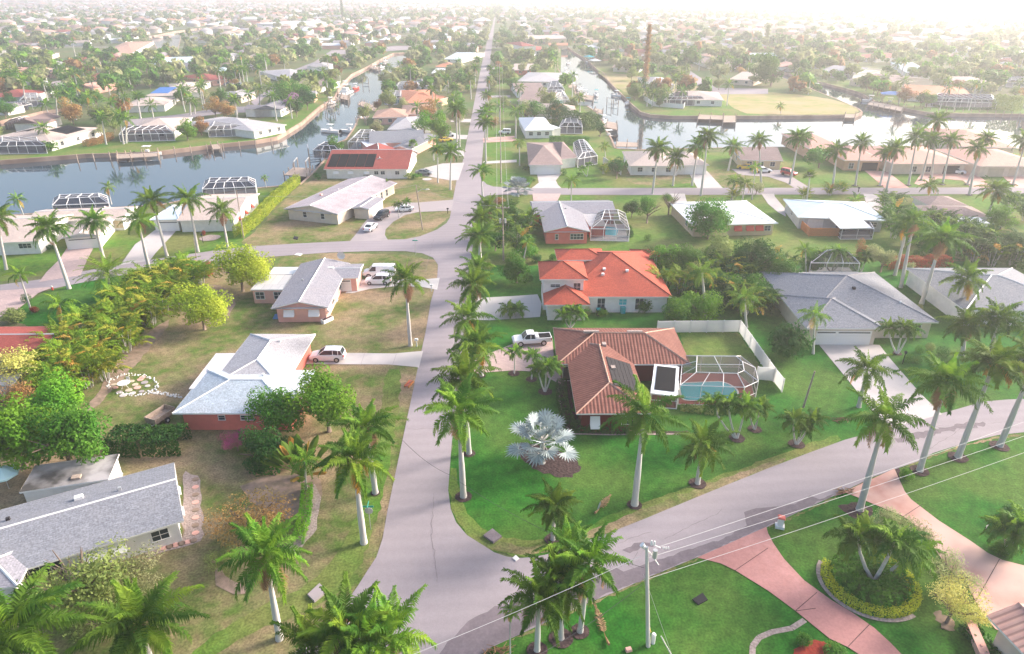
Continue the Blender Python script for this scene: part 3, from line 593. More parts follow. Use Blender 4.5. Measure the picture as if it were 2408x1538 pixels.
def mulch_ring(b, rad, m='mulch', z=.085):
    RING[0] += 1; r = random.Random(RING[0]); mb = MB()
    poly = [(b.x+math.cos(a/20*6.283)*rad*r.uniform(.93, 1.05), b.y+math.sin(a/20*6.283)*rad*r.uniform(.93, 1.05)) for a in range(20)]
    mb.face([(x, y, z) for x, y in poly]); tag(mb.build('mulch_ring', M[m]), kind='structure')
def cluster_palm(bx, by, stems, label, group=None, name='multi_stem_palm', low=False, size=1.0, ring=None):
    """small palm with several curving stems; stems = list of (cx, cy)"""
    b = G(bx, by); t = thing(name, b, 0, label, 'palm tree', group); r = random.Random(int(bx+by*3))
    for k, (cx, cy) in enumerate(stems):
        h = 3.0
        for _ in range(12):
            p = P((b.x, b.y, h)); h = max(.5, h+(p[1]-cy)/(ppm((b.x, b.y, h))*cp))
        p = P((b.x, b.y, h)); dx = (cx-p[0])/ppm((b.x, b.y, h)); dy = r.uniform(-.6, .6)
        mb = MB(); mb.tube([(dx*.05, dy*.05, 0), (dx*.45, dy*.4, h*.3), (dx*.8, dy*.8, h*.65), (dx, dy, h)], [.11*size, .09*size, .075*size, .06*size], 7)
        st = mb.build('stem', M['trunk_palm'], t, True)
        link('crown', (SMALL_LOW if low else SMALL)[k % (1 if low else 2)], t, (dx, dy, h), (0, 0, r.uniform(0, 6)), (size, size, size))
    if ring: mulch_ring(b, ring)
    return t
# ---- leafy crowns
def leafy(seed, n=2600, blobs=14, leafs=.30, flat=.75, spread=.62, rb=.42, wisp=0.0, hang=False):
    """unit-radius crown centred on 0: leaf faces spread over overlapping clumps"""
    r = np.random.RandomState(seed)
    d = r.normal(size=(blobs, 3)); d /= np.linalg.norm(d, axis=1)[:, None]; d[:, 2] = d[:, 2]*.8+.12
    c = d*spread*r.uniform(.35, 1.25, (blobs, 1)); rad = rb*r.uniform(.5, 1.25, blobs)
    w = rad**2; bi = r.choice(blobs, n, p=w/w.sum())
    q = r.normal(size=(n, 3)); q /= np.linalg.norm(q, axis=1)[:, None]
    pos = c[bi]+q*rad[bi][:, None]*np.where(r.rand(n, 1) < .75, r.uniform(.80, 1.05, (n, 1)), r.uniform(.1, .8, (n, 1)))
    if wisp: pos += r.normal(size=(n, 3))*wisp
    pos[:, 2] *= flat
    nor = q*.7+r.normal(size=(n, 3))*.45+np.array([0, 0, .45]); nor /= np.linalg.norm(nor, axis=1)[:, None]
    a = np.cross(nor, r.normal(size=(n, 3))); a /= np.linalg.norm(a, axis=1)[:, None]; b = np.cross(nor, a)
    s = leafs*.5*r.uniform(.55, 1.25, (n, 1)); asp = .55 if not hang else .35
    v = np.stack([pos-a*s, pos-b*s*asp, pos+a*s+nor*s*.2, pos+b*s*asp], 1).reshape(-1, 3)
    me = bpy.data.meshes.new('leafy_crown'); me.vertices.add(4*n); me.vertices.foreach_set('co', v.ravel())
    me.loops.add(4*n); me.loops.foreach_set('vertex_index', np.arange(4*n)); me.polygons.add(n); me.polygons.foreach_set('loop_start', np.arange(n)*4)
    me.update(calc_edges=True); me.materials.append(M['l_mid']); me.validate(); return me
CROWN = [leafy(s, 8200, 30, .085, .85, .72, .34) for s in (1, 2, 3, 15)]                 # large tree
CROWN_M = [leafy(s, 2400, 18, .13, .85, .68, .36) for s in (4, 5, 6)]                # mid distance
CROWN_L = [leafy(s, 260, 8, .36) for s in (7, 8)]                     # far
BUSH = [leafy(s, 1500, 9, .16, .95, .40, .55) for s in (9, 10)]
BUSH_L = [leafy(s, 240, 6, .34, .95, .40, .55) for s in (14,)]
TOPIARY = [leafy(11, 1300, 1, .13, 1.0, .02, .95)]
WISPY = [leafy(s, 3600, 22, .075, .62, .75, .42, .05) for s in (12, 13)]
def limbs(seed, n=6, wisp=False):
    r = random.Random(seed); mb = MB()
    mb.tube([(0, 0, 0), (.01, .02, .35), (0, 0, .62)], [.060, .045, .036], 7)
    for k in range(n):
        a = k*2.4+r.uniform(-.4, .4); l = r.uniform(.45, .75); z = r.uniform(.34, .60)
        m1 = (math.cos(a)*l*.45, math.sin(a)*l*.45, z+.18); m2 = (math.cos(a)*l, math.sin(a)*l, z+r.uniform(.28, .50))
        mb.tube([(0, 0, z-.05), m1, m2], [.030, .020, .007], 5)
        for q in range(3 if wisp else 2):
            b = a+r.uniform(-.9, .9); mb.tube([m1, (m1[0]+math.cos(b)*.33, m1[1]+math.sin(b)*.33, m1[2]+r.uniform(.12, .34))], [.013, .004], 4)
    return mb.mesh('tree_trunk', M['bark'], True)
LIMB = [limbs(1), limbs(2), limbs(3, 11, True)]
TREES = []
def tree(bx, by, cx, cy, rpx, label, m='l_mid', name='broadleaf_tree', lib=None, flat=1.0, group=None, cat='tree', low=False, wisp=False, hh=None):
    """bx,by foot; cx,cy crown centre; rpx crown radius in picture units"""
    b = G(bx, by); h = 4.0
    for _ in range(12):
        p = P((b.x, b.y, h)); h = max(.4, h+(p[1]-cy)/(ppm((b.x, b.y, h))*cp))
    p = P((b.x, b.y, h)); dx = (cx-p[0])/ppm((b.x, b.y, h)); r = rpx/ppm((b.x, b.y, h))
    sd = int(bx*3+by*7); lib = lib or (WISPY if wisp else (CROWN_M if low or r < 1.8 else CROWN))
    t = thing(name, b, 0, label, cat, group)
    H = h+r*.35
    link('trunk', LIMB[2 if wisp else sd % 2], t, (0, 0, -.05), (0, 0, sd % 6), (max(H*.8, r), max(H*.8, r), H))
    link('crown', lib[sd % len(lib)], t, (dx, 0, h), (0, 0, sd % 6), (r, r, r*flat), M[m])
    return t
def bush(bx, by, rpx, label, m='l_mid', name='shrub', lib=None, flat=.8, group=None, cat='shrub', low=False):
    """a shrub standing on the ground, bx,by the middle of its body in the picture"""
    b = G(bx, by); r = rpx/ppm(b); b = G(bx, by+r*flat*.5*ppm(b)*cp*.9)
    r = rpx/ppm(b); sd = int(bx*5+by*3); lib = lib or (BUSH_L if low else BUSH)
    me = lib[sd % len(lib)]
    o = link(name, me, None, (b.x, b.y, r*flat*.72), (0, 0, sd % 6), (r, r, r*flat), M[m]); tag(o, label, cat, group); return o
def hedge(px, w, h, label, m='l_dark', name='hedge', leafs=.26, dens=70, group=None, wob=.25):
    pts = [G(x, y) for x, y in px]; r = np.random.RandomState(len(px)*17+int(px[0][0])); P0 = []; Nn = []
    for a, b in zip(pts, pts[1:]):
        d = b-a; L = d.length; d.normalize(); s = Vector((-d.y, d.x, 0)); n = int(L*(w+2*h)*dens)
        t = r.rand(n)*L; q = r.rand(n)*(w+2*h); top = (q > h) & (q < h+w)
        off = np.where(q <= h, -w/2, np.where(top, q-h-w/2, w/2)); z = np.where(q <= h, q, np.where(top, h, w+2*h-q))
        bump = wob*np.sin(t*1.7+px[0][0])*np.cos(t*.6)+r.normal(size=n)*.10; z2 = z+np.where(top, bump, 0); off2 = off*(1+.3*np.where(top, 0, bump))+r.normal(size=n)*.07
        P0.append(np.stack([a.x+d.x*t+s.x*off2, a.y+d.y*t+s.y*off2, np.maximum(z2, .04)], 1))
        Nn.append(np.stack([np.where(top, 0, np.sign(off)*s.x), np.where(top, 0, np.sign(off)*s.y), np.where(top, 1, .3)], 1))
    pos = np.concatenate(P0); nor = np.concatenate(Nn); n = len(pos); org = np.array([pts[0].x, pts[0].y, 0]); pos = pos-org
    nor = nor+r.normal(size=(n, 3))*.5; nor /= np.linalg.norm(nor, axis=1)[:, None]
    a = np.cross(nor, r.normal(size=(n, 3))); a /= np.linalg.norm(a, axis=1)[:, None]; b = np.cross(nor, a); s = leafs*.5*r.uniform(.6, 1.3, (n, 1))
    v = np.stack([pos-a*s, pos-b*s*.6, pos+a*s, pos+b*s*.6], 1).reshape(-1, 3)
    me = bpy.data.meshes.new('hedge'); me.vertices.add(4*n); me.vertices.foreach_set('co', v.ravel()); me.loops.add(4*n); me.loops.foreach_set('vertex_index', np.arange(4*n))
    me.polygons.add(n); me.polygons.foreach_set('loop_start', np.arange(n)*4); me.update(calc_edges=True); me.materials.append(M[m])
    o = link(name, me, None, tuple(org)); return tag(o, label, 'hedge', group)
# arching clump palms (areca)
def clump(seed, n=34, L=2.6, low=False, ny=.25):
    r = random.Random(seed); mb = MB()
    for i in range(n):
        a = r.uniform(0, 6.283); q = r.uniform(0, .9); el = r.uniform(.75, 1.45); mi = 1 if r.random() < ny else (2 if r.random() < .07 else 0)
        base = Vector((math.cos(a)*q, math.sin(a)*q, r.uniform(.2, 2.0)))
        frond(mb, L*r.uniform(.7, 1.1), el, r.uniform(1.0, 2.0), a+r.uniform(-.5, .5), 9 if low else 20, .52, .13 if low else .065, mi, .35, base, r=r)
    for i in range(8):
        a = i*.8; mb.tube([(math.cos(a)*.3, math.sin(a)*.3, 0), (math.cos(a)*.7, math.sin(a)*.7, 2.0)], .04, 4, 3)
    return mb.mesh('areca_clump', [M['l_areca'], M['l_areca_y'], M['l_palm_o'], M['trunk_palm']])
leaf('l_areca', (.075, .16, .010), (.19, .26, .02)); leaf('l_areca_y', (.22, .25, .02), (.34, .32, .04)); leaf('l_areca_d', (.026, .075, .012), (.06, .12, .02))
ARECA = [clump(71), clump(72), clump(73, ny=.4)]
def areca(bx, by, s, label, group=None, name='areca_palm', dark=False):
    b = G(bx, by); sd = int(bx*3+by); o = link(name, ARECA[sd % 3], None, (b.x, b.y, 0), (0, 0, sd % 6), (s, s, s))
    if dark:
        o.material_slots[0].link = 'OBJECT'; o.material_slots[0].material = M['l_areca_d']; o.material_slots[1].link = 'OBJECT'; o.material_slots[1].material = M['l_areca']
    return tag(o, label, 'palm clump', group)
def paddle_plant(bx, by, label, n=20, L=3.2):
    r = random.Random(5); b = G(bx, by); t = thing('travellers_palm', b, 0, label, 'palm'); mb = MB(); st = MB()
    for i in range(n):
        az = r.uniform(0, 6.28) if i % 3 else (0 if i % 2 else math.pi)+r.uniform(-.4, .4); el = r.uniform(.5, 1.45); d = Vector((math.cos(az)*math.cos(el), math.sin(az)*math.cos(el), math.sin(el)))
        s = Vector((-math.sin(az), math.cos(az), 0)); l0 = L*.6; c0 = d*l0; st.tube([(0, 0, 0), tuple(c0)], [.06, .035], 4); w = .42; prev = None; K = 7
        for k in range(K+1):
            q = k/K; p = c0+d*q*L*.65-Vector((0, 0, .5*q*q)); ww = w*math.sin(math.pi*(.06+.9*q))**.6
            cur = (p-s*ww-Vector((0, 0, .12)), p, p+s*ww-Vector((0, 0, .12)))
            if prev: mb.face([prev[0], cur[0], cur[1], prev[1]], 0 if i % 5 else 1); mb.face([prev[1], cur[1], cur[2], prev[2]], 0 if i % 5 else 1)
            prev = cur
    mb.build('leaves', [M['l_palm'], M['l_palm_o']], t); st.build('stem', M['l_bright'], t); return t
# ================================================================ BUILDERS: houses, enclosures, vehicles
HOUSE_C = []
class House:
    def __init__(s, label, wallm, roofm, cat='house', group=None, name='house', trimm='trim', low=False):
        s.label, s.w, s.r, s.cat, s.group, s.name, s.trimm, s.low = label, M[wallm], M[roofm], cat, group, name, M[trimm], low
        s.walls = MB(); s.roof = MB(); s.trim = MB(); s.wings = []; s.parts = []; s.flat = None; s.k = 0; s.maxrise = 2.1 if low else 3.4
    def wing(s, A, B, C, typ='gx', eave=2.7, pitch=.32, over=.55, wall=True, base=0.0, roofm=None, world=False):
        s.k += 1; eave += s.k*.013
        if world: a, b, c = Vector((*A, eave)), Vector((*B, eave)), Vector((*C, eave))
        else: a, b, c = G(A[0], A[1], eave), G(B[0], B[1], eave), G(C[0], C[1], eave)
        x = (b-a); W = x.length; x.normalize(); y = Vector((-x.y, x.x, 0)); D = (c-a).dot(y)
        if D < 0: y = -y; D = -D
        z = Vector((0, 0, 1))
        def p(u, v, h): return a+x*u+y*v+z*(h-a.z)
        s.wings.append(dict(a=a, x=x, y=y, W=W, D=D, o=over, eave=eave, base=base, typ=typ)); rid = {}
        rm = s.roof if roofm is None else s.extra(roofm)
        flip = x.cross(y).z < 0
        def F(mb, pts, uv=None):
            if flip: pts = pts[::-1]; uv = uv[::-1] if uv else None
            mb.face(pts, 0, uv)
        def slope(pts, o, du, dv):     # uv in metres along eave and up the slope
            F(rm, pts, [((q-o).dot(du), (q-o).dot(dv)) for q in pts])
        th = .16
        if typ[0] in 'gh' and typ != 'half':
            along = typ[1] == 'x'; half = (D if along else W)/2; rh = eave+min(pitch*half, s.maxrise); pitch = (rh-eave)/half; hipn = half if typ[0] == 'h' else 0
            hipn = min(hipn, (W if along else D)/2-.01)
            def q(u, v, h): return p(u, v, h) if along else p(v, u, h)
            LW, LD = (W, D) if along else (D, W)
            r1, r2 = q(hipn, LD/2, rh), q(LW-hipn, LD/2, rh)
            e = [q(0, 0, eave), q(LW, 0, eave), q(LW, LD, eave), q(0, LD, eave)]
            du = (e[1]-e[0]).normalized(); dn = (e[3]-e[0]).normalized()
            up1 = (q(0, LD/2, rh)-e[0]).normalized(); up2 = (q(0, LD/2, rh)-e[3]).normalized()
            fl = flip if along else not flip
            def SL(pts, o, a_, b_):
                pp = pts if not fl else pts[::-1]
                rm.face(pp, 0, [((t-o).dot(a_), (t-o).dot(b_)) for t in pp])
            SL([e[0], e[1], r2, r1], e[0], du, up1); SL([e[2], e[3], r1, r2], e[2], du, up2)
            if typ[0] == 'h':
                uh = (r2-(e[1]+e[2])/2).normalized(); SL([e[1], e[2], r2], e[1], dn, uh); uh = (r1-(e[0]+e[3])/2).normalized(); SL([e[3], e[0], r1], e[0], dn, uh)
            outline = e
            # fascia
            if typ[0] == 'h':
                for i in range(4):
                    a1, b1 = e[i], e[(i+1) % 4]; s.trim.face([a1-z*th, b1-z*th, b1+z*.01, a1+z*.01])
            else:
                for (a1, b1) in ((e[0], e[1]), (e[2], e[3]), (e[1], r2), (r2, e[2]), (e[3], r1), (r1, e[0])): s.trim.face([a1-z*th, b1-z*th, b1+z*.01, a1+z*.01])
            s.trim.face([t-z*th for t in e][::-1])
            # ridge cap
            s.trim_ridge(r1, r2)
            if typ[0] == 'h':
                for k_, (a1, b1) in enumerate(((e[0], r1), (e[3], r1), (e[1], r2), (e[2], r2))): s.trim_ridge(a1, b1)
            s.wings[-1].update(rh=rh)
            if wall:
                o = over; wz = eave-.05
                c4 = [q(o, o, wz), q(LW-o, o, wz), q(LW-o, LD-o, wz), q(o, LD-o, wz)]
                for i in range(4):
                    a1, b1 = c4[i], c4[(i+1) % 4]; lo1, lo2 = Vector((a1.x, a1.y, base)), Vector((b1.x, b1.y, base))
                    if typ[0] == 'g' and i in (1, 3):
                        hz = eave+pitch*(half-o)*.0; top = q(LW-o if i == 1 else o, LD/2, rh-.08); s.walls.face([lo1, lo2, b1+z*pitch*o, top, a1+z*pitch*o])
                    else: s.walls.face([lo1, lo2, b1, a1])
        else:
            rise = pitch*D if typ == 'sh' else 0
            e = [p(0, 0, eave), p(W, 0, eave), p(W, D, eave+rise), p(0, D, eave+rise)]; du = x; dv = (e[3]-e[0]).normalized()
            slope(e, e[0], du, dv)
            for i in range(4):
                a1, b1 = e[i], e[(i+1) % 4]; s.trim.face([a1-z*th, b1-z*th, b1+z*.01, a1+z*.01])
            s.trim.face([t-z*th for t in e][::-1]); s.wings[-1].update(rh=eave+rise)
            if wall:
                o = min(over, .2); c4 = [(o, o), (W-o, o), (W-o, D-o), (o, D-o)]
                for i in range(4):
                    u1, v1 = c4[i]; u2, v2 = c4[(i+1) % 4]; hz = lambda v: eave-.05+(rise*v/D if D else 0)
                    s.walls.face([p(u1, v1, base), p(u2, v2, base), p(u2, v2, hz(v2)), p(u1, v1, hz(v1))])
        HOUSE_C.append(((a+x*W/2+y*D/2), max(W, D)*.5))
        return len(s.wings)-1
    def trim_ridge(s, a, b):
        if s.low: return
        d = (b-a)
        if d.length < .05: return
        s.ridge = getattr(s, 'ridge', None) or MB(); s.ridge.tube([a, b], .10, 4)
    def extra(s, m):
        s.parts.append(('roof', MB(), M[m])); return s.parts[-1][1]
    def at(s, wi, side, t, off=0.0, z=0.0):
        w = s.wings[wi]; o = w['o'] if w['typ'][0] in 'gh' else .2; x, y, W, D = w['x'], w['y'], w['W'], w['D']
        c = {0: (w['a']+x*(o+(W-2*o)*t)+y*o, x, -y), 1: (w['a']+x*(W-o)+y*(o+(D-2*o)*t), y, x), 2: (w['a']+x*(o+(W-2*o)*t)+y*(D-o), x, y), 3: (w['a']+x*o+y*(o+(D-2*o)*t), y, -x)}[side]
        q = c[0].copy(); q.z = z; return q+c[2]*off, c[1], c[2]
    def opening(s, wi, side, t, w=1.4, h=1.2, z0=.95, kind='window', m=None, label=None):
        s.parts.append((kind, (wi, side, t, w, h, z0, m, label), None))
    def build(s, ridge_m=None):
        c = s.wings[0]; base = c['a']+c['x']*c['W']/2+c['y']*c['D']/2; base.z = 0
        r = thing(s.name, base, 0, s.label, s.cat, s.group)
        def put(n, mb, m, parent=r):
            mb.v = [(v[0]-base.x, v[1]-base.y, v[2]) for v in mb.v]; return mb.build(n, m, parent)
        put('wall', s.walls, s.w); rf = put('roof', s.roof, s.r); put('fascia', s.trim, s.trimm)
        if getattr(s, 'ridge', None): put('ridge_cap', s.ridge, ridge_m or s.r, rf).parent = rf
        for n, d, m in s.parts:
            if isinstance(d, MB): put(n, d, m); continue
            wi, side, t, w, h, z0, mm, lb = d; p, dx, dn = s.at(wi, side, t, 0, z0)
            rot = Matrix((( dx.x, dn.x, 0), (dx.y, dn.y, 0), (0, 0, 1)))
            def local(mb, name, m, par=r, off=p):
                mb.v = [tuple(rot @ Vector(v)+off-base) for v in mb.v]; o = mb.build(name, m, par)
                if lb and par is r: o['label'] = lb
                return o
            if n == 'window' or n == 'door':
                f = MB(); fw = .07; dp = .05
                f.box((-w/2, dp/2, h/2), (fw, dp, h+fw)); f.box((w/2, dp/2, h/2), (fw, dp, h+fw)); f.box((0, dp/2, h), (w-fw, dp, fw)); f.box((0, dp/2+.02, -.02), (w+.12, dp+.06, .06))
                if n == 'window' and w > 1.0:
                    for k in range(1, int(w/.8)+1): f.box((-w/2+w*k/(int(w/.8)+1), dp/2, h/2), (.045, dp*.8, h-.06))
                if n == 'window': f.box((0, dp/2, h*.5), (w-.1, dp*.7, .04))
                fo = local(f, n, s.trimm); g = MB(); g.box((0, .012, h/2), (w-.04, .02, h-.04)); go = local(g, 'pane' if n == 'window' else 'door_panel', M[mm] if mm else (M['glass'] if n == 'window' else M['white']), fo)
            elif n == 'garage_door':
                f = MB(); f.box((0, .03, h/2), (w, .04, h))
                for k in range(1, 4): f.box((0, .055, h*k/4), (w-.06, .02, .05))
                f2 = local(f, n, M[mm or 'white']); g = MB()
                if s.low is False:
                    g.box((0, .06, h*.87), (w*.9, .02, .16))
                    local(g, 'pane', M['glass'], f2)
            elif n == 'awning' or n == 'shutter':
                f = MB(); f.face([(-w/2, .05, h), (w/2, .05, h), (w/2, h*.55, h*.25), (-w/2, h*.55, h*.25)]); f.face([(-w/2, .05, h), (-w/2, h*.55, h*.25), (-w/2, .05, h*.3)]); f.face([(w/2, .05, h), (w/2, .05, h*.3), (w/2, h*.55, h*.25)])
                f.box((0, .62*h*.9, h*.22), (w, .03, .1)); local(f, n, M[mm or 'white'])
            elif n == 'vent':
                pass
        return r
    def roof_box(s, wi, u, v, size, m='metal', name='vent'):
        """small thing fixed on the roof of wing wi at fractions u, v"""
        w = s.wings[wi]; D, W = w['D'], w['W']
        span, t = (D, v) if w['typ'][1:] == 'x' or w['typ'] in ('sh',) else (W, u)
        hz = w['eave'] if w['typ'] == 'flat' else (w['eave']+(w['rh']-w['eave'])*(1-abs(t-.5)*2 if w['typ'] != 'sh' else v))
        p = w['a']+w['x']*W*u+w['y']*D*v; mb = MB(); mb.box((p.x, p.y, hz+size[2]*.4), size, math.atan2(w['x'].y, w['x'].x)); s.parts.append((name, mb, M[m]))
        return p, hz
    def panel(s, wi, u0, u1, v0, v1, m='dark', name='solar_panel', n=1, lift=.09, back=False):
        """panels lying on the slope nearest the A-B eave (or the far one) of an x-ridge wing, or the left/right slope of a y-ridge wing"""
        w = s.wings[wi]; al = w['typ'][1] == 'x' or w['typ'] == 'sh'; span = w['D'] if al else w['W']; rise = w['rh']-w['eave']
        def pt(u, v):
            tt = v if al else u; hz = w['eave']+rise*((1-abs(tt-.5)*2) if w['typ'] != 'sh' else v)
            q = w['a']+w['x']*w['W']*u+w['y']*w['D']*v; q.z = hz+lift; return q
        mb = MB()
        for k in range(n):
            a0 = u0+(u1-u0)*(k+.02)/n; a1 = u0+(u1-u0)*(k+.96)/n
            top = [pt(a0, v0), pt(a1, v0), pt(a1, v1), pt(a0, v1)]; mb.face(top)
            for i in range(4): mb.face([top[i]-Vector((0, 0, .08)), top[(i+1) % 4]-Vector((0, 0, .08)), top[(i+1) % 4], top[i]])
        s.parts.append((name, mb, M[m]))
def cage(px, label, h1=2.5, h2=3.6, inset=1.6, frame='cageframe', scr='screen', pool=None, poolm='pool', deck='w_grey', low=False, group=None, bars=1, bw=.09, world=False, top_bars=2):
    """screened pool enclosure over polygon px (ground outline): posts, eave beams, sloped top"""
    pts = [Vector((*q, 0)) for q in px] if world else [G(x, y) for x, y in px]; n = len(pts); c = sum(pts, Vector())/n
    area = sum(pts[i].x*pts[(i+1) % n].y-pts[(i+1) % n].x*pts[i].y for i in range(n))
    if area < 0: pts = pts[::-1]
    t = thing('pool_enclosure', c, 0, label, 'pool enclosure', group); pts = [p-c for p in pts]
    top = []
    for i in range(n):
        a, b, d = pts[i-1], pts[i], pts[(i+1) % n]; n1 = Vector((-(b-a).y, (b-a).x, 0)).normalized(); n2 = Vector((-(d-b).y, (d-b).x, 0)).normalized(); m = (n1+n2); m = m/max(.4, m.dot(n1)); top.append(b+m*inset+Vector((0, 0, h2)))
    z1 = Vector((0, 0, h1)); f = MB(); sc = MB(); bw = bw*(1.3 if low else 1)
    for i in range(n):
        a, b = pts[i], pts[(i+1) % n]; ta, tb = top[i], top[(i+1) % n]
        L = (b-a).length; k = max(1, round(L/2.6))
        f.bar(a, a+z1, bw); f.bar(a+z1, b+z1, bw); f.bar(a+z1, ta, bw); f.bar(ta, tb, bw); f.bar(a+Vector((0, 0, .05)), b+Vector((0, 0, .05)), bw)
        if not low: f.bar(a+z1*.4, b+z1*.4, bw*.6)
        for q in range(1, k):
            u = q/k; g = a.lerp(b, u); f.bar(g, g+z1, bw*.8); f.bar(g+z1, ta.lerp(tb, u), bw*.8)
        sc.face([a, b, b+z1, a+z1]); sc.face([a+z1, b+z1, tb, ta])
    sc.face(top)
    # purlins across the flat top
    L = [(top[(i+1) % n]-top[i]).length for i in range(n)]; i0 = max(range(n), key=lambda i: L[i]); a, b = top[i0], top[(i0+1) % n]; x = (b-a).normalized(); y = Vector((-x.y, x.x, 0))
    mn = min((p-a).dot(x) for p in top); mx = max((p-a).dot(x) for p in top); k = max(2, round((mx-mn)/2.6))
    poly = [((p-a).dot(x), (p-a).dot(y)) for p in top]
    def cross(u, ax):
        r = []
        for i in range(n):
            p, q = poly[i], poly[(i+1) % n]
            if (p[ax]-u)*(q[ax]-u) < 0: s_ = (u-p[ax])/(q[ax]-p[ax]); r.append(p[1-ax]+(q[1-ax]-p[1-ax])*s_)
        return r
    for q in range(1, k):
        u = mn+(mx-mn)*q/k; r = cross(u, 0)
        if len(r) == 2: f.bar(a+x*u+y*r[0], a+x*u+y*r[1], bw*.9)
    m0 = min(p[1] for p in poly); m1 = max(p[1] for p in poly)
    for q in range(1, top_bars):
        v = m0+(m1-m0)*q/top_bars; r = cross(v, 1)
        if len(r) == 2: f.bar(a+x*r[0]+y*v, a+x*r[1]+y*v, bw*.8)
    fo = f.build('frame', M[frame], t); sc.build('screen', M[scr], t)
    dk = MB(); dk.face([p+Vector((0, 0, .09)) for p in pts]); dk.build('deck', M[deck], t)
    if pool:
        pp = ([Vector((*q, 0)) for q in pool] if world else [G(x, y) for x, y in pool]); pl = smooth(smooth([(p.x-c.x, p.y-c.y) for p in pp], 1), 1) if low else smooth(rough_edge([(p.x-c.x, p.y-c.y) for p in pp], 1.6, 0), 2)
        m = MB(); m.face([(x, y, .115) for x, y in pl]); po = m.build('pool', M[poolm], t)
        if not low:
            cop = MB(); k = len(pl); cx0 = sum(p[0] for p in pl)/k; cy0 = sum(p[1] for p in pl)/k
            for i in range(k):
                q1, q2 = pl[i], pl[(i+1) % k]; e = lambda q, s_: (cx0+(q[0]-cx0)*s_, cy0+(q[1]-cy0)*s_, .13); cop.face([e(q1, 1), e(q2, 1), e(q2, 1.06), e(q1, 1.06)])
            cop.build('coping', M['white'], po)
    HOUSE_C.append((c, 4)); return t
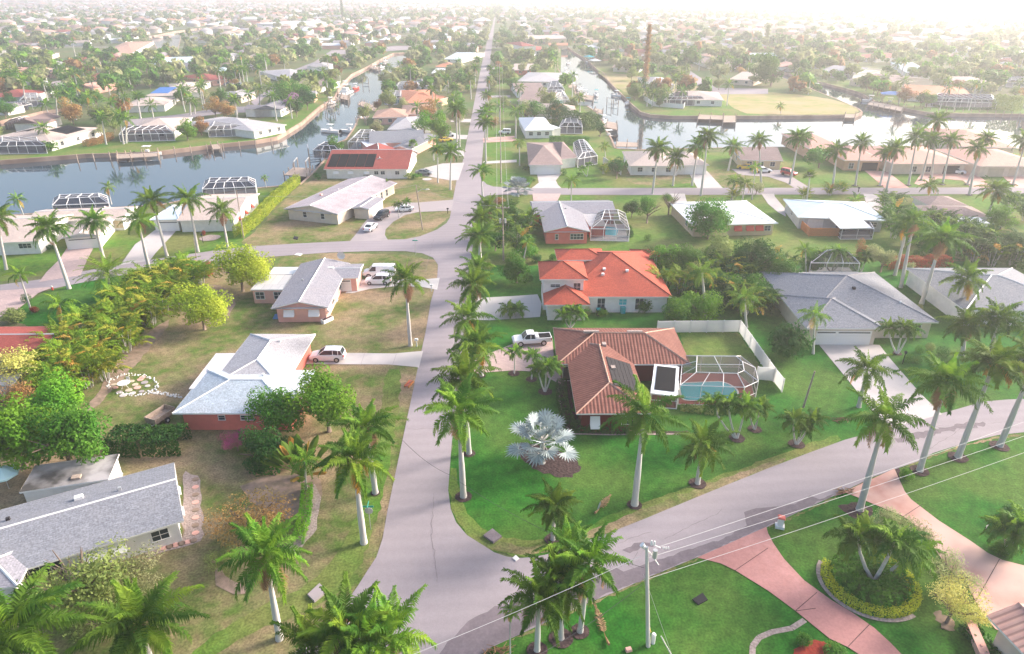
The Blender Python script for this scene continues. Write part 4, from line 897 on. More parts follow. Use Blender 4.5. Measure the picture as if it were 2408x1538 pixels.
# ---- vehicles
def car(px, py, heading, label, kind='suv', paint='car_white', low=False, group=None, L=None, name=None, world=None):
    """heading: world angle of the nose (radians, 0 = +X)"""
    g = Vector((*world, 0)) if world else G(px, py); nm = name or dict(suv='parked_suv', sedan='parked_car', van='parked_van', pickup='pickup_truck', jeep='parked_jeep')[kind]
    t = thing(nm, (g.x, g.y, .07), heading, label, dict(suv='car', sedan='car', van='van', pickup='truck', jeep='car')[kind], group)
    P_ = dict(  # profile stations: x, z_bottom, z_belt, half width
        suv=(4.7, 1.85, [(-2.35, .45, .95), (-2.25, .30, 1.12), (-1.0, .25, 1.10), (.6, .25, 1.06), (1.5, .28, 1.00), (2.15, .32, .86), (2.35, .45, .68)], [(-2.22, 1.08), (-1.95, 1.66), (-.9, 1.74), (.25, 1.70), (1.15, 1.06)]),
        sedan=(4.8, 1.80, [(-2.4, .42, .85), (-2.3, .28, 1.00), (-1.3, .24, .98), (.5, .24, .95), (1.5, .26, .90), (2.2, .30, .78), (2.4, .42, .60)], [(-1.75, .98), (-1.0, 1.38), (-.2, 1.45), (.35, 1.42), (1.30, .94)]),
        van=(5.6, 2.0, [(-2.8, .50, 1.2), (-2.75, .35, 1.25), (-1.0, .32, 1.25), (1.0, .32, 1.22), (1.75, .34, 1.16), (2.5, .36, 1.02), (2.8, .50, .75)], [(-2.78, 1.25), (-2.70, 2.05), (0, 2.10), (1.05, 2.04), (1.85, 1.18)]),
        pickup=(5.5, 1.95, [(-2.75, .60, 1.0), (-2.7, .45, 1.08), (-1.0, .42, 1.08), (.5, .42, 1.08), (1.6, .44, 1.06), (2.5, .46, .98), (2.75, .60, .80)], [(-.45, 1.08), (-.30, 1.72), (.2, 1.78), (.75, 1.74), (1.35, 1.08)]),
        jeep=(4.2, 1.85, [(-2.1, .55, 1.05), (-2.05, .45, 1.15), (-1.0, .42, 1.15), (.5, .42, 1.12), (1.3, .44, 1.12), (1.95, .46, 1.08), (2.1, .55, .95)], [(-2.05, 1.14), (-1.98, 1.80), (-.5, 1.83), (.45, 1.80), (.85, 1.12)]))[kind]
    L0, W, body, roof = P_; hw = W/2; sc = (L or L0)/L0
    mb = MB(); rings = []
    for x, zb, zt in body:
        nn = .86 if abs(x) > L0*.46 else 1.0; w = hw*nn; rings.append([(x, -w*.93, zb), (x, -w, zb+(zt-zb)*.45), (x, -w*.97, zt-.08), (x, -w*.86, zt), (x, w*.86, zt), (x, w*.97, zt-.08), (x, w, zb+(zt-zb)*.45), (x, w*.93, zb)])
    mb.loft(rings)
    bo = mb.build('body', M[paint], t)
    # greenhouse: glass block with a painted roof and pillars
    gl = MB(); rr = [[(x, -hw*.86 if z < roof[0][1]+.1 else -hw*.72, z), (x, hw*.86 if z < roof[0][1]+.1 else hw*.72, z)] for x, z in roof]
    top = MB(); n = len(rr)
    zb = min(z for _, z in roof)-.02
    poly = [q[0] for q in rr]
    side = [(x, z) for x, z in roof]
    if kind == 'van': gx0 = 1.0
    for sg in (-1, 1):
        pts = []
        for i, (x, z) in enumerate(side): pts.append((x, sg*hw*(.86 if i in (0, n-1) else .72), z))
        gl.face(pts if sg < 0 else pts[::-1])
    for i in range(n-1):
        a, b = side[i], side[i+1]; wa = hw*(.86 if i == 0 else .72); wb = hw*(.86 if i+1 == n-1 else .72)
        f = [(a[0], -wa, a[1]), (a[0], wa, a[1]), (b[0], wb, b[1]), (b[0], -wb, b[1])]
        (gl if i in (0, n-2) else top).face(f[::-1] if False else f)
        if i not in (0, n-2):      # painted roof slightly proud
            top.face([(p[0], p[1]*1.02, p[2]+.03) for p in f])
    for i in range(n-1):           # pillars
        a, b = side[i], side[i+1]; wa = hw*(.86 if i == 0 else .72); wb = hw*(.86 if i+1 == n-1 else .72)
        for sg in (-1, 1): top.tube([(a[0], sg*wa, a[1]), (b[0], sg*wb, b[1])], .05, 4)
    xm = (side[1][0]+side[-2][0])/2
    for x in ([xm-.05, side[1][0]+.35] if kind in ('suv', 'jeep') else [xm]):
        for sg in (-1, 1): top.tube([(x, sg*hw*.865, zb), (x, sg*hw*.73, side[2][1]-.02)], .045, 4)
    if kind == 'van':
        for sg in (-1, 1): top.face([(-2.77, sg*hw*.875, 1.22), (.45, sg*hw*.875, 1.22), (.40, sg*hw*.74, 2.06), (-2.69, sg*hw*.74, 2.04)])
        for x in (-2.2, -1.5, -.8, -.1): top.box((x, 0, 2.17), (.05, hw*1.5, .05))
    ca = gl.build('windows', M['glass'], t); top.build('cabin', M[paint], t)
    if kind == 'pickup':
        bd = MB(); bd.box((-1.62, 0, 1.092), (2.1, W*.76, .012)); bd.build('bed_liner', M['black'], t); tb = MB(); tb.box((-.72, 0, 1.20), (.45, W*.80, .26)); tb.build('tool_box', M[paint], t)
        lip = MB()
        for sg in (-1, 1): lip.box((-1.65, sg*hw*.86, 1.12), (2.15, .12, .10))
        lip.box((-2.70, 0, 1.12), (.08, W*.84, .10)); lip.build('bed_rail', M[paint], t)
    wr = .36 if kind in ('suv', 'sedan') else .41
    for x in (-L0*.29, L0*.305):
        for sg in (-1, 1):
            w = MB(); w.tube([(0, -.12, 0), (0, .12, 0)], wr, 16); wo_ = w.build('wheel', M['rubber'], t); wo_.location = (x, sg*(hw-.10), wr)
            if not low:
                rm = MB(); rm.tube([(0, sg*.10, 0), (0, sg*.135, 0)], wr*.58, 12); rm.build('rim', M['chrome'], wo_)
    if not low:
        for sg in (-1, 1):
            q = MB(); q.box((L0/2-.12, sg*hw*.66, body[-2][2]-.20), (.22, .34, .16)); q.build('headlight', M['headlight'], t)
            q = MB(); q.box((-L0/2+.06, sg*hw*.76, body[1][2]-.22), (.14, .22, .30)); q.build('taillight', M['taillight'], t)
            q = MB(); q.box((roof[-1][0]-.25, sg*(hw*.98), zb+.10), (.14, .20, .14)); q.build('mirror', M[paint], t)
        q = MB(); q.box((L0/2-.01, 0, .60), (.06, W*.5, .22)); q.build('grille', M['dark'], t)
    t.scale = (sc, sc, sc); return t
# ---- poles, wires
def pole(bx, by, tx, ty, label, arms=1, rad=.15, lean_ok=True, name='utility_pole', lamp=False, m='woodpole', gear=False, cat='utility pole'):
    b = G(bx, by); h = 9.0
    for _ in range(12):
        p = P((b.x, b.y, h)); h += (p[1]-ty)/(ppm((b.x, b.y, h))*cp)
    p = P((b.x, b.y, h)); dx = (tx-p[0])/ppm((b.x, b.y, h)); dx = max(-h*.12, min(h*.12, dx))
    t = thing(name, b, 0, label, cat); m1 = MB(); m1.tube([(0, 0, 0), (dx/2, 0, h/2), (dx, 0, h)], [rad, rad*.85, rad*.65], 8); m1.build('pole', M[m], t)
    for k in range(arms):
        a = MB(); z = h-.35-.9*k; a.box((dx, -.12, z), (2.4, .12, .14)); ao = a.build('crossarm', M[m], t)
        for x in (-1.1, -.4, .4, 1.1):
            i = MB(); i.tube([(dx+x, -.12, z+.06), (dx+x, -.12, z+.28)], [.07, .04], 6); i.build('insulator', M['white'], ao)
    if lamp:
        a = MB(); a.tube([(dx, 0, h-1.6), (dx+.9, 0, h-1.0), (dx+2.0, 0, h-.85)], .045, 5); ao = a.build('lamp_arm', M['metal'], t); l = MB(); l.box((dx+2.3, 0, h-.86), (.75, .28, .14), taper=.6); l.build('lamp_head', M['white'], ao)
    return t, b+Vector((dx, 0, h)), h
def wire(a, b, label, sag=.6, r=.018, m='wire', group=None):
    a, b = Vector(a), Vector(b); mb = MB(); N = 14; mb.tube([a.lerp(b, i/N)-Vector((0, 0, sag*4*(i/N)*(1-i/N))) for i in range(N+1)], r, 4)
    return tag(mb.build('overhead_wire', M[m]), label, 'wire', group)
S('wire', (.55, .53, .52), .5); S('wire_dark', (.10, .09, .09), .6)
# ---- boats and docks
def boat(x, y, heading, label, L=7.5, colour='white', top='white', kind='open', z=-1.15, group=None, low=True):
    g = G(x, y, z); t = thing('boat', g, heading, label, 'boat', group); h = MB(); w = L*.17; rings = []
    for u, k, d in ((-.5, .92, .0), (-.2, 1, .0), (.15, .92, .03), (.38, .55, .10), (.5, .04, .2)):
        xx = u*L; rings.append([(xx, -w*k, .95+d), (xx, -w*k*.85, .15+d), (xx, 0, -.15+d*1.5), (xx, w*k*.85, .15+d), (xx, w*k, .95+d)])
    h.loft(rings); h.build('hull', M[colour], t)
    d = MB(); d.face([(-.48*L, -w*.8, .97), (.15*L, -w*.75, .985), (.15*L, w*.75, .985), (-.48*L, w*.8, .97)]); d.build('deck', M['offwhite'], t)
    for k in (-1, 1): e = MB(); e.box((-.53*L, k*.35, .8), (.5, .35, 1.0), taper=.8); e.build('outboard_motor', M['black'], t)
    if kind == 'open':
        c = MB(); c.box((-.02*L, 0, 1.45), (1.1, .9, .9), taper=.8); c.build('console', M['white'], t); r = MB()
        for sx in (-1, 1):
            for sy in (-1, 1): r.bar((-.02*L+sx*.8, sy*.6, 1.0), (-.02*L+sx*.7, sy*.6, 2.9), .06)
        r.build('frame', M['metal'], t); c = MB(); c.box((-.02*L, 0, 2.95), (2.4, 1.8, .10), taper=.9); c.build('canopy', M[top], t)
    else:
        c = MB(); c.box((0, 0, 1.6), (L*.42, w*1.5, 1.2), taper=.82); c.build('cabin', M['white'], t); c = MB(); c.box((.02, 0, 1.8), (L*.36, w*1.40, .45), taper=.95); c.build('windows', M['glass'], t)
        c = MB(); c.box((-.05*L, 0, 2.7), (L*.24, w*1.1, .8), taper=.85)
        for sx in (-1, 1):
            for sy in (-1, 1): c.bar((-.05*L+sx*1.1, sy*w*.5, 3.0), (-.05*L+sx*.6, sy*w*.35, 6.2), .10)
        c.box((-.05*L, 0, 4.6), (L*.2, w*.95, .1)); c.box((-.05*L, 0, 6.2), (L*.12, w*.7, .1)); c.build('flybridge', M['white'], t)
        c = MB()
        for sy in (-1, 1): c.tube([(-.1*L, sy*w*.9, 1), (-.3*L, sy*w*1.3, 8.5)], .04, 4)
        c.build('outrigger', M['metal'], t)
    return t
def dock(px, label, z=.1, m='wood', group=None, posts=True, ph=1.0, n=3):
    pts = [G(x, y) for x, y in px]; c = sum(pts, Vector())/len(pts); t = thing('dock', c, 0, label, 'dock', group); d = MB()
    area = sum(pts[i].x*pts[(i+1) % len(pts)].y-pts[(i+1) % len(pts)].x*pts[i].y for i in range(len(pts)))
    if area < 0: pts = pts[::-1]
    d.prism([(p.x-c.x, p.y-c.y) for p in pts], z-.18, z+.02); d.build('deck', M[m], t)
    for i in range(len(pts)):
        a, b = pts[i]-c, pts[(i+1) % len(pts)]-c; k = max(1, int((b-a).length/3.2))
        for q in range(k):
            p = a.lerp(b, q/k); s = MB(); s.tube([(p.x, p.y, -2.2), (p.x, p.y, z+(ph if posts else 0))], .15, 6); s.build('piling', M[m], t)
    return t
def boat_lift(x, y, label, rz=0, w=3.2, d=5, h=2.4, group=None, roof=None):
    g = G(x, y, -1.15); t = thing('boat_lift', g, rz, label, 'boat lift', group)
    for sx in (-1, 1):
        for sy in (-1, 1): s = MB(); s.tube([(sx*w/2, sy*d/2, -1), (sx*w/2, sy*d/2, h+1.15)], .16, 6); s.build('piling', M['wood'], t)
        s = MB(); s.box((sx*w/2, 0, h+1.15), (.2, d+.6, .22)); s.build('beam', M['metal'], t)
    for sy in (-1, 1): s = MB(); s.box((0, sy*d*.3, .8), (w, .2, .2)); s.build('cradle', M['metal'], t)
    if roof:
        s = MB(); W, D = w/2+1.1, d/2+1; z0, z1 = h+1.6, h+2.7
        e = [(-W, -D, z0), (W, -D, z0), (W, D, z0), (-W, D, z0)]; r1, r2 = (0, -D+W, z1), (0, D-W, z1)
        s.face([e[0], e[1], r1]); s.face([e[1], e[2], r2, r1]); s.face([e[2], e[3], r2]); s.face([e[3], e[0], r1, r2]); s.build('roof', M[roof], t)
    return t
def mailbox(x, y, label, m='white', kind=0):
    g = G(x, y); t = thing('mailbox', g, 0, label, 'mailbox'); p = MB(); p.box((0, 0, .5), (.14, .14, 1.0)); p.build('post', M['white' if kind < 2 else m], t); b = MB(); b.box((0, 0, 1.12), (.5, .3, .26), taper=.85); b.build('box', M[m], t); return t
def bin_(x, y, label, m='dark', lid='teal', group=None):
    g = G(x, y); t = thing('wheelie_bin', g, .2, label, 'bin', group); b = MB(); b.box((0, 0, .5), (.62, .7, 1.0), taper=1.12); b.build('bin_body', M[m], t); l = MB(); l.box((0, 0, 1.04), (.72, .82, .08)); l.build('lid', M[lid], t)
    w = MB(); w.tube([(-.3, .32, .1), (.3, .32, .1)], .1, 8); w.build('wheel', M['rubber'], t); return t
# ================================================================ HOUSES
def auto_open(h, wi, n=2, side=0, garage=None, w=1.3):
    if garage is not None: h.opening(wi, side, garage, 4.6, 2.15, .03, 'garage_door')
    for k in range(n):
        t = (k+.5)/n*.9+.05
        if garage is None or abs(t-garage) > .28: h.opening(wi, side, t, w, 1.15, .95)
    h.opening(wi, 1, .5, 1.2, 1.1, .95); h.opening(wi, 3, .5, 1.2, 1.1, .95)
# long grey house, front left
h = House('long grey shingle bungalow at the lower left with a stained flat roof behind', 'w_white', 'r_dark')
h.wing((-110, 1391), (432, 1224), (433, 1081), 'gx', 2.6, .27); h.wing((-130, 1404), (41, 1378), (-60, 1292), 'hx', 2.6, .3, roofm='r_grey')
h.wing((45, 1158), (255, 1127), (265, 1069), 'flat', 2.35, over=.3, roofm='flatgrey'); h.wing((256, 1128), (289, 1112), (291, 1092), 'flat', 1.9, over=.05, roofm='r_white')
h.opening(0, 0, .62, 3.4, 1.1, 1.0, 'awning', 'white', 'wide white awning'); h.opening(0, 0, .16, 3.2, 2.1, .1); h.opening(0, 0, .32, 3.0, 2.1, .1); h.opening(0, 0, .90, 1.4, 1.1, .9)
for v in (.3, .7): h.opening(0, 1, v, 1.3, 1.1, 1.0, 'awning', 'white')
h.roof_box(0, .52, .7, (.7, .5, .35), 'white'); h.roof_box(0, .72, .62, (.25, .25, .4)); h.roof_box(0, .2, .66, (.3, .3, .3), 'dark'); h.roof_box(2, .6, .25, (.8, .6, .2), 'wood', 'roof_hatch'); h.build(M['trim'])
# pale blue hip house
h = House('pale blue hip-roofed house with coral walls and a white car outside', 'w_coral', 'r_blue')
h.wing((405, 972), (690, 972), (500, 870), 'hx', 2.7, .30, .7); h.wing((589, 785), (742, 786), (575, 912), 'hy', 2.75, .30, .7, roofm='r_pale'); h.wing((590, 945), (712, 933), (735, 870), 'hx', 2.7, .26, .6, roofm='r_pale')
h.wing((444, 914), (545, 913), (504, 831), 'flat', 2.75, over=.3, roofm='paleflat')
h.opening(0, 0, .36, .75, .6, 1.4); h.opening(0, 0, .60, 1.5, .6, 1.4); h.opening(1, 0, .5, 1.2, 1.1, .9)
h.roof_box(1, .62, .3, (.25, .25, .35), 'white'); h.roof_box(0, .6, .7, (.25, .25, .35), 'white'); h.build(M['trim'])
# pink house with gable
h = House('pink gabled house with grey roof and two white awnings', 'w_pink', 'r_grey')
h.wing((637, 725), (772, 723), (710, 620), 'gy', 2.6, .24, .6); h.wing((752, 655), (843, 653), (854, 620), 'gx', 2.6, .15, .5); h.wing((589, 681), (674, 681), (617, 646), 'flat', 2.45, over=.2, roofm='deckroof')
h.wing((630, 645), (702, 645), (634, 628), 'flat', 1.7, over=.05, roofm='r_white')
h.opening(0, 0, .25, 1.6, 1.15, .9, 'awning', 'white'); h.opening(0, 0, .76, 1.6, 1.15, .9, 'awning', 'white'); h.opening(2, 0, .2, 1.4, 1.2, .8); h.opening(2, 0, .75, 1.4, 1.2, .8)
for t in (.12, .3, .62): h.opening(0, 1, t, 1.5, 1.4, .7)
h.opening(0, 1, .45, 1.0, 2.05, .05, 'door'); h.opening(0, 1, .08, 2.2, 1.1, 1.1, 'awning', 'white'); h.opening(1, 0, .6, 2.4, 2.1, .05, 'garage_door'); h.roof_box(0, .3, .5, (.25, .25, .3)); h.roof_box(1, .2, .5, (.9, .5, .25), 'white', 'skylight'); h.build(M['trim'])
# cream house
h = House('cream house with faded mauve roof and arched windows, two cars outside', 'w_cream', 'r_purple')
h.wing((795, 504), (934, 430), (673, 488), 'gx', 2.5, .2, .6); h.wing((826, 489), (868, 492), (892, 466), 'gy', 2.4, .18, .4, roofm='r_grey')
for t in (.30, .66): h.opening(0, 3, t, .9, 1.2, .9)
h.opening(1, 1, .5, 4.2, 2.1, .03, 'garage_door'); 
for t in (.55, .65, .75, .85): h.opening(0, 0, t, .9, 1.6, .4)
h.roof_box(0, .35, .75, (.6, .5, .4), 'w_pink', 'chimney'); h.roof_box(0, .5, .6, (.25, .25, .3), 'white'); h.build(M['trim'])
# red roofed house with solar
h = House('long white house with brick red roof and black solar panels beside the canal', 'w_white', 'r_red')
h.wing((761, 398), (960, 398), (790, 358), 'gx', 2.6, .28, .5); h.wing((850, 388), (938, 384), (870, 350), 'gy', 2.7, .34, .5)
for t in (.12, .3, .5): h.opening(0, 0, t, 1.4, .9, 1.1, 'awning', 'white')
for t in (.62, .7, .88): h.opening(0, 0, t, 1.1, .9, 1.1)
h.opening(0, 0, .78, .9, 2.0, .05, 'door'); h.panel(0, .03, .58, .06, .38, 'black', n=5); h.build(M['trim'])
def hh(label, wall, roof, wings, n=3, garage=None, name='house', extra=None, low=True, group=None, win_side=0):
    """a house of the middle distance: wings = list of (A, B, C, type[, eave, pitch])"""
    h = House(label, wall, roof, name=name, low=low, group=group)
    for w in wings: h.wing(*w[:3], w[3], *(w[4:] if len(w) > 4 else (2.6, .28)), over=.5)
    if n or garage is not None: auto_open(h, 0, n, win_side, garage)
    if extra: extra(h)
    h.build(); return h
hh('pink walled house with slate grey roof and small front gable', 'w_pink', 'r_dark', [((868, 337), (999, 333), (859, 313), 'gx'), ((917, 349), (965, 352), (942, 315), 'gy')], 0, extra=lambda h: (h.wing((868, 351), (918, 347), (932, 324), 'flat', 2.4, roofm='r_white'), h.opening(1, 0, .35, 1.0, .7, 1.2), h.opening(1, 0, .7, 1.0, .7, 1.2)))
hh('white house with pale grey hip roof between the tiled house and the slate one', 'w_white', 'r_pale', [((910, 305), (980, 305), (935, 277), 'hx'), ((975, 297), (1016, 293), (1010, 275), 'gx')], 3)
hh('low house with brown-orange barrel tile roofs left of the main road', 'w_pink', 't_tan', [((875, 277), (958, 276), (890, 259), 'hx'), ((948, 270), (1026, 268), (965, 247), 'hx')], 3)
hh('yellow house with salmon orange hip roof and glass enclosures left of the main road', 'w_yellow', 't_orange', [((953, 243), (1042, 240), (985, 211), 'hx', 2.9, .34), ((1025, 236), (1056, 228), (1012, 212), 'hx', 2.9, .34)], 3)
hh('small mauve roofed house behind the salmon roofed one', 'w_white', 'r_purple', [((1003, 203), (1052, 201), (1012, 188), 'gx')], 2)
hh('white flat-roofed house beside a dark tree, left of the main road', 'w_white', 'r_white', [((1014, 172), (1058, 172), (1018, 161), 'flat')], 2)
hh('pale stepped-roof house at left of the far main road', 'w_white', 'r_lightblue', [((1043, 139), (1086, 140), (1048, 122), 'gx')], 2)
# right of the main road, going away
hh('white house with white metal hip roof and a screened pool', 'w_white', 'r_white', [((1233, 307), (1303, 306), (1238, 276), 'hx', 2.7, .35), ((1298, 303), (1320, 301), (1308, 283), 'flat')], 3)
hh('brown hip-roofed house with white garage and a blue-lined dark pool cage', 'w_white', 'r_brown', [((1243, 388), (1324, 388), (1239, 335), 'hx', 2.7, .3), ((1318, 371), (1358, 370), (1345, 333), 'hx'), ((1318, 375), (1356, 371), (1310, 346), 'flat')], 0, .5)
hh('cream house with brown and mauve gables, nearer of the pair before the white wall', 'w_white', 'r_brown', [((1216, 237), (1296, 240), (1222, 215), 'gx')], 3)
hh('cream house with brown gable, farther of the pair beside the white fence', 'w_white', 'r_brown', [((1214, 217), (1285, 216), (1222, 196), 'gx')], 3)
hh('wide pale grey hip-roofed house right of the main road', 'w_white', 'r_pale', [((1216, 191), (1322, 193), (1248, 170), 'hx', 2.7, .3)], 4)
hh('small house with red brick wall and pale roof right of the main road', 'w_coral', 'r_tan', [((1209, 165), (1257, 165), (1217, 152), 'gx')], 2)
hh('two-storey white villa with dark red tiled roof right of the main road', 'w_white', 'r_red', [((1207, 119), (1277, 119), (1222, 109), 'hx', 3.2, .3), ((1228, 109), (1262, 108), (1232, 100), 'hx', 6.5, .3)], 4, name='villa')
hh('long pale yellow building at the end of the right canal', 'w_yellow', 'r_tan', [((1226, 91), (1333, 91), (1240, 83), 'flat', 5, 0)], 5, name='apartment_building')
hh('white house with tan roof on the canal peninsula', 'w_white', 'r_tan', [((1585, 233), (1702, 236), (1556, 214), 'hx')], 3, extra=lambda h: h.panel(0, .02, .3, .15, .4, 'dark'))
hh('grey roofed white house at the foot of the tall brown pine', 'w_white', 'r_pale', [((1523, 200), (1588, 200), (1535, 182), 'hx')], 4)
hh('brown roofed house partly hidden left of the tall pine', 'w_white', 'r_brown', [((1440, 158), (1505, 160), (1448, 143), 'gx')], 3)
hh('white house with grey hip roof beyond the street bend', 'w_white', 'r_brown', [((1665, 152), (1750, 152), (1690, 136), 'hx')], 3)
hh('white and tan roofed house between two large trees near the street bend', 'w_cream', 'r_tan', [((1715, 186), (1772, 190), (1710, 166), 'gx')], 2)
hh('tan walled house with brown gable roof above the right canal branch', 'w_cream', 'r_brown', [((1996, 187), (2078, 197), (2040, 169), 'gx', 2.8, .34)], 3)
hh('white house with bright orange roof and very long pool cage on the canal bank', 'w_white', 't_orange', [((2135, 222), (2290, 230), (2180, 201), 'hx', 2.9, .32)], 4)
hh('pale blue roofed white house above the orange roofed one', 'w_white', 'r_lightblue', [((2130, 170), (2192, 172), (2140, 147), 'hx')], 3)
hh('tan roofed house at right with a pale pool cage, near the frame edge', 'w_white', 'r_tan', [((2262, 199), (2362, 201), (2268, 181), 'hx')], 3)
hh('long low grey roofed house with two cages along the narrow canal branch', 'w_white', 'r_grey', [((1925, 167), (2008, 174), (1900, 150), 'gx')], 3)
hh('red-brown roofed house in the haze above the canal branch', 'w_white', 'r_red', [((1993, 132), (2060, 138), (1998, 118), 'hx')], 2)
hh('small orange roofed house in the haze at upper right', 'w_white', 't_orange', [((1815, 92), (1862, 93), (1820, 83), 'hx')], 2)
# across the upper street
hh('tan roofed house behind the leftmost tall palms of the upper street', 'w_white', 'r_tan', [((1480, 390), (1600, 391), (1488, 356), 'hx'), ((1592, 389), (1668, 388), (1600, 360), 'hx')], 3, extra=lambda h: h.opening(1, 0, .55, 4.4, 2.1, .03, 'garage_door'))
hh('yellow house with brown roof behind the palms, parked vehicles before it', 'w_yellow', 'r_brown', [((1742, 376), (1842, 378), (1747, 350), 'gx')], 3)
hh('peach house with chimney and pink tile roof between the palms', 'w_peach', 't_pink', [((1903, 350), (1990, 350), (1908, 314), 'hx', 3.2, .34), ((1985, 377), (2078, 378), (1990, 342), 'hx', 2.9, .3)], 0, extra=lambda h: (h.opening(1, 0, .72, 4.2, 2.2, .03, 'garage_door', 'dark'), h.opening(1, 0, .2, 1.3, 1.5, .6), h.roof_box(0, .3, .4, (1.2, 1.0, 1.8), 'w_cream', 'chimney')))
hh('cream house with columns and a dark garage door, white car in its drive', 'w_cream', 't_pink', [((2100, 385), (2278, 385), (2112, 343), 'hx', 2.9, .3)], 0, extra=lambda h: (h.opening(0, 0, .82, 4.2, 2.2, .03, 'garage_door', 'dark'), h.opening(0, 0, .5, 1.4, 1.5, .6), h.opening(0, 0, .3, 1.4, 1.5, .6)))
hh('large brown tile roof behind the cream house, backing on the canal', 'w_cream', 't_tan', [((2254, 344), (2392, 348), (2275, 303), 'hx', 3.2, .34)], 0)
hh('cream house with pink tile roof and tan double garages at the right edge', 'w_cream', 't_pink', [((2305, 391), (2470, 391), (2310, 350), 'hx', 2.9, .3)], 0, extra=lambda h: (h.opening(0, 0, .25, 4.2, 2.2, .03, 'garage_door', 'w_tan'), h.opening(0, 0, .52, 2.6, 2.2, .03, 'garage_door', 'w_tan')))
# left bank beyond the canal
def solar1(h): h.panel(0, .42, .78, .10, .36, 'black', n=6); h.panel(0, .34, .52, .55, .8, 'black', n=3)
hh('pale peach roofed house with black solar panels on the bank at far left', 'w_white', 'r_tan', [((118, 335), (244, 300), (14, 316), 'hx', 2.8, .25)], 3, extra=solar1)
hh('tan roofed house behind the clustered palms on the left bank', 'w_white', 'r_tan', [((292, 311), (412, 307), (345, 279), 'hx')], 2)
hh('white house with pale grey roof and rounded pool cage on the left bank', 'w_white', 'r_pale', [((596, 309), (674, 293), (556, 268), 'hx')], 3)
hh('sand coloured hip-roofed house with a blue solar panel on the left', 'w_white', 'r_tan', [((338, 226), (415, 225), (368, 193), 'hx'), ((410, 220), (478, 216), (420, 196), 'hx')], 2, extra=lambda h: h.panel(0, .06, .62, .1, .35, 'blue', n=5))
hh('low tan house before the sand coloured one with the solar panel', 'w_white', 'r_tan', [((290, 250), (388, 247), (300, 233), 'hx')], 0, .7)
hh('dark red roofed house at the left edge beyond the side canal', 'w_white', 'r_red', [((-40, 229), (62, 228), (-20, 215), 'hx')], 2)
hh('cream house with grey hip roof at far upper left', 'w_cream', 'r_tan', [((14, 143), (90, 141), (22, 127), 'hx')], 3)
hh('large terracotta roofed house at upper left behind the tall thin palms', 'w_white', 't_tan', [((230, 126), (312, 124), (262, 99), 'hx')], 3)
hh('low house with dusty red roof left of the palm cluster', 'w_white', 'r_red', [((176, 190), (262, 188), (190, 173), 'hx')], 2)
hh('red roofed house with a blue car outside, left half', 'w_pink', 'r_red', [((498, 190), (552, 184), (505, 171), 'hx')], 2)
hh('pale blue and white roofed house in the upper left', 'w_white', 'r_lightblue', [((352, 152), (450, 149), (362, 136), 'gx')], 4)
hh('grey roofed houseboat-side bungalow by the upper left canal bank', 'w_white', 'r_pale', [((682, 187), (765, 181), (700, 161), 'hx')], 3)
hh('mauve roofed bungalow next to the fishing boat dock', 'w_white', 'r_brown', [((690, 203), (752, 205), (700, 189), 'gx')], 2)
hh('white villa with two storeys at the top left', 'w_white', 'r_white', [((602, 55), (645, 57), (610, 45), 'hx', 5.5, .2)], 3, name='villa')
# pink house with screened pool at right of the main road
h = House('coral pink house with grey L-shaped roof and blue screened pool', 'w_coral', 'r_grey')
h.wing((1254, 504), (1450, 501), (1262, 473), 'gx', 2.6, .22, .5); h.wing((1279, 545), (1388, 544), (1270, 484), 'gy', 2.65, .24, .5); h.wing((1386, 531), (1427, 530), (1379, 503), 'flat', 2.5, roofm='r_pale')
h.opening(1, 0, .75, 2.6, 1.15, .9); h.opening(1, 0, .26, .6, 1.1, .9); h.opening(0, 0, .08, 1.0, 1.0, 1); h.roof_box(1, .6, .7, (.3, .3, .3)); h.build(M['trim'])
h = House('yellow house with broad white roof and red awnings partly hidden by a tree', 'w_yellow', 'r_white')
h.wing((1628, 530), (1830, 525), (1640, 474), 'hx', 2.6, .12, .6)
for t in (.55, .7, .82): h.opening(0, 0, t, 1.6, 1.2, .9, 'awning', 'red')
h.opening(0, 0, .93, 1.3, 1.1, .9); h.opening(0, 3, .3, 1.3, 1.1, .9); h.build(M['trim'])
h = House('white house with pale blue roof, metal patio roof and wooden fence', 'w_grey', 'r_lightblue')
h.wing((1876, 511), (2086, 519), (1900, 470), 'hx', 2.6, .2, .6); h.wing((1976, 537), (2051, 536), (1958, 516), 'sh', 2.4, .12, .1, wall=False, roofm='r_white')
h.opening(0, 0, .9, 1.4, 1.0, 1.0); h.opening(0, 0, .2, 3.0, 2.0, .1, 'window', 'w_white'); h.opening(0, 3, .5, 1.2, 1.0, 1); h.build(M['trim'])
cage([(1976, 563), (2050, 563), (2040, 545), (1962, 545)], 'dark screened patio under the corrugated white roof', 2.2, 2.25, .1, scr='screen_dark', bars=1)
h = House('two-storey white house with bright orange shingle roofs in the centre of the picture', 'w_white', 'r_orange', name='two_storey_house')
h.wing((1330, 698), (1581, 698), (1335, 590), 'hx', 2.9, .42, .6); h.wing((1269, 657), (1383, 657), (1266, 616), 'hx', 5.4, .42, .6); h.wing((1279, 717), (1388, 717), (1273, 666), 'hy', 2.8, .42, .6); h.wing((1490, 603), (1549, 602), (1500, 586), 'hx', 3.0, .3, .5)
h.wing((1310, 612), (1425, 611), (1316, 586), 'hx', 5.0, .36, .5)
h.opening(0, 0, .33, 1.2, 1.9, .5); h.opening(0, 0, .55, 1.2, 1.0, 1.3, 'window', 'glass_blue', 'window with turquoise blind'); h.opening(0, 0, .72, 1.3, 1.9, .5); h.opening(1, 0, .30, 1.5, .5, 3.9); h.opening(1, 0, .84, 1.1, 1.4, 3.2); h.opening(2, 3, .5, 4.2, 2.2, .03, 'garage_door')
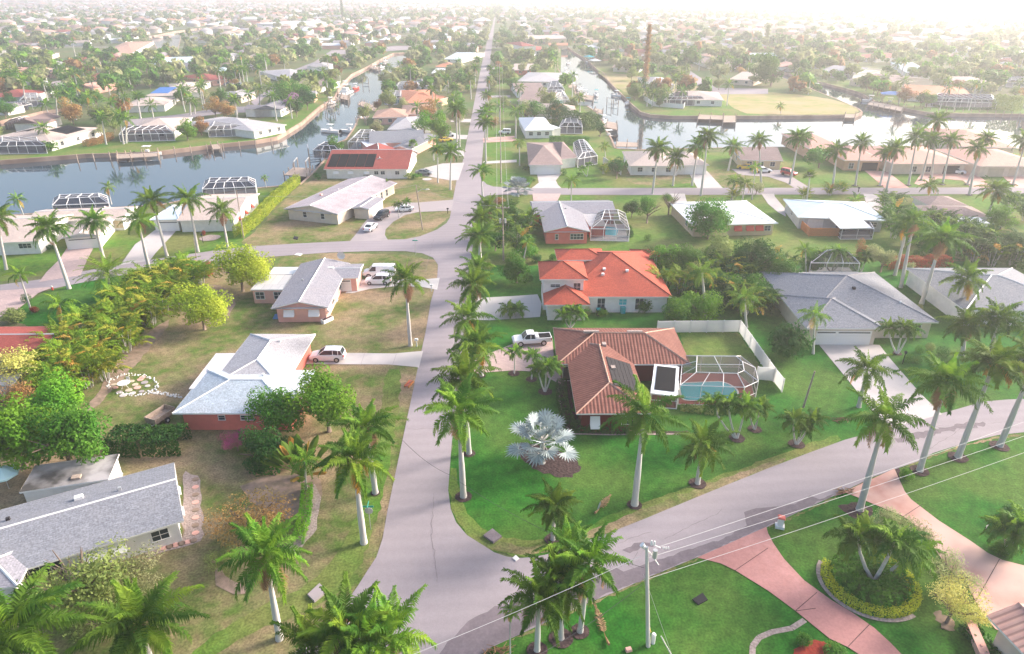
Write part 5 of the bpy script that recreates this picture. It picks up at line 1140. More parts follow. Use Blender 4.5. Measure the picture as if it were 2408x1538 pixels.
for u, v in ((.40, .30), (.62, .28), (.38, .24)): h.roof_box(0, u, v, (.45, .45, .3), 'white')
h.build()
h = House('large grey hip-roofed house with white garage doors and a long pale drive at right', 'w_cream', 'r_dark')
h.wing((1890, 758), (2208, 758), (1880, 640), 'hx', 2.8, .34, .6); h.wing((1897, 772), (2079, 773), (1870, 694), 'hx', 2.85, .34, .6)
h.opening(1, 0, .27, 2.8, 2.2, .03, 'garage_door'); h.opening(1, 0, .68, 4.9, 2.2, .03, 'garage_door'); h.opening(0, 0, .88, 1.6, 1.2, .9)
for t in (.25, .45, .7): h.opening(0, 3, t, .8, 1.5, .7)
h.roof_box(0, .5, .35, (.4, .4, .35), 'dark'); h.roof_box(0, .8, .2, (.25, .25, .3), 'white'); h.build(M['r_pale'])
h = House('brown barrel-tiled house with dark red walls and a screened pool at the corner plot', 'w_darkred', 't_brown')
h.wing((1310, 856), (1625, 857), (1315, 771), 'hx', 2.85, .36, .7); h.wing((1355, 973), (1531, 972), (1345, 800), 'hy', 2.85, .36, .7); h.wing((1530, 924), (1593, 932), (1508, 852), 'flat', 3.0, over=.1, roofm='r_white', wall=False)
h.opening(1, 0, .22, 1.1, 1.5, .6, 'shutter', 'white', 'closed white storm shutter'); h.opening(1, 0, .78, 1.6, 1.0, 1.0); h.opening(0, 0, .04, 1.0, 2.1, .05, 'door', 'black'); h.opening(0, 1, .5, 1.4, 1.2, .9)
h.panel(1, .56, .93, .22, .60, 'dark', n=6)
w = h.wings[2]; mb = MB(); q = [w['a']+w['x']*w['W']*u+w['y']*w['D']*v+Vector((0, 0, .05)) for u, v in ((.12, .12), (.88, .12), (.88, .93), (.12, .93))]; mb.face(q); h.parts.append(('screen_roof', mb, M['black']))
for u, v in ((.58, .78), (.62, .45)): h.roof_box(1, u, v, (.5, .7, .35), 'r_tan', 'skylight')
for u in (.28, .62): h.roof_box(0, u, .52, (2.0, .4, .3), 'r_tan', 'ridge_vent')
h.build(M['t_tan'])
h = House('brown shingle house with flat white porch behind the palm thicket at right', 'w_white', 'r_brown', low=True)
h.wing((2190, 508), (2332, 511), (2180, 483), 'hx', 2.6, .25); h.wing((2185, 484), (2278, 484), (2200, 461), 'hx', 2.6, .3); h.wing((2242, 524), (2328, 525), (2235, 503), 'flat', 2.5, roofm='r_white'); h.opening(2, 0, .5, 3.5, 1.8, .3); h.build()
h = House('grey roofed house cut off by the right edge behind tall palms', 'w_white', 'r_dark')
h.wing((2270, 730), (2560, 730), (2330, 630), 'hx', 2.8, .25, .5); h.wing((2300, 724), (2430, 724), (2320, 680), 'sh', 2.5, .1, roofm='r_tan'); h.build(M['trim'])
h = House('wide white house with sand roofs and paved drive at the left edge', 'w_white', 'r_tan')
h.wing((-90, 575), (92, 567), (-60, 510), 'gx', 2.6, .2, .5); h.wing((142, 560), (236, 553), (140, 500), 'gy', 2.6, .2, .5, roofm='r_tan'); h.wing((60, 522), (290, 514), (70, 494), 'gx', 2.6, .2, .5)
h.opening(0, 0, .80, 2.2, .9, 1.2); h.opening(1, 0, .5, 5.2, 2.2, .03, 'garage_door'); h.opening(2, 0, .93, 2.4, 1.6, .5, 'window', 'w_yellow'); h.build(M['trim'])
h = House('white house with pale blue garage roof and red shutters beside the tall green hedge', 'w_white', 'r_tan')
h.wing((415, 519), (552, 516), (440, 458), 'gx', 2.6, .18, .5); h.wing((352, 517), (421, 516), (362, 482), 'hx', 2.6, .25, .5, roofm='r_lightblue'); h.opening(1, 0, .55, 4.4, 2.1, .03, 'garage_door')
for t in (.2, .45, .7): h.opening(0, 1, t, .9, 1.0, .9, 'shutter', 'red', 'red shutter')
h.build(M['trim'])
h = House('red roofed house at the left edge half hidden by the palm thicket', 'w_white', 'r_red'); h.wing((-140, 848), (84, 846), (20, 768), 'gx', 2.7, .25, .5); h.opening(0, 1, .5, 1.4, 1.2, .9); h.build(M['trim'])
h = House('salmon barrel-tiled house corner in the lower right, by the stamped drive', 'w_cream', 't_pink'); h.wing((2320, 1447), (2440, 1572), (2440, 1418), 'gx', 3.0, .36, .7); h.build()
hh('grey roofed house just behind the left red roofed one', 'w_grey', 'r_pale', [((-120, 905), (30, 905), (-100, 870), 'gx')], 0)
# ---- pool enclosures
cage([(1527, 958), (1590, 962), (1586, 905), (1540, 900)], 'white framed screened patio under the flat black roof of the brown tiled house', 2.7, 2.72, .1, deck='w_deckred', bw=.13)
cage([(1594, 951), (1743, 956), (1775, 941), (1768, 908), (1735, 880), (1600, 879)], 'large white framed pool cage with turquoise pool beside the brown tiled house', 2.7, 3.6, 1.7, pool=[(1597, 903), (1700, 899), (1730, 915), (1735, 930), (1722, 943), (1605, 943)], deck='w_deckred', bw=.085)
cage([(1388, 566), (1478, 568), (1468, 528), (1402, 528)], 'white pool cage with bright blue pool beside the coral house', 2.5, 3.8, 1.8, pool=[(1405, 552), (1450, 556), (1455, 538), (1425, 532), (1408, 538)], poolm='pool_blue', bw=.11)
cage([(1900, 651), (2014, 652), (1996, 630), (1908, 630)], 'white framed cage rising behind the large grey roof', 2.6, 4.2, 2.0, bw=.13)
CG = [([(1315, 314), (1369, 315), (1364, 290), (1326, 290)], 'pool cage beside the white metal roof', 'screen_dark'), ([(1358, 394), (1404, 386), (1380, 352), (1348, 354)], 'dark pool cage behind the brown hip roof', 'screen_dark'),
 ([(1292, 249), (1338, 248), (1327, 229), (1302, 229)], 'pool cage of the nearer gabled house', 'screen'), ([(1285, 224), (1327, 223), (1318, 207), (1290, 207)], 'pool cage of the farther gabled house', 'screen_dark'),
 ([(1560, 248), (1657, 249), (1655, 238), (1570, 237)], 'long pool cage on the canal peninsula', 'screen_dark'), ([(2175, 251), (2340, 256), (2334, 241), (2195, 237)], 'very long pool cage below the bright orange roof', 'screen_dark'),
 ([(1870, 156), (1925, 162), (1915, 148), (1880, 146)], 'grey pool cage at the start of the canal branch', 'screen_dark'), ([(1945, 180), (1995, 187), (1985, 172), (1950, 168)], 'pool cage in front of the long low grey roof', 'screen_dark'),
 ([(820, 352), (880, 352), (888, 328), (842, 328)], 'white arched pool cage by the round green tree on the canal', 'screen'), ([(905, 246), (950, 247), (952, 231), (912, 230)], 'small glass-like cage left of the salmon roof', 'screen'), ([(925, 226), (990, 222), (990, 207), (935, 208)], 'long cage behind the salmon roof', 'screen'),
 ([(0, 363), (112, 361), (104, 342), (0, 344)], 'pool cage at the left edge of the far bank', 'screen_dark'), ([(284, 334), (412, 331), (405, 317), (292, 319)], 'dark pool cage below the tan roof on the left bank', 'screen_dark'), ([(492, 323), (600, 319), (596, 301), (502, 302)], 'white pool cage with blue pool on the left bank', 'screen'),
 ([(50, 251), (104, 250), (100, 236), (56, 237)], 'domed pool cage beside the side canal', 'screen_dark'), ([(130, 508), (262, 502), (258, 485), (134, 490)], 'white framed pool cage behind the left edge house', 'screen_dark'), ([(480, 468), (605, 462), (604, 445), (486, 448)], 'white arched pool cage behind the red shuttered house', 'screen_dark'),
 ([(738, 372), (800, 374), (806, 360), (760, 358)], 'low dark cage behind the brick red roof', 'screen_dark'), ([(2365, 205), (2440, 208), (2430, 194), (2365, 194)], 'pale cage at the right edge above the canal', 'screen')]
for p, l, s in CG: cage(p, l, 2.4, 3.5, 1.5, scr=s, low=True, pool=None if s == 'screen_dark' else [(p[0][0]*.7+p[2][0]*.3, p[0][1]*.75+p[2][1]*.25), (p[1][0]*.75+p[3][0]*.25, p[1][1]*.75+p[3][1]*.25), (p[2][0]*.75+p[0][0]*.25, p[2][1]*.7+p[0][1]*.3), (p[3][0]*.75+p[1][0]*.25, p[3][1]*.7+p[1][1]*.3)], poolm='pool_blue', bw=.12)
# ---- fences and walls
def fence(px, h, label, m='white', post=2.4, name='fence', cat='fence', th=.06, cap=True):
    pts = [G(x, y) for x, y in px]; c = pts[0]; t = thing(name, c, 0, label, cat); pn = MB()
    for a, b in zip(pts, pts[1:]):
        L = (b-a).length; rz = math.atan2((b-a).y, (b-a).x); mid = (a+b)/2-c; pn.box((mid.x, mid.y, h/2+.04), (L, th, h-.08), rz)
        if cap: pn.box((mid.x, mid.y, h+.02), (L, th*2, .07), rz)
        k = max(1, round(L/post))
        for i in range(k+1):
            p = a.lerp(b, i/k)-c; s = MB(); s.box((p.x, p.y, (h+.12)/2), (.15, .15, h+.12), rz); s.build('post', M[m], t)
    pn.build('panel', M[m], t); return t
fence([(1545, 783), (1738, 781), (1819, 898), (1838, 922)], 1.85, 'tall white vinyl fence around the small lawn beside the pool cage', 'vinyl')
fence([(1778, 893), (1818, 897)], 1.85, 'short white fence section joining the pool cage to the long fence', 'vinyl')
fence([(1877, 533), (1902, 556), (1972, 556)], 1.7, 'orange-brown wooden fence beside the pale blue roofed house', 'orangewood')
fence([(1513, 226), (1514, 236), (1537, 250), (1607, 256), (1610, 250)], 1.8, 'curved white wall in front of the peninsula house')
fence([(1418, 385), (1460, 412)], 1.9, 'grey-white boundary wall beside the tan roofed house', 'offwhite')
fence([(1330, 247), (1390, 249)], 1.6, 'white fence beside the gabled pair of houses', 'white')
fence([(2275, 1482), (2325, 1600)], .9, 'low salmon garden wall in the lower right corner', 'w_pink', cap=True, th=.35, name='garden_wall', cat='wall')
# ================================================================ PALMS AND TREES
ordn = ['first', 'second', 'third', 'fourth', 'fifth', 'sixth', 'seventh', 'eighth', 'ninth', 'tenth', 'eleventh', 'twelfth', 'thirteenth', 'fourteenth', 'fifteenth', 'sixteenth', 'seventeenth', 'eighteenth', 'nineteenth', 'twentieth']
NP = [ # base x,y, heart x,y, label, size, ring
 (1090, 1169, 1078, 968, 'tall royal palm in a mulch ring at the corner where the two roads meet', 1.25, .85), (1103, 1067, 1090, 893, 'royal palm in a mulch ring, second from the corner along the main road', 1.15, .7),
 (1132, 884, 1095, 812, 'royal palm with yellow young fronds beside the pink paved drive', 1.25, .6), (1113, 755, 1112, 668, 'royal palm standing beside the slab drive of the orange roofed house', 1.2, 0),
 (1132, 645, 1127, 553, 'royal palm over the road edge left of the coral house', 1.2, 0), (1128, 600, 1130, 512, 'royal palm above the one left of the coral house', 1.0, 0), (1137, 497, 1131, 402, 'royal palm on the corner of the upper side street', 1.0, 0),
 (1122, 700, 1124, 632, 'royal palm between the slab drive and the coral house', 1.15, 0), (1098, 832, 1100, 752, 'royal palm overhanging the road above the pink paved drive', 1.2, 0), (1142, 560, 1148, 488, 'royal palm beside the timber pole with transformers', 1.0, 0), (1146, 330, 1146, 252, 'thin royal palm at right of the main road near the pink drive', .9, 0), (1150, 190, 1152, 160, 'little royal palm at right of the far main road', .95, 0), (1118, 205, 1117, 160, 'royal palm at left of the far main road', 1.0, 0), (1122, 175, 1122, 140, 'farthest royal palm left of the main road', 1.0, 0), (1143, 385, 1141, 288, 'royal palm right of the main road level with the white jeep', 1.05, 0), (1143, 372, 1139, 266, 'royal palm close behind the one level with the white jeep', .95, 0), (1151, 264, 1141, 223, 'royal palm right of the main road beside the silver car', 1.0, 0), (1152, 216, 1149, 187, 'small royal palm right of the main road below the villa', .9, 0),
 (965, 813, 953, 661, 'single royal palm on the dry lawn between two driveways', 1.1, 0), (883, 1160, 862, 1003, 'royal palm behind the pole-straight one on the dry verge', 1.15, .5), (856, 1277, 832, 1082, 'white trunked royal palm on the dry verge beside the street sign', 1.2, 0),
 (658, 1502, 624, 1308, 'royal palm with white trunk in the dry garden, lower left', 1.15, 0), (352, 1556, 326, 1466, 'short royal palm with an orange frond at the bottom left', 1.3, 0), (50, 1640, 62, 1486, 'broad yellow-green palm cut by the lower left corner', 1.5, 0),
 (744, 1660, 735, 1525, 'leftmost of the leafy palms at the bottom edge', 1.0, 0), (806, 1650, 810, 1482, 'tallest of the leafy palms at the bottom edge', 1.05, 0), (868, 1670, 862, 1512, 'middle palm of the leafy group at the bottom edge', 1.0, 0), (926, 1650, 918, 1500, 'rightmost of the leafy palms at the bottom edge', 1.05, 0),
 (1263, 1530, 1268, 1404, 'leftmost palm of the group beside the utility pole', .95, .8), (1319, 1502, 1318, 1368, 'thick trunked palm in the middle of the group by the utility pole', 1.0, .95), (1364, 1486, 1385, 1322, 'rightmost leaning palm of the group by the utility pole', .95, .75), (1322, 1440, 1335, 1290, 'rear palm of the group by the utility pole, over the road', .85, 0),
 (1300, 1270, 1304, 1188, 'short palm on the lawn tip beside the road bend', .85, .8), (1492, 1188, 1515, 978, 'tall royal palm with a pale seed spray in front of the brown tiled house', 1.3, .75), (1640, 1138, 1654, 1045, 'short full-crowned palm in a mulch ring beside the curving road', 1.05, .9),
 (2019, 957, 2038, 868, 'royal palm on the edge of the long pale drive', 1.05, 0), (2021, 1200, 2080, 985, 'big royal palm with drooping brown frond between the two pink drives', 1.3, 1.1), (2162, 1108, 2228, 900, 'royal palm with a leaning grey trunk, first of the three beyond the stamped drive', 1.25, .95), (2252, 1076, 2342, 856, 'royal palm with a grey-green trunk, second of the three beyond the stamped drive', 1.3, 1.0), (2350, 1050, 2440, 850, 'royal palm at the right edge, third beyond the stamped drive', 1.3, 1.0),
 (2262, 838, 2272, 762, 'palm with bare stems before the right edge house', 1.15, 0), (2325, 850, 2330, 745, 'tall palm crowding the right edge house', 1.15, 0), (2398, 862, 2392, 770, 'palm at the right edge among low shrubs', 1.15, 0), (2250, 745, 2274, 655, 'royal palm with a brown skirt left of the right edge house', 1.15, 0),
 (2104, 647, 2136, 532, 'left royal palm of the three behind the large grey roof', 1.2, 0), (2118, 676, 2152, 520, 'middle royal palm of the three behind the large grey roof', 1.2, 0), (2167, 714, 2214, 560, 'right royal palm of the three behind the large grey roof', 1.35, 0), (2318, 528, 2340, 448, 'royal palm beside the brown shingle house at right', 1.15, 0),
 (15, 634, -8, 512, 'royal palm at the left edge above the paved drive', 1.1, 0), (163, 679, 114, 535, 'full crowned royal palm leaning beside the wide paved drive', 1.25, .4), (243, 606, 222, 520, 'royal palm between the two white houses on the left', 1.2, 0), (351, 633, 325, 517, 'royal palm in front of the pale drive on the left', 1.2, 0), (393, 602, 358, 470, 'taller royal palm behind the pale drive on the left', 1.15, 0), (466, 592, 442, 470, 'slender royal palm left of the white-ringed flower bed', 1.1, 0), (536, 583, 520, 497, 'small royal palm right of the white-ringed flower bed', .95, 0),
 (1059, 446, 1060, 356, 'royal palm left of the main road beside the white forecourt', 1.0, 0), (1030, 430, 1029, 352, 'palm left of the pair beside the white forecourt', .8, 0), (1075, 352, 1073, 255, 'tall palm left of the main road beside the grey hip roof', 1.15, 0), (1081, 345, 1080, 262, 'palm touching the tall one beside the grey hip roof', 1.0, 0), (1069, 243, 1068, 205, 'palm left of the main road beside the salmon roof', 1.1, 0), (1108, 233, 1106, 182, 'palm at the road edge above the salmon roofed house', 1.0, 0),
]
for k, (bx, by, cx, cy, lb, s, rg) in enumerate(NP): palm(bx, by, cx, cy, lb, 'royal', s, ring=rg or None, seed=k*7+1)
# the row along the upper street: same kind, told apart by their place
ROW = [(1534, 456, 1547, 348), (1582, 437, 1590, 372), (1627, 436, 1642, 345), (1648, 460, 1665, 322), (1712, 402, 1725, 345), (1790, 433, 1785, 330), (1857, 433, 1878, 323), (1958, 438, 1968, 352), (2011, 437, 2026, 335), (2069, 437, 2088, 358), (2081, 460, 2108, 350), (2136, 436, 2156, 323), (2166, 425, 2190, 327), (2216, 434, 2238, 330), (2274, 434, 2322, 325), (2279, 459, 2300, 350), (2382, 434, 2412, 330), (2190, 418, 2207, 285)]
ROW.sort()
for k, (bx, by, cx, cy) in enumerate(ROW):
    palm(bx, by, cx, cy, ordn[k]+' royal palm from the left in the row along the upper street', 'royal', 1.12, group='royal palms along the upper street', seed=k*3+2, ring=.8 if k > 6 else None, lean_max=12)
for (bx, by, cx, cy, kind, s, lb) in [
 (73, 729, 45, 645, 'coco', .9, 'thin palm beside the red shrub at the left'), (147, 760, 140, 716, 'coco', 1.0, 'low spreading palm on the lawn above the red roof'), (262, 480, 253, 440, 'coco', .8, 'yellowing palm on the canal bank, second from the left'), (55, 506, 40, 468, 'coco', .85, 'yellowing palm on the canal bank at the far left'), (626, 441, 622, 418, 'coco', .55, 'little yellowing palm at the end of the tall hedge'),
 (263, 708, 253, 640, 'date', 1.55, 'grey-green date palm with an orange heart on the left lawn'), (1912, 832, 1917, 742, 'queen', 1.0, 'feathery pale palm in front of the white garage'), (1343, 472, 1344, 426, 'queen', .9, 'drooping palm behind the coral house'), (2182, 474, 2189, 435, 'coco', 1.1, 'palm with a rounded crown above the brown shingle house'),
 (1020, 377, 1018, 328, 'queen', 1.0, 'bushy palm before the slate roofed house'), (971, 368, 971, 338, 'sabal', 1.1, 'round-headed fan palm against the pink wall'), (1229, 288, 1229, 254, 'queen', 1.1, 'palm behind the white metal roof'), (1222, 390, 1221, 335, 'queen', 1.0, 'palm at the corner of the brown hip roof'), (1424, 373, 1422, 343, 'coco', .8, 'palm beside the boundary wall by the canal'), (1836, 267, 1836, 249, 'coco', .9, 'lone palm on the straw coloured field'),
 (1720, 470, 1728, 425, 'queen', 1.1, 'shaggy palm clump above the white roof, left one'), (1745, 474, 1752, 432, 'queen', 1.0, 'shaggy palm clump above the white roof, right one'), (1768, 470, 1776, 392, 'coco', .8, 'slim palm left of the pale drive on the upper street'), (1897, 474, 1904, 412, 'sabal', 1.2, 'fan palm with brown skirt at the upper street'), (2000, 500, 2012, 470, 'coco', .9, 'pale bent palm beside the pale blue roof'),
 (1895, 650, 1893, 585, 'coco', .8, 'yellow-stemmed palm in the thicket left of the cage'), (1755, 770, 1745, 700, 'queen', 1.2, 'dark feathery palm at the end of the thicket'), (1660, 740, 1650, 640, 'queen', 1.3, 'large arching palm in the thicket by the orange roof'), (1228, 625, 1240, 570, 'coco', .75, 'small palm with dead leaves left of the coral house'), (1200, 1560, 1199, 1432, 'coco', .35, 'dying palm with yellow leaf beside the bottom road'),
 (2115, 196, 2129, 143, 'coco', 1.2, 'thin tall palm behind the tan gabled house'), (2210, 258, 2229, 188, 'coco', .9, 'leftmost thin palm before the long canal cage'), (2243, 262, 2257, 200, 'coco', .9, 'middle thin palm before the long canal cage'), (2278, 260, 2297, 198, 'coco', .9, 'rightmost thin palm before the long canal cage'), (2150, 350, 2163, 300, 'queen', 1.2, 'pale palm on the right canal shore')]:
    palm(bx, by, cx, cy, lb, kind, s, name={'coco': 'feather_palm', 'date': 'date_palm', 'queen': 'queen_palm', 'sabal': 'fan_palm'}[kind], seed=int(bx), lean_max=12)
FARP = [(109, 344, 100, 301), (135, 279, 133, 222), (179, 282, 165, 226), (213, 274, 205, 228), (164, 216, 160, 175), (283, 247, 278, 208), (331, 279, 321, 225), (262, 290, 263, 240), (250, 340, 238, 275), (291, 339, 279, 272), (297, 337, 302, 280), (448, 271, 446, 232), (458, 268, 462, 240), (481, 234, 476, 195), (521, 221, 513, 165), (558, 269, 552, 230), (586, 267, 584, 220), (582, 201, 579, 162), (179, 141, 170, 98), (212, 112, 205, 78), (110, 141, 108, 98), (352, 94, 348, 63), (286, 177, 283, 150), (329, 181, 326, 152), (611, 251, 610, 210), (637, 249, 634, 205), (772, 229, 767, 182), (945, 175, 940, 150), (60, 250, 58, 190), (470, 205, 490, 175)]
FARP.sort()
def place_words(x, y): return ('at the far left' if x < 150 else 'at the left' if x < 450 else 'left of centre' if x < 900 else 'near the main road' if x < 1400 else 'right of centre' if x < 1900 else 'at the right')
near_words = [(109, 'before the pool cage'), (0, '')]
for k, (bx, by, cx, cy) in enumerate(FARP):
    palm(bx, by, cx, cy, ('%s palm from the left among those beyond the left canal' % (ordn[k] if k < 20 else 'twenty-'+ordn[k-20] if k < 29 else 'last')), 'royal', 1.1, rad=.28, group='royal palms beyond the left canal', seed=k, low=True, lean_max=12)
# silver fan palm
b = G(1274, 1088); t = thing('silver_fan_palm', b, 0, 'big silver-blue fan palm in the oval mulch bed on the green lawn', 'palm tree')
link('trunk', TR_THIN, t, (0, 0, -.05), (0, 0, 0), (.34, .34, 2.6)); link('crown', BISMARCK, t, (0, 0, 2.7), (0, 0, .4), (1.25, 1.25, 1.25))
b = G(1218, 462); t = thing('silver_fan_palm', b, 0, 'pale silver fan palm beside the upper side street', 'palm tree')
link('trunk', TR_THIN, t, (0, 0, -.05), (0, 0, 0), (.3, .3, 1.7)); link('crown', BISMARCK, t, (0, 0, 1.8), (0, 0, 1.4), (1.35, 1.35, 1.2))
paddle_plant(712, 1120, 'traveller palm with tall paddle leaves beside the dry verge', 26, 3.9)
palm(720, 1150, 716, 1085, 'low yellowing palm under the paddle leaves', 'queen', .8, name='feather_palm', seed=4)
for bx, by, st, lb, rg, s in [(1208, 745, [(1195, 728), (1218, 732)], 'pair of small palms in front of the orange roofed house drive', 0, 1.25), (1340, 772, [(1325, 738), (1345, 733), (1362, 740)], 'small palm clump before the garage of the orange roofed house', 0, 1.2), (1209, 879, [(1211, 830)], 'single small palm in a mulch ring beside the paver drive', .75, 1.0), (1250, 893, [(1252, 840)], 'small palm right of the single one by the paver drive', .75, 1.05), (1282, 922, [(1266, 870), (1300, 868), (1284, 855)], 'three-stemmed small palm in a mulch ring by the entry path', .9, 1.15),
   (1733, 1031, [(1680, 950), (1712, 945), (1752, 950)], 'three-stemmed palm in front of the white pool cage', .9, 1.3), (1775, 1010, [(1760, 955), (1788, 958)], 'two-stemmed palm right of the white pool cage', .8, 1.2), (1873, 1045, [(1862, 980), (1908, 985), (1885, 1002)], 'three-stemmed palm on the lawn below the brown pole', .9, 1.2), (2110, 832, [(2092, 772), (2122, 768), (2140, 775)], 'three-stemmed palm beside the white garage', .6, 1.25),
   (2055, 1366, [(2025, 1272), (2096, 1262), (2150, 1308)], 'three-stemmed palm growing from the round clipped bed', 0, 1.75), (938, 512, [(935, 482), (955, 476)], 'pair of little palms by the parked white coupe', 0, .9), (905, 455, [(890, 434), (908, 430)], 'thin pair of palms against the cream house', 0, .8), (1305, 400, [(1238, 396)], 'palm beside the white garage on the upper street', 0, .9),
   (1955, 640, [(1935, 598), (1968, 590), (1985, 602)], 'palm clump behind the white cage', 0, 1.3), (2025, 640, [(2020, 612), (2040, 605)], 'palm clump right of the white cage', 0, 1.2), (2370, 1300, [(2368, 1252), (2405, 1240)], 'low arching palms beside the small black sign', 0, 1.6), (1380, 415, [(1368, 395), (1385, 388)], 'small palms beside the brown hip roofed house', 0, .9), (430, 316, [(356, 302), (378, 298)], 'palm clump in front of the dark cage on the left bank', 0, 1.3)][:17]:
    cluster_palm(bx, by, st, lb, size=s, ring=rg or None)
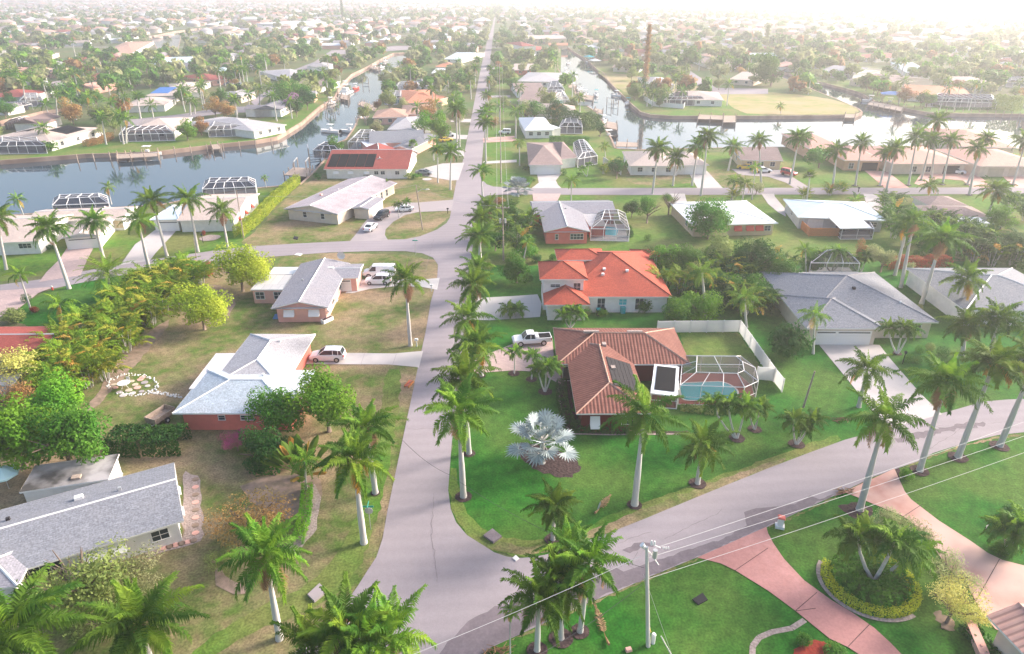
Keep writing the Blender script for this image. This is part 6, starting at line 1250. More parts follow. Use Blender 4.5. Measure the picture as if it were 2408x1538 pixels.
# ---- broadleaf trees
T_ = [ # base, crown centre, radius, label, material, kwargs
 (572, 685, 570, 632, 70, 'round lime-green tree above the pink house patio', 'l_lime', {}), (482, 775, 470, 725, 70, 'yellow-lime tree left of the pink house', 'l_lime', {}),
 (775, 1015, 765, 935, 88, 'bright feathery tree beside the pale blue roof', 'l_bright', {}), (655, 1030, 650, 970, 72, 'mid-green tree overhanging the pale blue roof', 'l_mid', {}), (620, 1095, 612, 1062, 70, 'dark undergrowth tree below the pale blue roof', 'l_dark', {}),
 (60, 1100, 50, 1015, 105, 'large green tree at the left edge above the flat stained roof', 'l_bright', {}), (170, 1110, 165, 1030, 108, 'large dark-green tree above the flat stained roof', 'l_mid', {}), (150, 1010, 145, 935, 82, 'lime topped tree left of the garden trailer', 'l_bright', {}), (35, 920, 30, 860, 75, 'gold and red leaved tree by the red roof', 'l_gold', dict(wisp=True)), (30, 975, 45, 925, 55, 'rust coloured shrub tree at the left edge', 'l_rust', dict(wisp=True)),
 (1665, 562, 1662, 515, 62, 'loose green tree in front of the white roofed house', 'l_mid', {}), (1790, 655, 1783, 612, 64, 'dark round-headed tree behind the thicket', 'l_dark', {}), (1215, 665, 1214, 632, 46, 'dense round green tree left of the orange roofs', 'l_mid', {}),
 (1485, 512, 1484, 487, 22, 'round dark tree behind the coral house pool', 'l_dark', {}), (1521, 525, 1519, 482, 24, 'tall open pine-like tree behind the coral house', 'l_mid', dict(flat=1.5)), (1572, 505, 1570, 465, 18, 'small open tree by the pale drive', 'l_mid', dict(wisp=True)),
 (1635, 755, 1632, 725, 62, 'full green tree right of the orange roofed house', 'l_bright', {}), (1590, 757, 1590, 735, 40, 'round tree against the white wall of the orange roofed house', 'l_mid', {}), (1575, 645, 1572, 612, 46, 'yellow-green tree at the back of the orange roof', 'l_bright', {}), (1622, 650, 1620, 620, 54, 'green tree second in the thicket behind the orange roof', 'l_mid', {}), (1700, 635, 1698, 600, 56, 'green tree in the middle of the thicket', 'l_olive', {}), (1690, 715, 1690, 690, 56, 'shaded tree in the lower thicket', 'l_dark', {}), (1848, 680, 1840, 640, 46, 'tree between the thicket and the grey roof', 'l_mid', {}),
 (2070, 640, 2070, 600, 32, 'pale green tree behind the large grey roof', 'l_pale', {}), (2028, 615, 2027, 590, 20, 'rust coloured narrow tree behind the large grey roof', 'l_rust', dict(flat=1.6)), (2140, 648, 2142, 625, 12, 'small clipped tree on the lawn behind the grey roof', 'l_pale', {}), (1755, 720, 1752, 690, 52, 'full green tree in the gap before the large grey roof', 'l_mid', {}), (1640, 680, 1640, 655, 46, 'leafy olive tree in the heart of the thicket', 'l_olive', {}), (1740, 650, 1738, 630, 44, 'bright leafy tree at the upper side of the thicket', 'l_bright', {}), (1900, 640, 1905, 615, 36, 'green tree in the row behind the large grey roof', 'l_mid', {}), (2352, 540, 2352, 515, 40, 'bright round tree at right above the palm thicket', 'l_bright', {}),
 (690, 252, 684, 222, 52, 'wide dark-crowned tree by the canal bend', 'l_mid', {}), (696, 264, 690, 242, 27, 'purple flowering tree by the canal bend', 'l_purple', {}), (442, 330, 440, 305, 30, 'bright green tree on the left bank of the canal', 'l_bright', {}), (475, 318, 472, 296, 24, 'rust coloured tree next to the bright one on the left bank', 'l_rust', {}), (716, 135, 714, 116, 26, 'dense rounded green tree in the upper left', 'l_mid', {}), (787, 366, 785, 345, 30, 'round green tree at the canal edge by the red roofed house', 'l_mid', {}), (888, 318, 886, 300, 22, 'pale flowering round tree by the grey hip roof', 'l_pale', {}),
 (1084, 185, 1080, 165, 22, 'dark dense tree left of the far main road', 'l_dark', {}), (1812, 203, 1811, 168, 46, 'big green tree at the end of the straw field', 'l_mid', {}), (1625, 160, 1624, 135, 32, 'wide green tree beyond the grey roofed house', 'l_mid', {}), (1604, 185, 1600, 170, 26, 'olive tree by the street bend', 'l_olive', {}), (1485, 190, 1488, 172, 18, 'green tree left of the tall pine', 'l_olive', {}), (1200, 215, 1199, 193, 18, 'green tree right of the far main road', 'l_mid', {}), (1690, 212, 1690, 195, 16, 'tree on the island at the street bend', 'l_olive', {}), (1780, 130, 1780, 118, 20, 'green tree in haze right of centre', 'l_mid', {}),
 (2104, 222, 2103, 206, 18, 'round olive tree on the right canal bank', 'l_olive', {}), (1960, 140, 1957, 126, 24, 'olive tree above the canal branch', 'l_olive', {}), (2325, 110, 2325, 92, 30, 'large pale tree in the haze at upper right', 'l_pale', {}), (1925, 395, 1925, 365, 38, 'dark rounded tree between the palms of the upper street', 'l_mid', {}), (1680, 440, 1675, 415, 5, 'tiny tree by the upper street', 'l_mid', {}), (985, 1190, 985, 1189, 1, '', 'l_mid', {}),
 (505, 262, 505, 246, 18, 'silvery leafless-looking tree by the far left road', 'l_silver', dict(wisp=True)), (1777, 458, 1780, 440, 20, 'grey-green round tree on the upper street', 'l_pale', {}), (2085, 1250, 2090, 1222, 48, 'wispy shrub tree beside the stamped drive, upper one', 'l_pale', dict(wisp=True)), (2150, 1290, 2150, 1262, 50, 'wispy shrub tree beside the stamped drive, middle one', 'l_pale', dict(wisp=True)), (2225, 1385, 2235, 1350, 60, 'feathery yellow-green shrub beside the stamped drive', 'l_pale', dict(wisp=True)), (2225, 1465, 2250, 1410, 62, 'golden feathery shrub by the salmon roof corner', 'l_gold', dict(wisp=True)), (2300, 1470, 2290, 1452, 36, 'golden feathery shrub touching the salmon roof', 'l_gold', dict(wisp=True)),
 (215, 1440, 215, 1370, 130, 'wide sparse leafless shrub before the long grey house', 'l_olive', dict(wisp=True)), (130, 1390, 120, 1375, 60, 'thin twiggy shrub by the porch of the long grey house', 'l_olive', dict(wisp=True)), (310, 1400, 310, 1360, 76, 'twiggy yellow-green shrub right of the wide sparse one', 'l_pale', dict(wisp=True)), (590, 1260, 590, 1228, 85, 'rusty twiggy shrub in the dry garden', 'l_rust', dict(wisp=True)), (520, 1340, 522, 1318, 36, 'dull green twiggy shrub in the dry garden', 'l_olive', dict(wisp=True)), (250, 1490, 240, 1460, 60, 'low thin shrub at the bottom left', 'l_olive', dict(wisp=True)), (560, 1060, 550, 1035, 34, 'magenta flowering shrub below the coral wall', 'l_magenta', dict(wisp=True)),
 (70, 655+30, 95, 640+20, 1, '', 'l_mid', {})]
for bx, by, cx, cy, r, lb, m, kw in T_:
    if lb and r > 5: tree(bx, by, cx, cy, r, lb, m, low=cy < 480 and r < 40, **kw)
B_ = [(1850, 815, 64, 'big dense dark shrub in front of the large grey house', 'l_dark', 1.0), (1515, 722, 26, 'round shrub right of the orange roofed house wall', 'l_mid', 1.0), (1415, 738, 18, 'bright low shrub below the white wall', 'l_bright', .8), (1375, 735, 18, 'clipped shrub at the corner of the garage', 'l_olive', 1.0), (1523, 562, 11, 'small clipped shrub on the lawn by the coral house', 'l_mid', 1.0), (1482, 552, 12, 'shrub at the corner of the blue pool cage', 'l_dark', 1.0), (1480, 538, 9, 'small shrub behind the blue pool cage', 'l_mid', 1.0),
 (415, 1252, 22, 'dark rounded shrub at the end of the long grey house', 'l_mid', .9), (64, 705, 14, 'clipped round shrub beside the thin palm', 'l_dark', 1.0), (82, 730, 13, 'red leaved shrub beside the thin palm', 'l_red', .8), (35, 748, 34, 'spreading olive shrub at the left edge', 'l_olive', .8), (320, 668, 16, 'narrow upright conifer shrub at the top of the palm hedge', 'l_mid', 2.4), (350, 645, 24, 'dark green shrub behind the narrow conifer', 'l_dark', .8), (492, 638, 20, 'dark red leaved shrub beside the lime tree', 'l_red', 1.2), (480, 550, 7, 'small red shrub in the white-ringed bed', 'l_red', 1.2), (560, 522, 8, 'red shrub beside the hedge and white wall', 'l_red', 1.2),
 (2135, 845, 16, 'clipped ball shrub nearest the white garage', 'l_mid', .9), (2155, 848, 13, 'second clipped ball shrub by the white garage', 'l_mid', .9), (2162, 824, 14, 'clipped ball shrub behind the second one', 'l_mid', .9), (2185, 818, 13, 'yellow-green ball shrub by the white garage', 'l_olive', .9), (2215, 830, 18, 'dark ball shrub before the right edge palms', 'l_dark', .9), (2250, 842, 14, 'dark ball shrub under the right edge palms', 'l_dark', .9),
 (2128, 1118, 24, 'bright shrub in the mulch corner beside the stamped drive', 'l_bright', .8), (2380, 1215, 45, 'dense dark mound of shrubs at the right edge', 'l_dark', .6), (2360, 1290, 40, 'flower flecked shrub mound below the right edge one', 'l_mid', .5), (1890, 1505, 24, 'grassy tuft beside the red mulch', 'l_mid', .9), (1965, 1530, 36, 'low dome of groundcover beside the red mulch', 'l_mid', .4), (1780, 1560, 30, 'dark shrubs at the bottom edge', 'l_dark', .5),
 (845, 432, 12, 'dark shrub before the white red-roofed house wall', 'l_dark', .9), (748, 418, 13, 'rounded shrub at the left end of the white wall', 'l_dark', 1.0), (958, 414, 16, 'wide shrub by the white forecourt, left', 'l_olive', .7), (978, 416, 15, 'wide shrub by the white forecourt, right', 'l_mid', .7), (925, 410, 9, 'shrub beside the door of the red roofed house', 'l_mid', 1), (1255, 425, 7, 'low hedge clump on the upper street', 'l_mid', .8), (1325, 408, 10, 'clipped hedge block beside the white garage', 'l_dark', 1.0), (1362, 412, 9, 'shrub in the white edged bed', 'l_mid', 1.0),
 (120, 350, 20, 'round bright bush by the left bank cage', 'l_mid', 1.0), (2150, 600, 11, 'bushy yellow-green shrub behind the grey house', 'l_mid', 1.3), (2163, 725, 10, 'small white-flowered bush on the right lawn', 'l_pale', 1.0), (1820, 780, 1, '', 'l_mid', 1), (470, 556, 5, '', 'l_mid', 1), (710, 600, 4, '', '', 1), (1320, 330, 1, '', '', 1), (1500, 655, 1, '', '', 1), (1175, 480, 20, 'flowering shrub mass on the corner of the upper side street', 'l_rust', .9), (1205, 500, 20, 'green shrub right of the corner pole', 'l_mid', .9), (1190, 520, 16, 'low shrub below the corner pole', 'l_dark', .9), (1238, 530, 14, 'dark red shrub against the coral house', 'l_red', 1.2), (1250, 595, 20, 'green shrub between the coral and orange houses', 'l_bright', .9), (1262, 612, 18, 'dark shrub behind the orange roofed house', 'l_dark', .8), (1245, 655, 14, 'shrub beside the round dense tree', 'l_dark', .9), (1300, 615-8, 14, 'shrub at the back corner of the orange roof', 'l_mid', .8)]
for bx, by, cx, cy, r, lb, m in [(1165, 590, 1165, 562, 26, 'shaded green tree between the road palms and the coral house', 'l_dark'), (1238, 610, 1236, 585, 28, 'loose green tree behind the small palm by the coral house', 'l_mid'), (1200, 500, 1198, 484, 20, 'flower-topped green tree below the upper side street', 'l_mid'), (1095, 210, 1094, 198, 14, 'green tree tucked behind the salmon roofed house', 'l_mid'), (1040, 185, 1040, 172, 15, 'olive tree behind the white flat roof', 'l_olive'), (1000, 150, 1000, 138, 18, 'green tree at the end of the left canal', 'l_mid'), (1090, 130, 1088, 116, 16, 'dark tree at left of the far road', 'l_dark'), (1180, 140, 1180, 128, 14, 'green tree at right of the far road', 'l_mid'), (1240, 140, 1240, 128, 16, 'olive tree by the brick walled house', 'l_olive'), (1290, 145, 1292, 132, 20, 'tall green tree mass beside the right canal', 'l_mid'), (1195, 118, 1194, 106, 14, 'tree beside the two-storey villa', 'l_dark'), (1110, 100, 1108, 88, 18, 'green trees left of the vanishing road', 'l_mid'), (1185, 96, 1186, 84, 18, 'green trees right of the vanishing road', 'l_mid'), (985, 240, 985, 228, 14, 'tree by the cage behind the salmon roof', 'l_olive'), (1450, 420, 1450, 390, 20, 'dark round tree behind the boundary wall', 'l_dark'), (1482, 398, 1484, 384, 15, 'bright tree at the corner of the tan roofed house', 'l_bright'), (2085, 535, 2085, 512, 26, 'green tree in front of the palm thicket at right', 'l_mid'), (1140, 640, 1146, 625, 14, 'small bushy tree among the road palms', 'l_olive')]: tree(bx, by, cx, cy, r*1.25, lb, m, low=True)
for x, y, r, lb, m, f in B_:
    if lb: bush(x, y, r, lb, m, flat=f, lib=TOPIARY if ('ball' in lb or 'clipped' in lb) else None, low=y < 460)
# ---- hedges
hedge([(560, 560), (600, 528), (650, 475), (700, 432)], 1.6, 2.2, 'long yellow-green clipped hedge running down to the canal', 'l_lime')
hedge([(262, 1052), (350, 1056), (440, 1052)], 3.0, 2.0, 'dark green hedge behind the long grey house', 'l_dark', leafs=.3)
hedge([(700, 1282), (716, 1230), (722, 1185), (724, 1150)], .9, .9, 'narrow bright green hedge in the dry garden', 'l_bright', leafs=.17, dens=150, wob=.1)
hedge([(1305, 567), (1378, 568)], 1.0, 1.1, 'low clipped hedge under the coral house windows', 'l_dark', wob=.05)
hedge([(1291, 338), (1385, 340)], 1.8, 2.4, 'square clipped hedge behind the white metal roof', 'l_mid', wob=.05)
hedge([(1290, 290), (1350, 300), (1410, 305)], 5.0, 5.0, 'tall dark mass of clump palms behind the white metal roof', 'l_areca_d', leafs=.5, dens=18, wob=.8)
hedge([(2140, 590), (2260, 598), (2420, 620)], 7.0, 3.6, 'dense dark thicket base under the right-hand clump palms', 'l_areca_d', 'thicket', leafs=.5, dens=18, wob=.8)
hedge([(1630, 720), (1680, 680), (1700, 645), (1760, 690), (1775, 740)], 5.0, 3.0, 'dense dark undergrowth inside the thicket beside the orange roofs', 'l_dark', 'thicket', leafs=.4, dens=24, wob=.7)
hedge([(120, 905), (200, 850), (285, 780), (350, 700), (450, 650)], 6.5, 3.3, 'leafy golden-green mass inside the long diagonal palm hedge', 'l_areca', 'thicket', leafs=.42, dens=30, wob=.9)
hedge([(600, 1100), (660, 1090), (720, 1060)], 3.5, 1.2, 'dark undergrowth below the pale blue roofed house', 'l_dark', 'thicket', leafs=.3, dens=40, wob=.5)
hedge([(1320, 905), (1322, 950), (1342, 1010), (1430, 1014), (1500, 1015)], 1.1, .8, 'dark planting strip around the brown tiled house', 'l_dark', dens=90, wob=.2)
hedge([(1600, 962), (1690, 972), (1760, 962)], 1.0, .45, 'low yellow-green planting below the white pool cage', 'l_olive', dens=90)
hedge([(2080, 630), (2110, 628), (2180, 628), (2230, 622)], 1.8, 1.8, 'dark red hedge behind the three royal palms', 'l_red', wob=.4)
hedge([(30, 590), (130, 585)], .8, .7, 'dark low hedge under the left edge house window', 'l_dark', wob=.05)
hedge([(200, 345), (245, 335), (262, 325)], 2.0, 1.8, 'rust and green hedge beside the peach roofed house', 'l_rust')
hedge([(2190, 250), (2240, 258), (2330, 258)], 1.0, .8, 'low hedge at the foot of the very long pool cage', 'l_dark', wob=.05)
hedge([(2330, 256), (2400, 262)], 5, 5.5, 'tall pale hedge right of the very long pool cage', 'l_olive', leafs=.5, dens=18, wob=.6)
hedge([(1240, 440), (1250, 424), (1200, 424)], .8, .8, 'low hedge by the drive on the upper street', 'l_mid', wob=.05)
hedge([(2265, 1478), (2300, 1510), (2330, 1560)], 1.2, .8, 'dark planting between the garden wall and the salmon roofed house', 'l_dark', dens=90)
c0 = G(2044, 1372); 
def ringpx(r, a0=0, a1=360, n=18): return [P((c0.x+math.cos(R(a0+(a1-a0)*i/n))*r, c0.y+math.sin(R(a0+(a1-a0)*i/n))*r*.95, 0)) for i in range(n+1)]
hedge(ringpx(1.95), 2.3, 1.0, 'round clipped dark green bed with a hollow centre', 'l_mid', 'clipped_bed', leafs=.26, dens=90, wob=.15)
hedge(ringpx(3.45, 140, 420), .7, .6, 'bright yellow-green border around the round clipped bed', 'l_yellow', 'border_planting', leafs=.13, dens=230, wob=.04)
strip(ringpx(4.05, 140, 300), .35, .09, M['gravel'], 'stone_edging')
# ---- clump palms: the long diagonal hedge on the left and the thickets
HG = [(130, 930), (175, 870), (215, 855), (90, 880), (145, 825), (190, 825), (240, 800), (205, 775), (265, 790), (280, 745), (310, 745), (275, 715), (345, 740), (320, 690), (360, 695), (400, 700), (110, 905), (150, 900), (195, 888), (235, 872), (120, 860), (165, 850), (205, 835), (250, 822), (285, 805), (180, 800), (225, 785), (262, 770), (300, 762), (330, 740), (255, 745), (300, 725), (340, 705), (375, 715), (350, 670), (385, 680), (415, 690), (400, 655), (435, 660), (425, 635), (460, 645)]
for k, (x, y) in enumerate(HG): areca(x+14, y+22, 1.35+.3*((k*37) % 10)/10, 'clump palm of the diagonal hedge, %s from its lower end' % (ordn[k] if k < 20 else 'twenty-'+ordn[k-20] if k < 29 else 'thirtieth' if k == 29 else 'thirty-'+ordn[min(k-30, 19)]), 'clump palms of the long diagonal hedge')
TH = [(1660, 650), (1700, 660), (1735, 670), (1665, 700), (1720, 715), (1750, 740), (1780, 735), (1640, 690), (1545, 640), (1600, 690), (1810, 640), (1555, 690), (1830, 655)]
for k, (x, y) in enumerate(TH): areca(x, y, 1.5, 'clump palm in the thicket right of the orange roofs, %s from the left' % ordn[sorted(TH).index((x, y))], 'clump palms in the thicket beside the orange roofs', dark=k % 2 == 0)
TR = [(2100, 560), (2125, 580), (2200, 545), (2235, 560), (2275, 575), (2310, 590), (2345, 600), (2390, 600), (2255, 600), (2290, 615), (2330, 625), (2380, 625), (2420, 620), (2085, 500), (2100, 520), (2375, 500), (2410, 520), (1225, 620-25), (1215, 560), (1240, 548), (1185, 560)]
for k, (x, y) in enumerate(TR): areca(x, y, 1.6, 'dark clump palm, %s from the left in the loose rows beside the roads and lots' % (ordn[sorted(TR).index((x, y))] if sorted(TR).index((x, y)) < 20 else 'last'), 'dark clump palms of the right-hand thicket', dark=True)
for k, (x, y) in enumerate([(1950, 460), (1975, 455), (1890, 470), (1725, 470), (1440, 400), (1420, 410)]): areca(x, y, .95, 'clump palm on the upper street, %s from the left' % ordn[[5, 4, 3, 2, 1, 0][[1975, 1950, 1890, 1725, 1440, 1420].index(x)]], 'clump palms on the upper street')
# ---- tall thin pines
def column_pine(bx, by, ty, r, label, m='l_rust'):
    b = G(bx, by); h = 25
    for _ in range(12): h += (P((b.x, b.y, h))[1]-ty)/(ppm((b.x, b.y, h))*cp)
    t = thing('column_pine', b, 0, label, 'pine tree'); s = MB(); s.tube([(0, 0, 0), (0, 0, h*.5), (0, 0, h)], [.4, .3, .1], 7); s.build('trunk', M['bark'], t)
    rr = np.random.RandomState(5); n = 5200; z = rr.rand(n); a = rr.rand(n)*6.283; tier = .75+.25*np.sin(z*h*2.2); rad = r*tier*(1-.35*z)*rr.uniform(.3, 1.1, n)
    pos = np.stack([np.cos(a)*rad, np.sin(a)*rad, z*h+1], 1); q = rr.normal(size=(n, 3)); q /= np.linalg.norm(q, axis=1)[:, None]; w = np.cross(q, rr.normal(size=(n, 3))); w /= np.linalg.norm(w, axis=1)[:, None]; s_ = .28
    v = np.stack([pos-q*s_, pos-w*s_*.5, pos+q*s_, pos+w*s_*.5], 1).reshape(-1, 3); me = bpy.data.meshes.new('pine_crown'); me.from_pydata(v.tolist(), [], [(4*i, 4*i+1, 4*i+2, 4*i+3) for i in range(n)]); me.materials.append(M[m]); link('crown', me, t)
column_pine(1516, 206, 62, 2.2, 'very tall narrow brown pine standing by the right canal'); column_pine(807, 52, -8, 3.5, 'tall dark column-like pine at the top of the picture', 'l_dark'); column_pine(1800, 110, 62, 3.2, 'tall hazy pine in the upper right', 'l_olive')

strip([(1892, 1459), (1862, 1478), (1815, 1487), (1785, 1500), (1770, 1520), (1768, 1560)], .45, .05, M['gravel'], 'bed_edging')
# ================================================================ VEHICLES, BOATS, SMALL THINGS
PI = math.pi
car(772, 846, PI, 'white estate car with roof rails on the long white driveway', 'suv')
car(890, 667, PI, 'white crossover car parked nearest on the slab drive of the pink house', 'suv', L=4.5)
car(893, 650, PI, 'white work van parked behind the white crossover', 'van')
car(872, 540, R(80), 'white saloon parked with its tail to the side street', 'sedan', L=4.6)
car(898, 514, R(-112), 'dark purple-black estate parked before the cream garage', 'suv', 'car_dark', L=4.5)
car(951, 497, R(188), 'white coupe parked behind two little palms', 'sedan', L=4.3)
car(1250, 808, PI+.12, 'white pickup truck with black bed on the paver drive', 'pickup')
for x, y, h, lb, k, p in [(998, 411, R(-10), 'dark grey car on the white forecourt by the red roofed house', 'sedan', 'car_grey'), (1055, 321, 0, 'white estate beside the slate roofed house', 'suv', 'car_white'), (1187, 316, R(175), 'white jeep on the pink drive right of the main road', 'jeep', 'car_white'), (1189, 244, R(180), 'silver car right of the far main road', 'sedan', 'car_grey'),
    (2247, 408, R(-30), 'white car on the paved loop before the cream house', 'sedan', 'car_white'), (1854, 413, R(-50), 'red and blue off-roader in the grey drive', 'jeep', 'car_red'), (1793, 406, R(5), 'white car beside a yellow one behind the palms', 'sedan', 'car_white'), (1753, 398, R(160), 'yellow car behind the palms of the upper street', 'sedan', 'yellow'),
    (538, 201, 0, 'blue car outside the red roofed house', 'sedan', 'car_blue'), (563, 202, 0, 'white pickup next to the blue car', 'pickup', 'car_white'), (1762, 178-3, 0, 'dark car by the bend of the far street', 'sedan', 'car_dark'), (1048, 333, R(30), 'yellow car beside the slate roofed house', 'sedan', 'yellow')]:
    car(x, y, h, lb, k, p, low=True)
# ---- boats
boat(812, 222, R(-95), 'big white sport fishing boat moored on the left canal', 15, kind='cabin'); boat(836, 210, R(-90), 'red boat beside the big white fishing boat', 8, 'red', 'white')
for x, y, h, lb, L, c, tp in [(777, 312, R(160), 'white motor boat by the round canal-side tree', 8, 'white', 'white'), (822, 312, R(170), 'white boat nearest the bank left of the grey hip roof', 7, 'white', 'offwhite'), (778, 245, R(-100), 'small boat on a lift at the canal bend', 6.5, 'offwhite', 'white'), (882, 163, R(-100), 'white boat beside the teal topped one', 8, 'white', 'white'), (896, 160, R(-100), 'white boat with teal cover in the upper left canal', 8, 'white', 'teal'), (905, 145, R(-100), 'pale boat farthest up the left canal', 8, 'offwhite', 'white'),
   (1476, 246, R(-110), 'white boat moored at the peninsula corner', 8, 'white', 'teal'), (1402, 226, R(-95), 'boat with bright teal cover in the right canal', 7, 'white', 'teal'), (1432, 326, R(20), 'dark boat on the shore of the right canal', 7, 'dark', 'white'), (1919, 210, R(-20), 'small dark boat in the canal branch', 5, 'dark', 'offwhite'), (2047, 240, R(-30), 'white boat left of the blue-roofed lift', 7, 'white', 'white'), (2092, 246, R(-20), 'white boat under the blue canopy', 7.5, 'white', 'white'), (1385, 148, R(-70), 'boat under the green canopy', 7, 'white', 'teal'), (1352, 183, R(-110), 'white boat beside the pale roofed house', 7, 'white', 'white'), (1345, 205-6, R(-110), 'boat on the left shore of the right canal', 6.5, 'offwhite', 'white'), (350, 366, R(5), 'long white boat at the left bank dock', 8, 'white', 'white'), (848, 285, R(-110), 'dark topped boat beside the tiled roofs', 7, 'white', 'dark')]:
    boat(x, y, h, lb, L, c, tp)
boat_lift(2092, 246, 'boat lift with bright blue roof on the right canal', R(-20)+PI/2, 4, 7, 3, roof='blue'); boat_lift(1385, 150, 'boat lift with green roof near the canal mouth', .3, 4, 6, 3, roof='teal'); boat_lift(1399, 158, 'boat lift with white arched roof near the canal mouth', .3, 4, 6, 2.6, roof='white')
for k, (x, y, c, tp) in enumerate([(1330, 172, 'white', 'white'), (1346, 190, 'offwhite', 'white'), (1362, 212, 'white', 'dark'), (1376, 226, 'white', 'white'), (1418, 290, 'offwhite', 'white'), (1336, 150, 'white', 'dark'), (1376, 133, 'white', 'white'), (1392, 140, 'dark', 'white'), (1362, 122, 'white', 'teal'), (1450, 228, 'white', 'white')]):
    boat(x, y, R(-105 if x < 1420 else -60), 'moored boat on the right canal, %s from its far end' % ordn[sorted([122, 133, 140, 150, 172, 190, 212, 226, 228, 290]).index(y)], 6.5+k % 3, c, tp)
for k, p in enumerate([[(1318, 182), (1334, 184), (1336, 178), (1320, 176)], [(1336, 206), (1354, 208), (1356, 202), (1340, 200)], [(1350, 222), (1370, 226), (1370, 219), (1352, 216)], [(1396, 262), (1416, 268), (1418, 260), (1400, 255)], [(868, 160), (890, 164), (894, 158), (874, 155)], [(800, 232), (818, 236), (822, 226), (804, 222)], [(862, 282), (840, 278), (846, 270), (868, 274)]]): dock(p, 'small timber dock '+['opposite the pale grey hip roof', 'beside the wide pale grey roof', 'behind the farther gabled house', 'behind the nearer gabled house', 'on the far reach of the left canal', 'next to the big white fishing boat', 'behind the low barrel tiled house'][k])
for k, (x, y, r_) in enumerate([(740, 372, .3), (712, 405, .1), (785, 250, .4), (776, 262, .4), (850, 300, .3), (1440, 250, .3), (860, 200, .2)]):
    boat_lift(x, y, 'open timber boat lift ' + ['beside the round tree and the red roofed house', 'next to the red dock by the tall hedge', 'at the canal bend, nearer the fishing boat', 'at the canal bend, farther from the fishing boat', 'before the grey hip roof', 'beside the peninsula corner', 'beyond the big fishing boat'][k], r_)
for p, lb in [([(275, 374), (372, 368), (372, 360), (276, 363)], 'long pale dock on the left bank'), ([(668, 412), (722, 416), (736, 398), (690, 394)], 'red-brown dock by the tall hedge'), ([(1640, 280), (1700, 282), (1700, 272), (1645, 270)], 'dock below the straw field, left one'), ([(1700, 288), (1730, 288), (1730, 273), (1702, 273)], 'dock below the straw field, right one'), ([(1362, 232), (1394, 236), (1396, 226), (1364, 222)], 'rust coloured dock beside the teal covered boat'), ([(1425, 300), (1452, 306), (1450, 290), (1428, 286)], 'timber dock by the dark palm mass'), ([(1985, 277), (2010, 277), (2012, 269), (1988, 269)], 'little dock at the tip of the straw field'), ([(2040, 246), (2120, 262), (2125, 254), (2050, 238)], 'dock under the blue roofed boat lift'), ([(1448, 345), (1500, 346), (1500, 336), (1450, 334)], 'timber dock behind the boundary wall'), ([(842, 246), (880, 262), (888, 252), (852, 238)], 'grey dock by the yellow house'), ([(500, 352), (520, 350), (512, 340), (496, 341)], 'pale concrete landing with posts on the left bank')]: dock(p, lb, n=3)
PL = []
for k in range(13): PL.append((640-k*38, 338+k*3.2))
def piling(x, y, label, group, z=1.3):
    g = G(x, y, -1.15); m = MB(); m.tube([(0, 0, -1), (0, 0, z+1.15)], .16, 6); o = m.build('mooring_post', M['wood']); o.location = g; tag(o, label, 'mooring post', group)
for k, (x, y) in enumerate(PL): piling(x, y+6, 'thin timber mooring post standing off the left bank seawall', 'mooring posts along the left bank')
for k in range(16): piling(2110+k*19, 262+k*1.1 if k > 4 else 256+k*2.4, 'timber mooring post in front of the right bank seawall', 'mooring posts along the right bank')
# ---- utility poles, lamp, wires
t, top1, h1 = pole(1524, 1520, 1521, 1286, 'pale concrete utility pole with white insulators and street lamp at the bottom', 0, .17, m='offwhite')
def on(t, name, mb, m, par=None): o = mb.build(name, m, par or t); return o
a = MB(); a.tube([(0, 0, h1-1.7), (-.6, .2, h1-.8), (-1.0, .3, h1-.4)], .04, 6); ao = on(t, 'lamp_arm', a, M['white']); a = MB(); a.tube([(-1.0, .3, h1-.42), (-1.25, .35, h1-.12)], [.12, .2], 8); on(t, 'lamp_head', a, M['white'], ao)
a = MB(); a.tube([(-.35, 0, h1-1.0), (-.35, 0, h1-.3)], .17, 10); on(t, 'transformer', a, M['metal'])
a = MB(); a.tube([(0, 0, h1-.1), (-.6, .1, h1+.15)], .035, 5); a.tube([(-.45, .08, h1+.1), (-.45, .08, h1+.45)], [.09, .06], 6); a.tube([(-.65, .1, h1+.1), (-.65, .1, h1+.5)], [.1, .05], 6); on(t, 'switch_arm', a, M['white'])
for k in range(4):
    a = MB(); a.tube([(.15+k*.13, 0, h1-.1), (.19+k*.13, 0, h1-.1)], .10, 8); on(t, 'insulator', a, M['white'])
for k, (x, y, hz, off, lb) in enumerate([(2408, 986, 8.8, -.1, 'highest of the pale wires running right from the pole'), (2408, 1023, 7.0, -1.1, 'second pale wire running right from the pole'), (2408, 1060, 5.6, -3.2, 'third thin wire running right from the pole')]):
    e = G(x+200, y-68, hz); wire(top1+Vector((.6 if k == 0 else 0, 0, off)), e, lb, .35)
wire(top1+Vector((-.4, 0, -.9)), G(1010, 1538, 8.0)+Vector((-6, -2.4, 0)), 'pale wire running left from the pole across the road', .3)
wire(top1+Vector((0, 0, -3.6)), G(1240, 1555, 4.5), 'low dark cable running left from the pole', .4, m='wire_dark')
wire(top1+Vector((0, 0, -2.0)), G(1062, 1120, 6.5), 'dark cable crossing the road from the palm group', 1.0, m='wire_dark')
wire(G(1060, 1118, 6.5), G(942, 1030, 6.8), 'dark cable over the main road', .5, m='wire_dark')
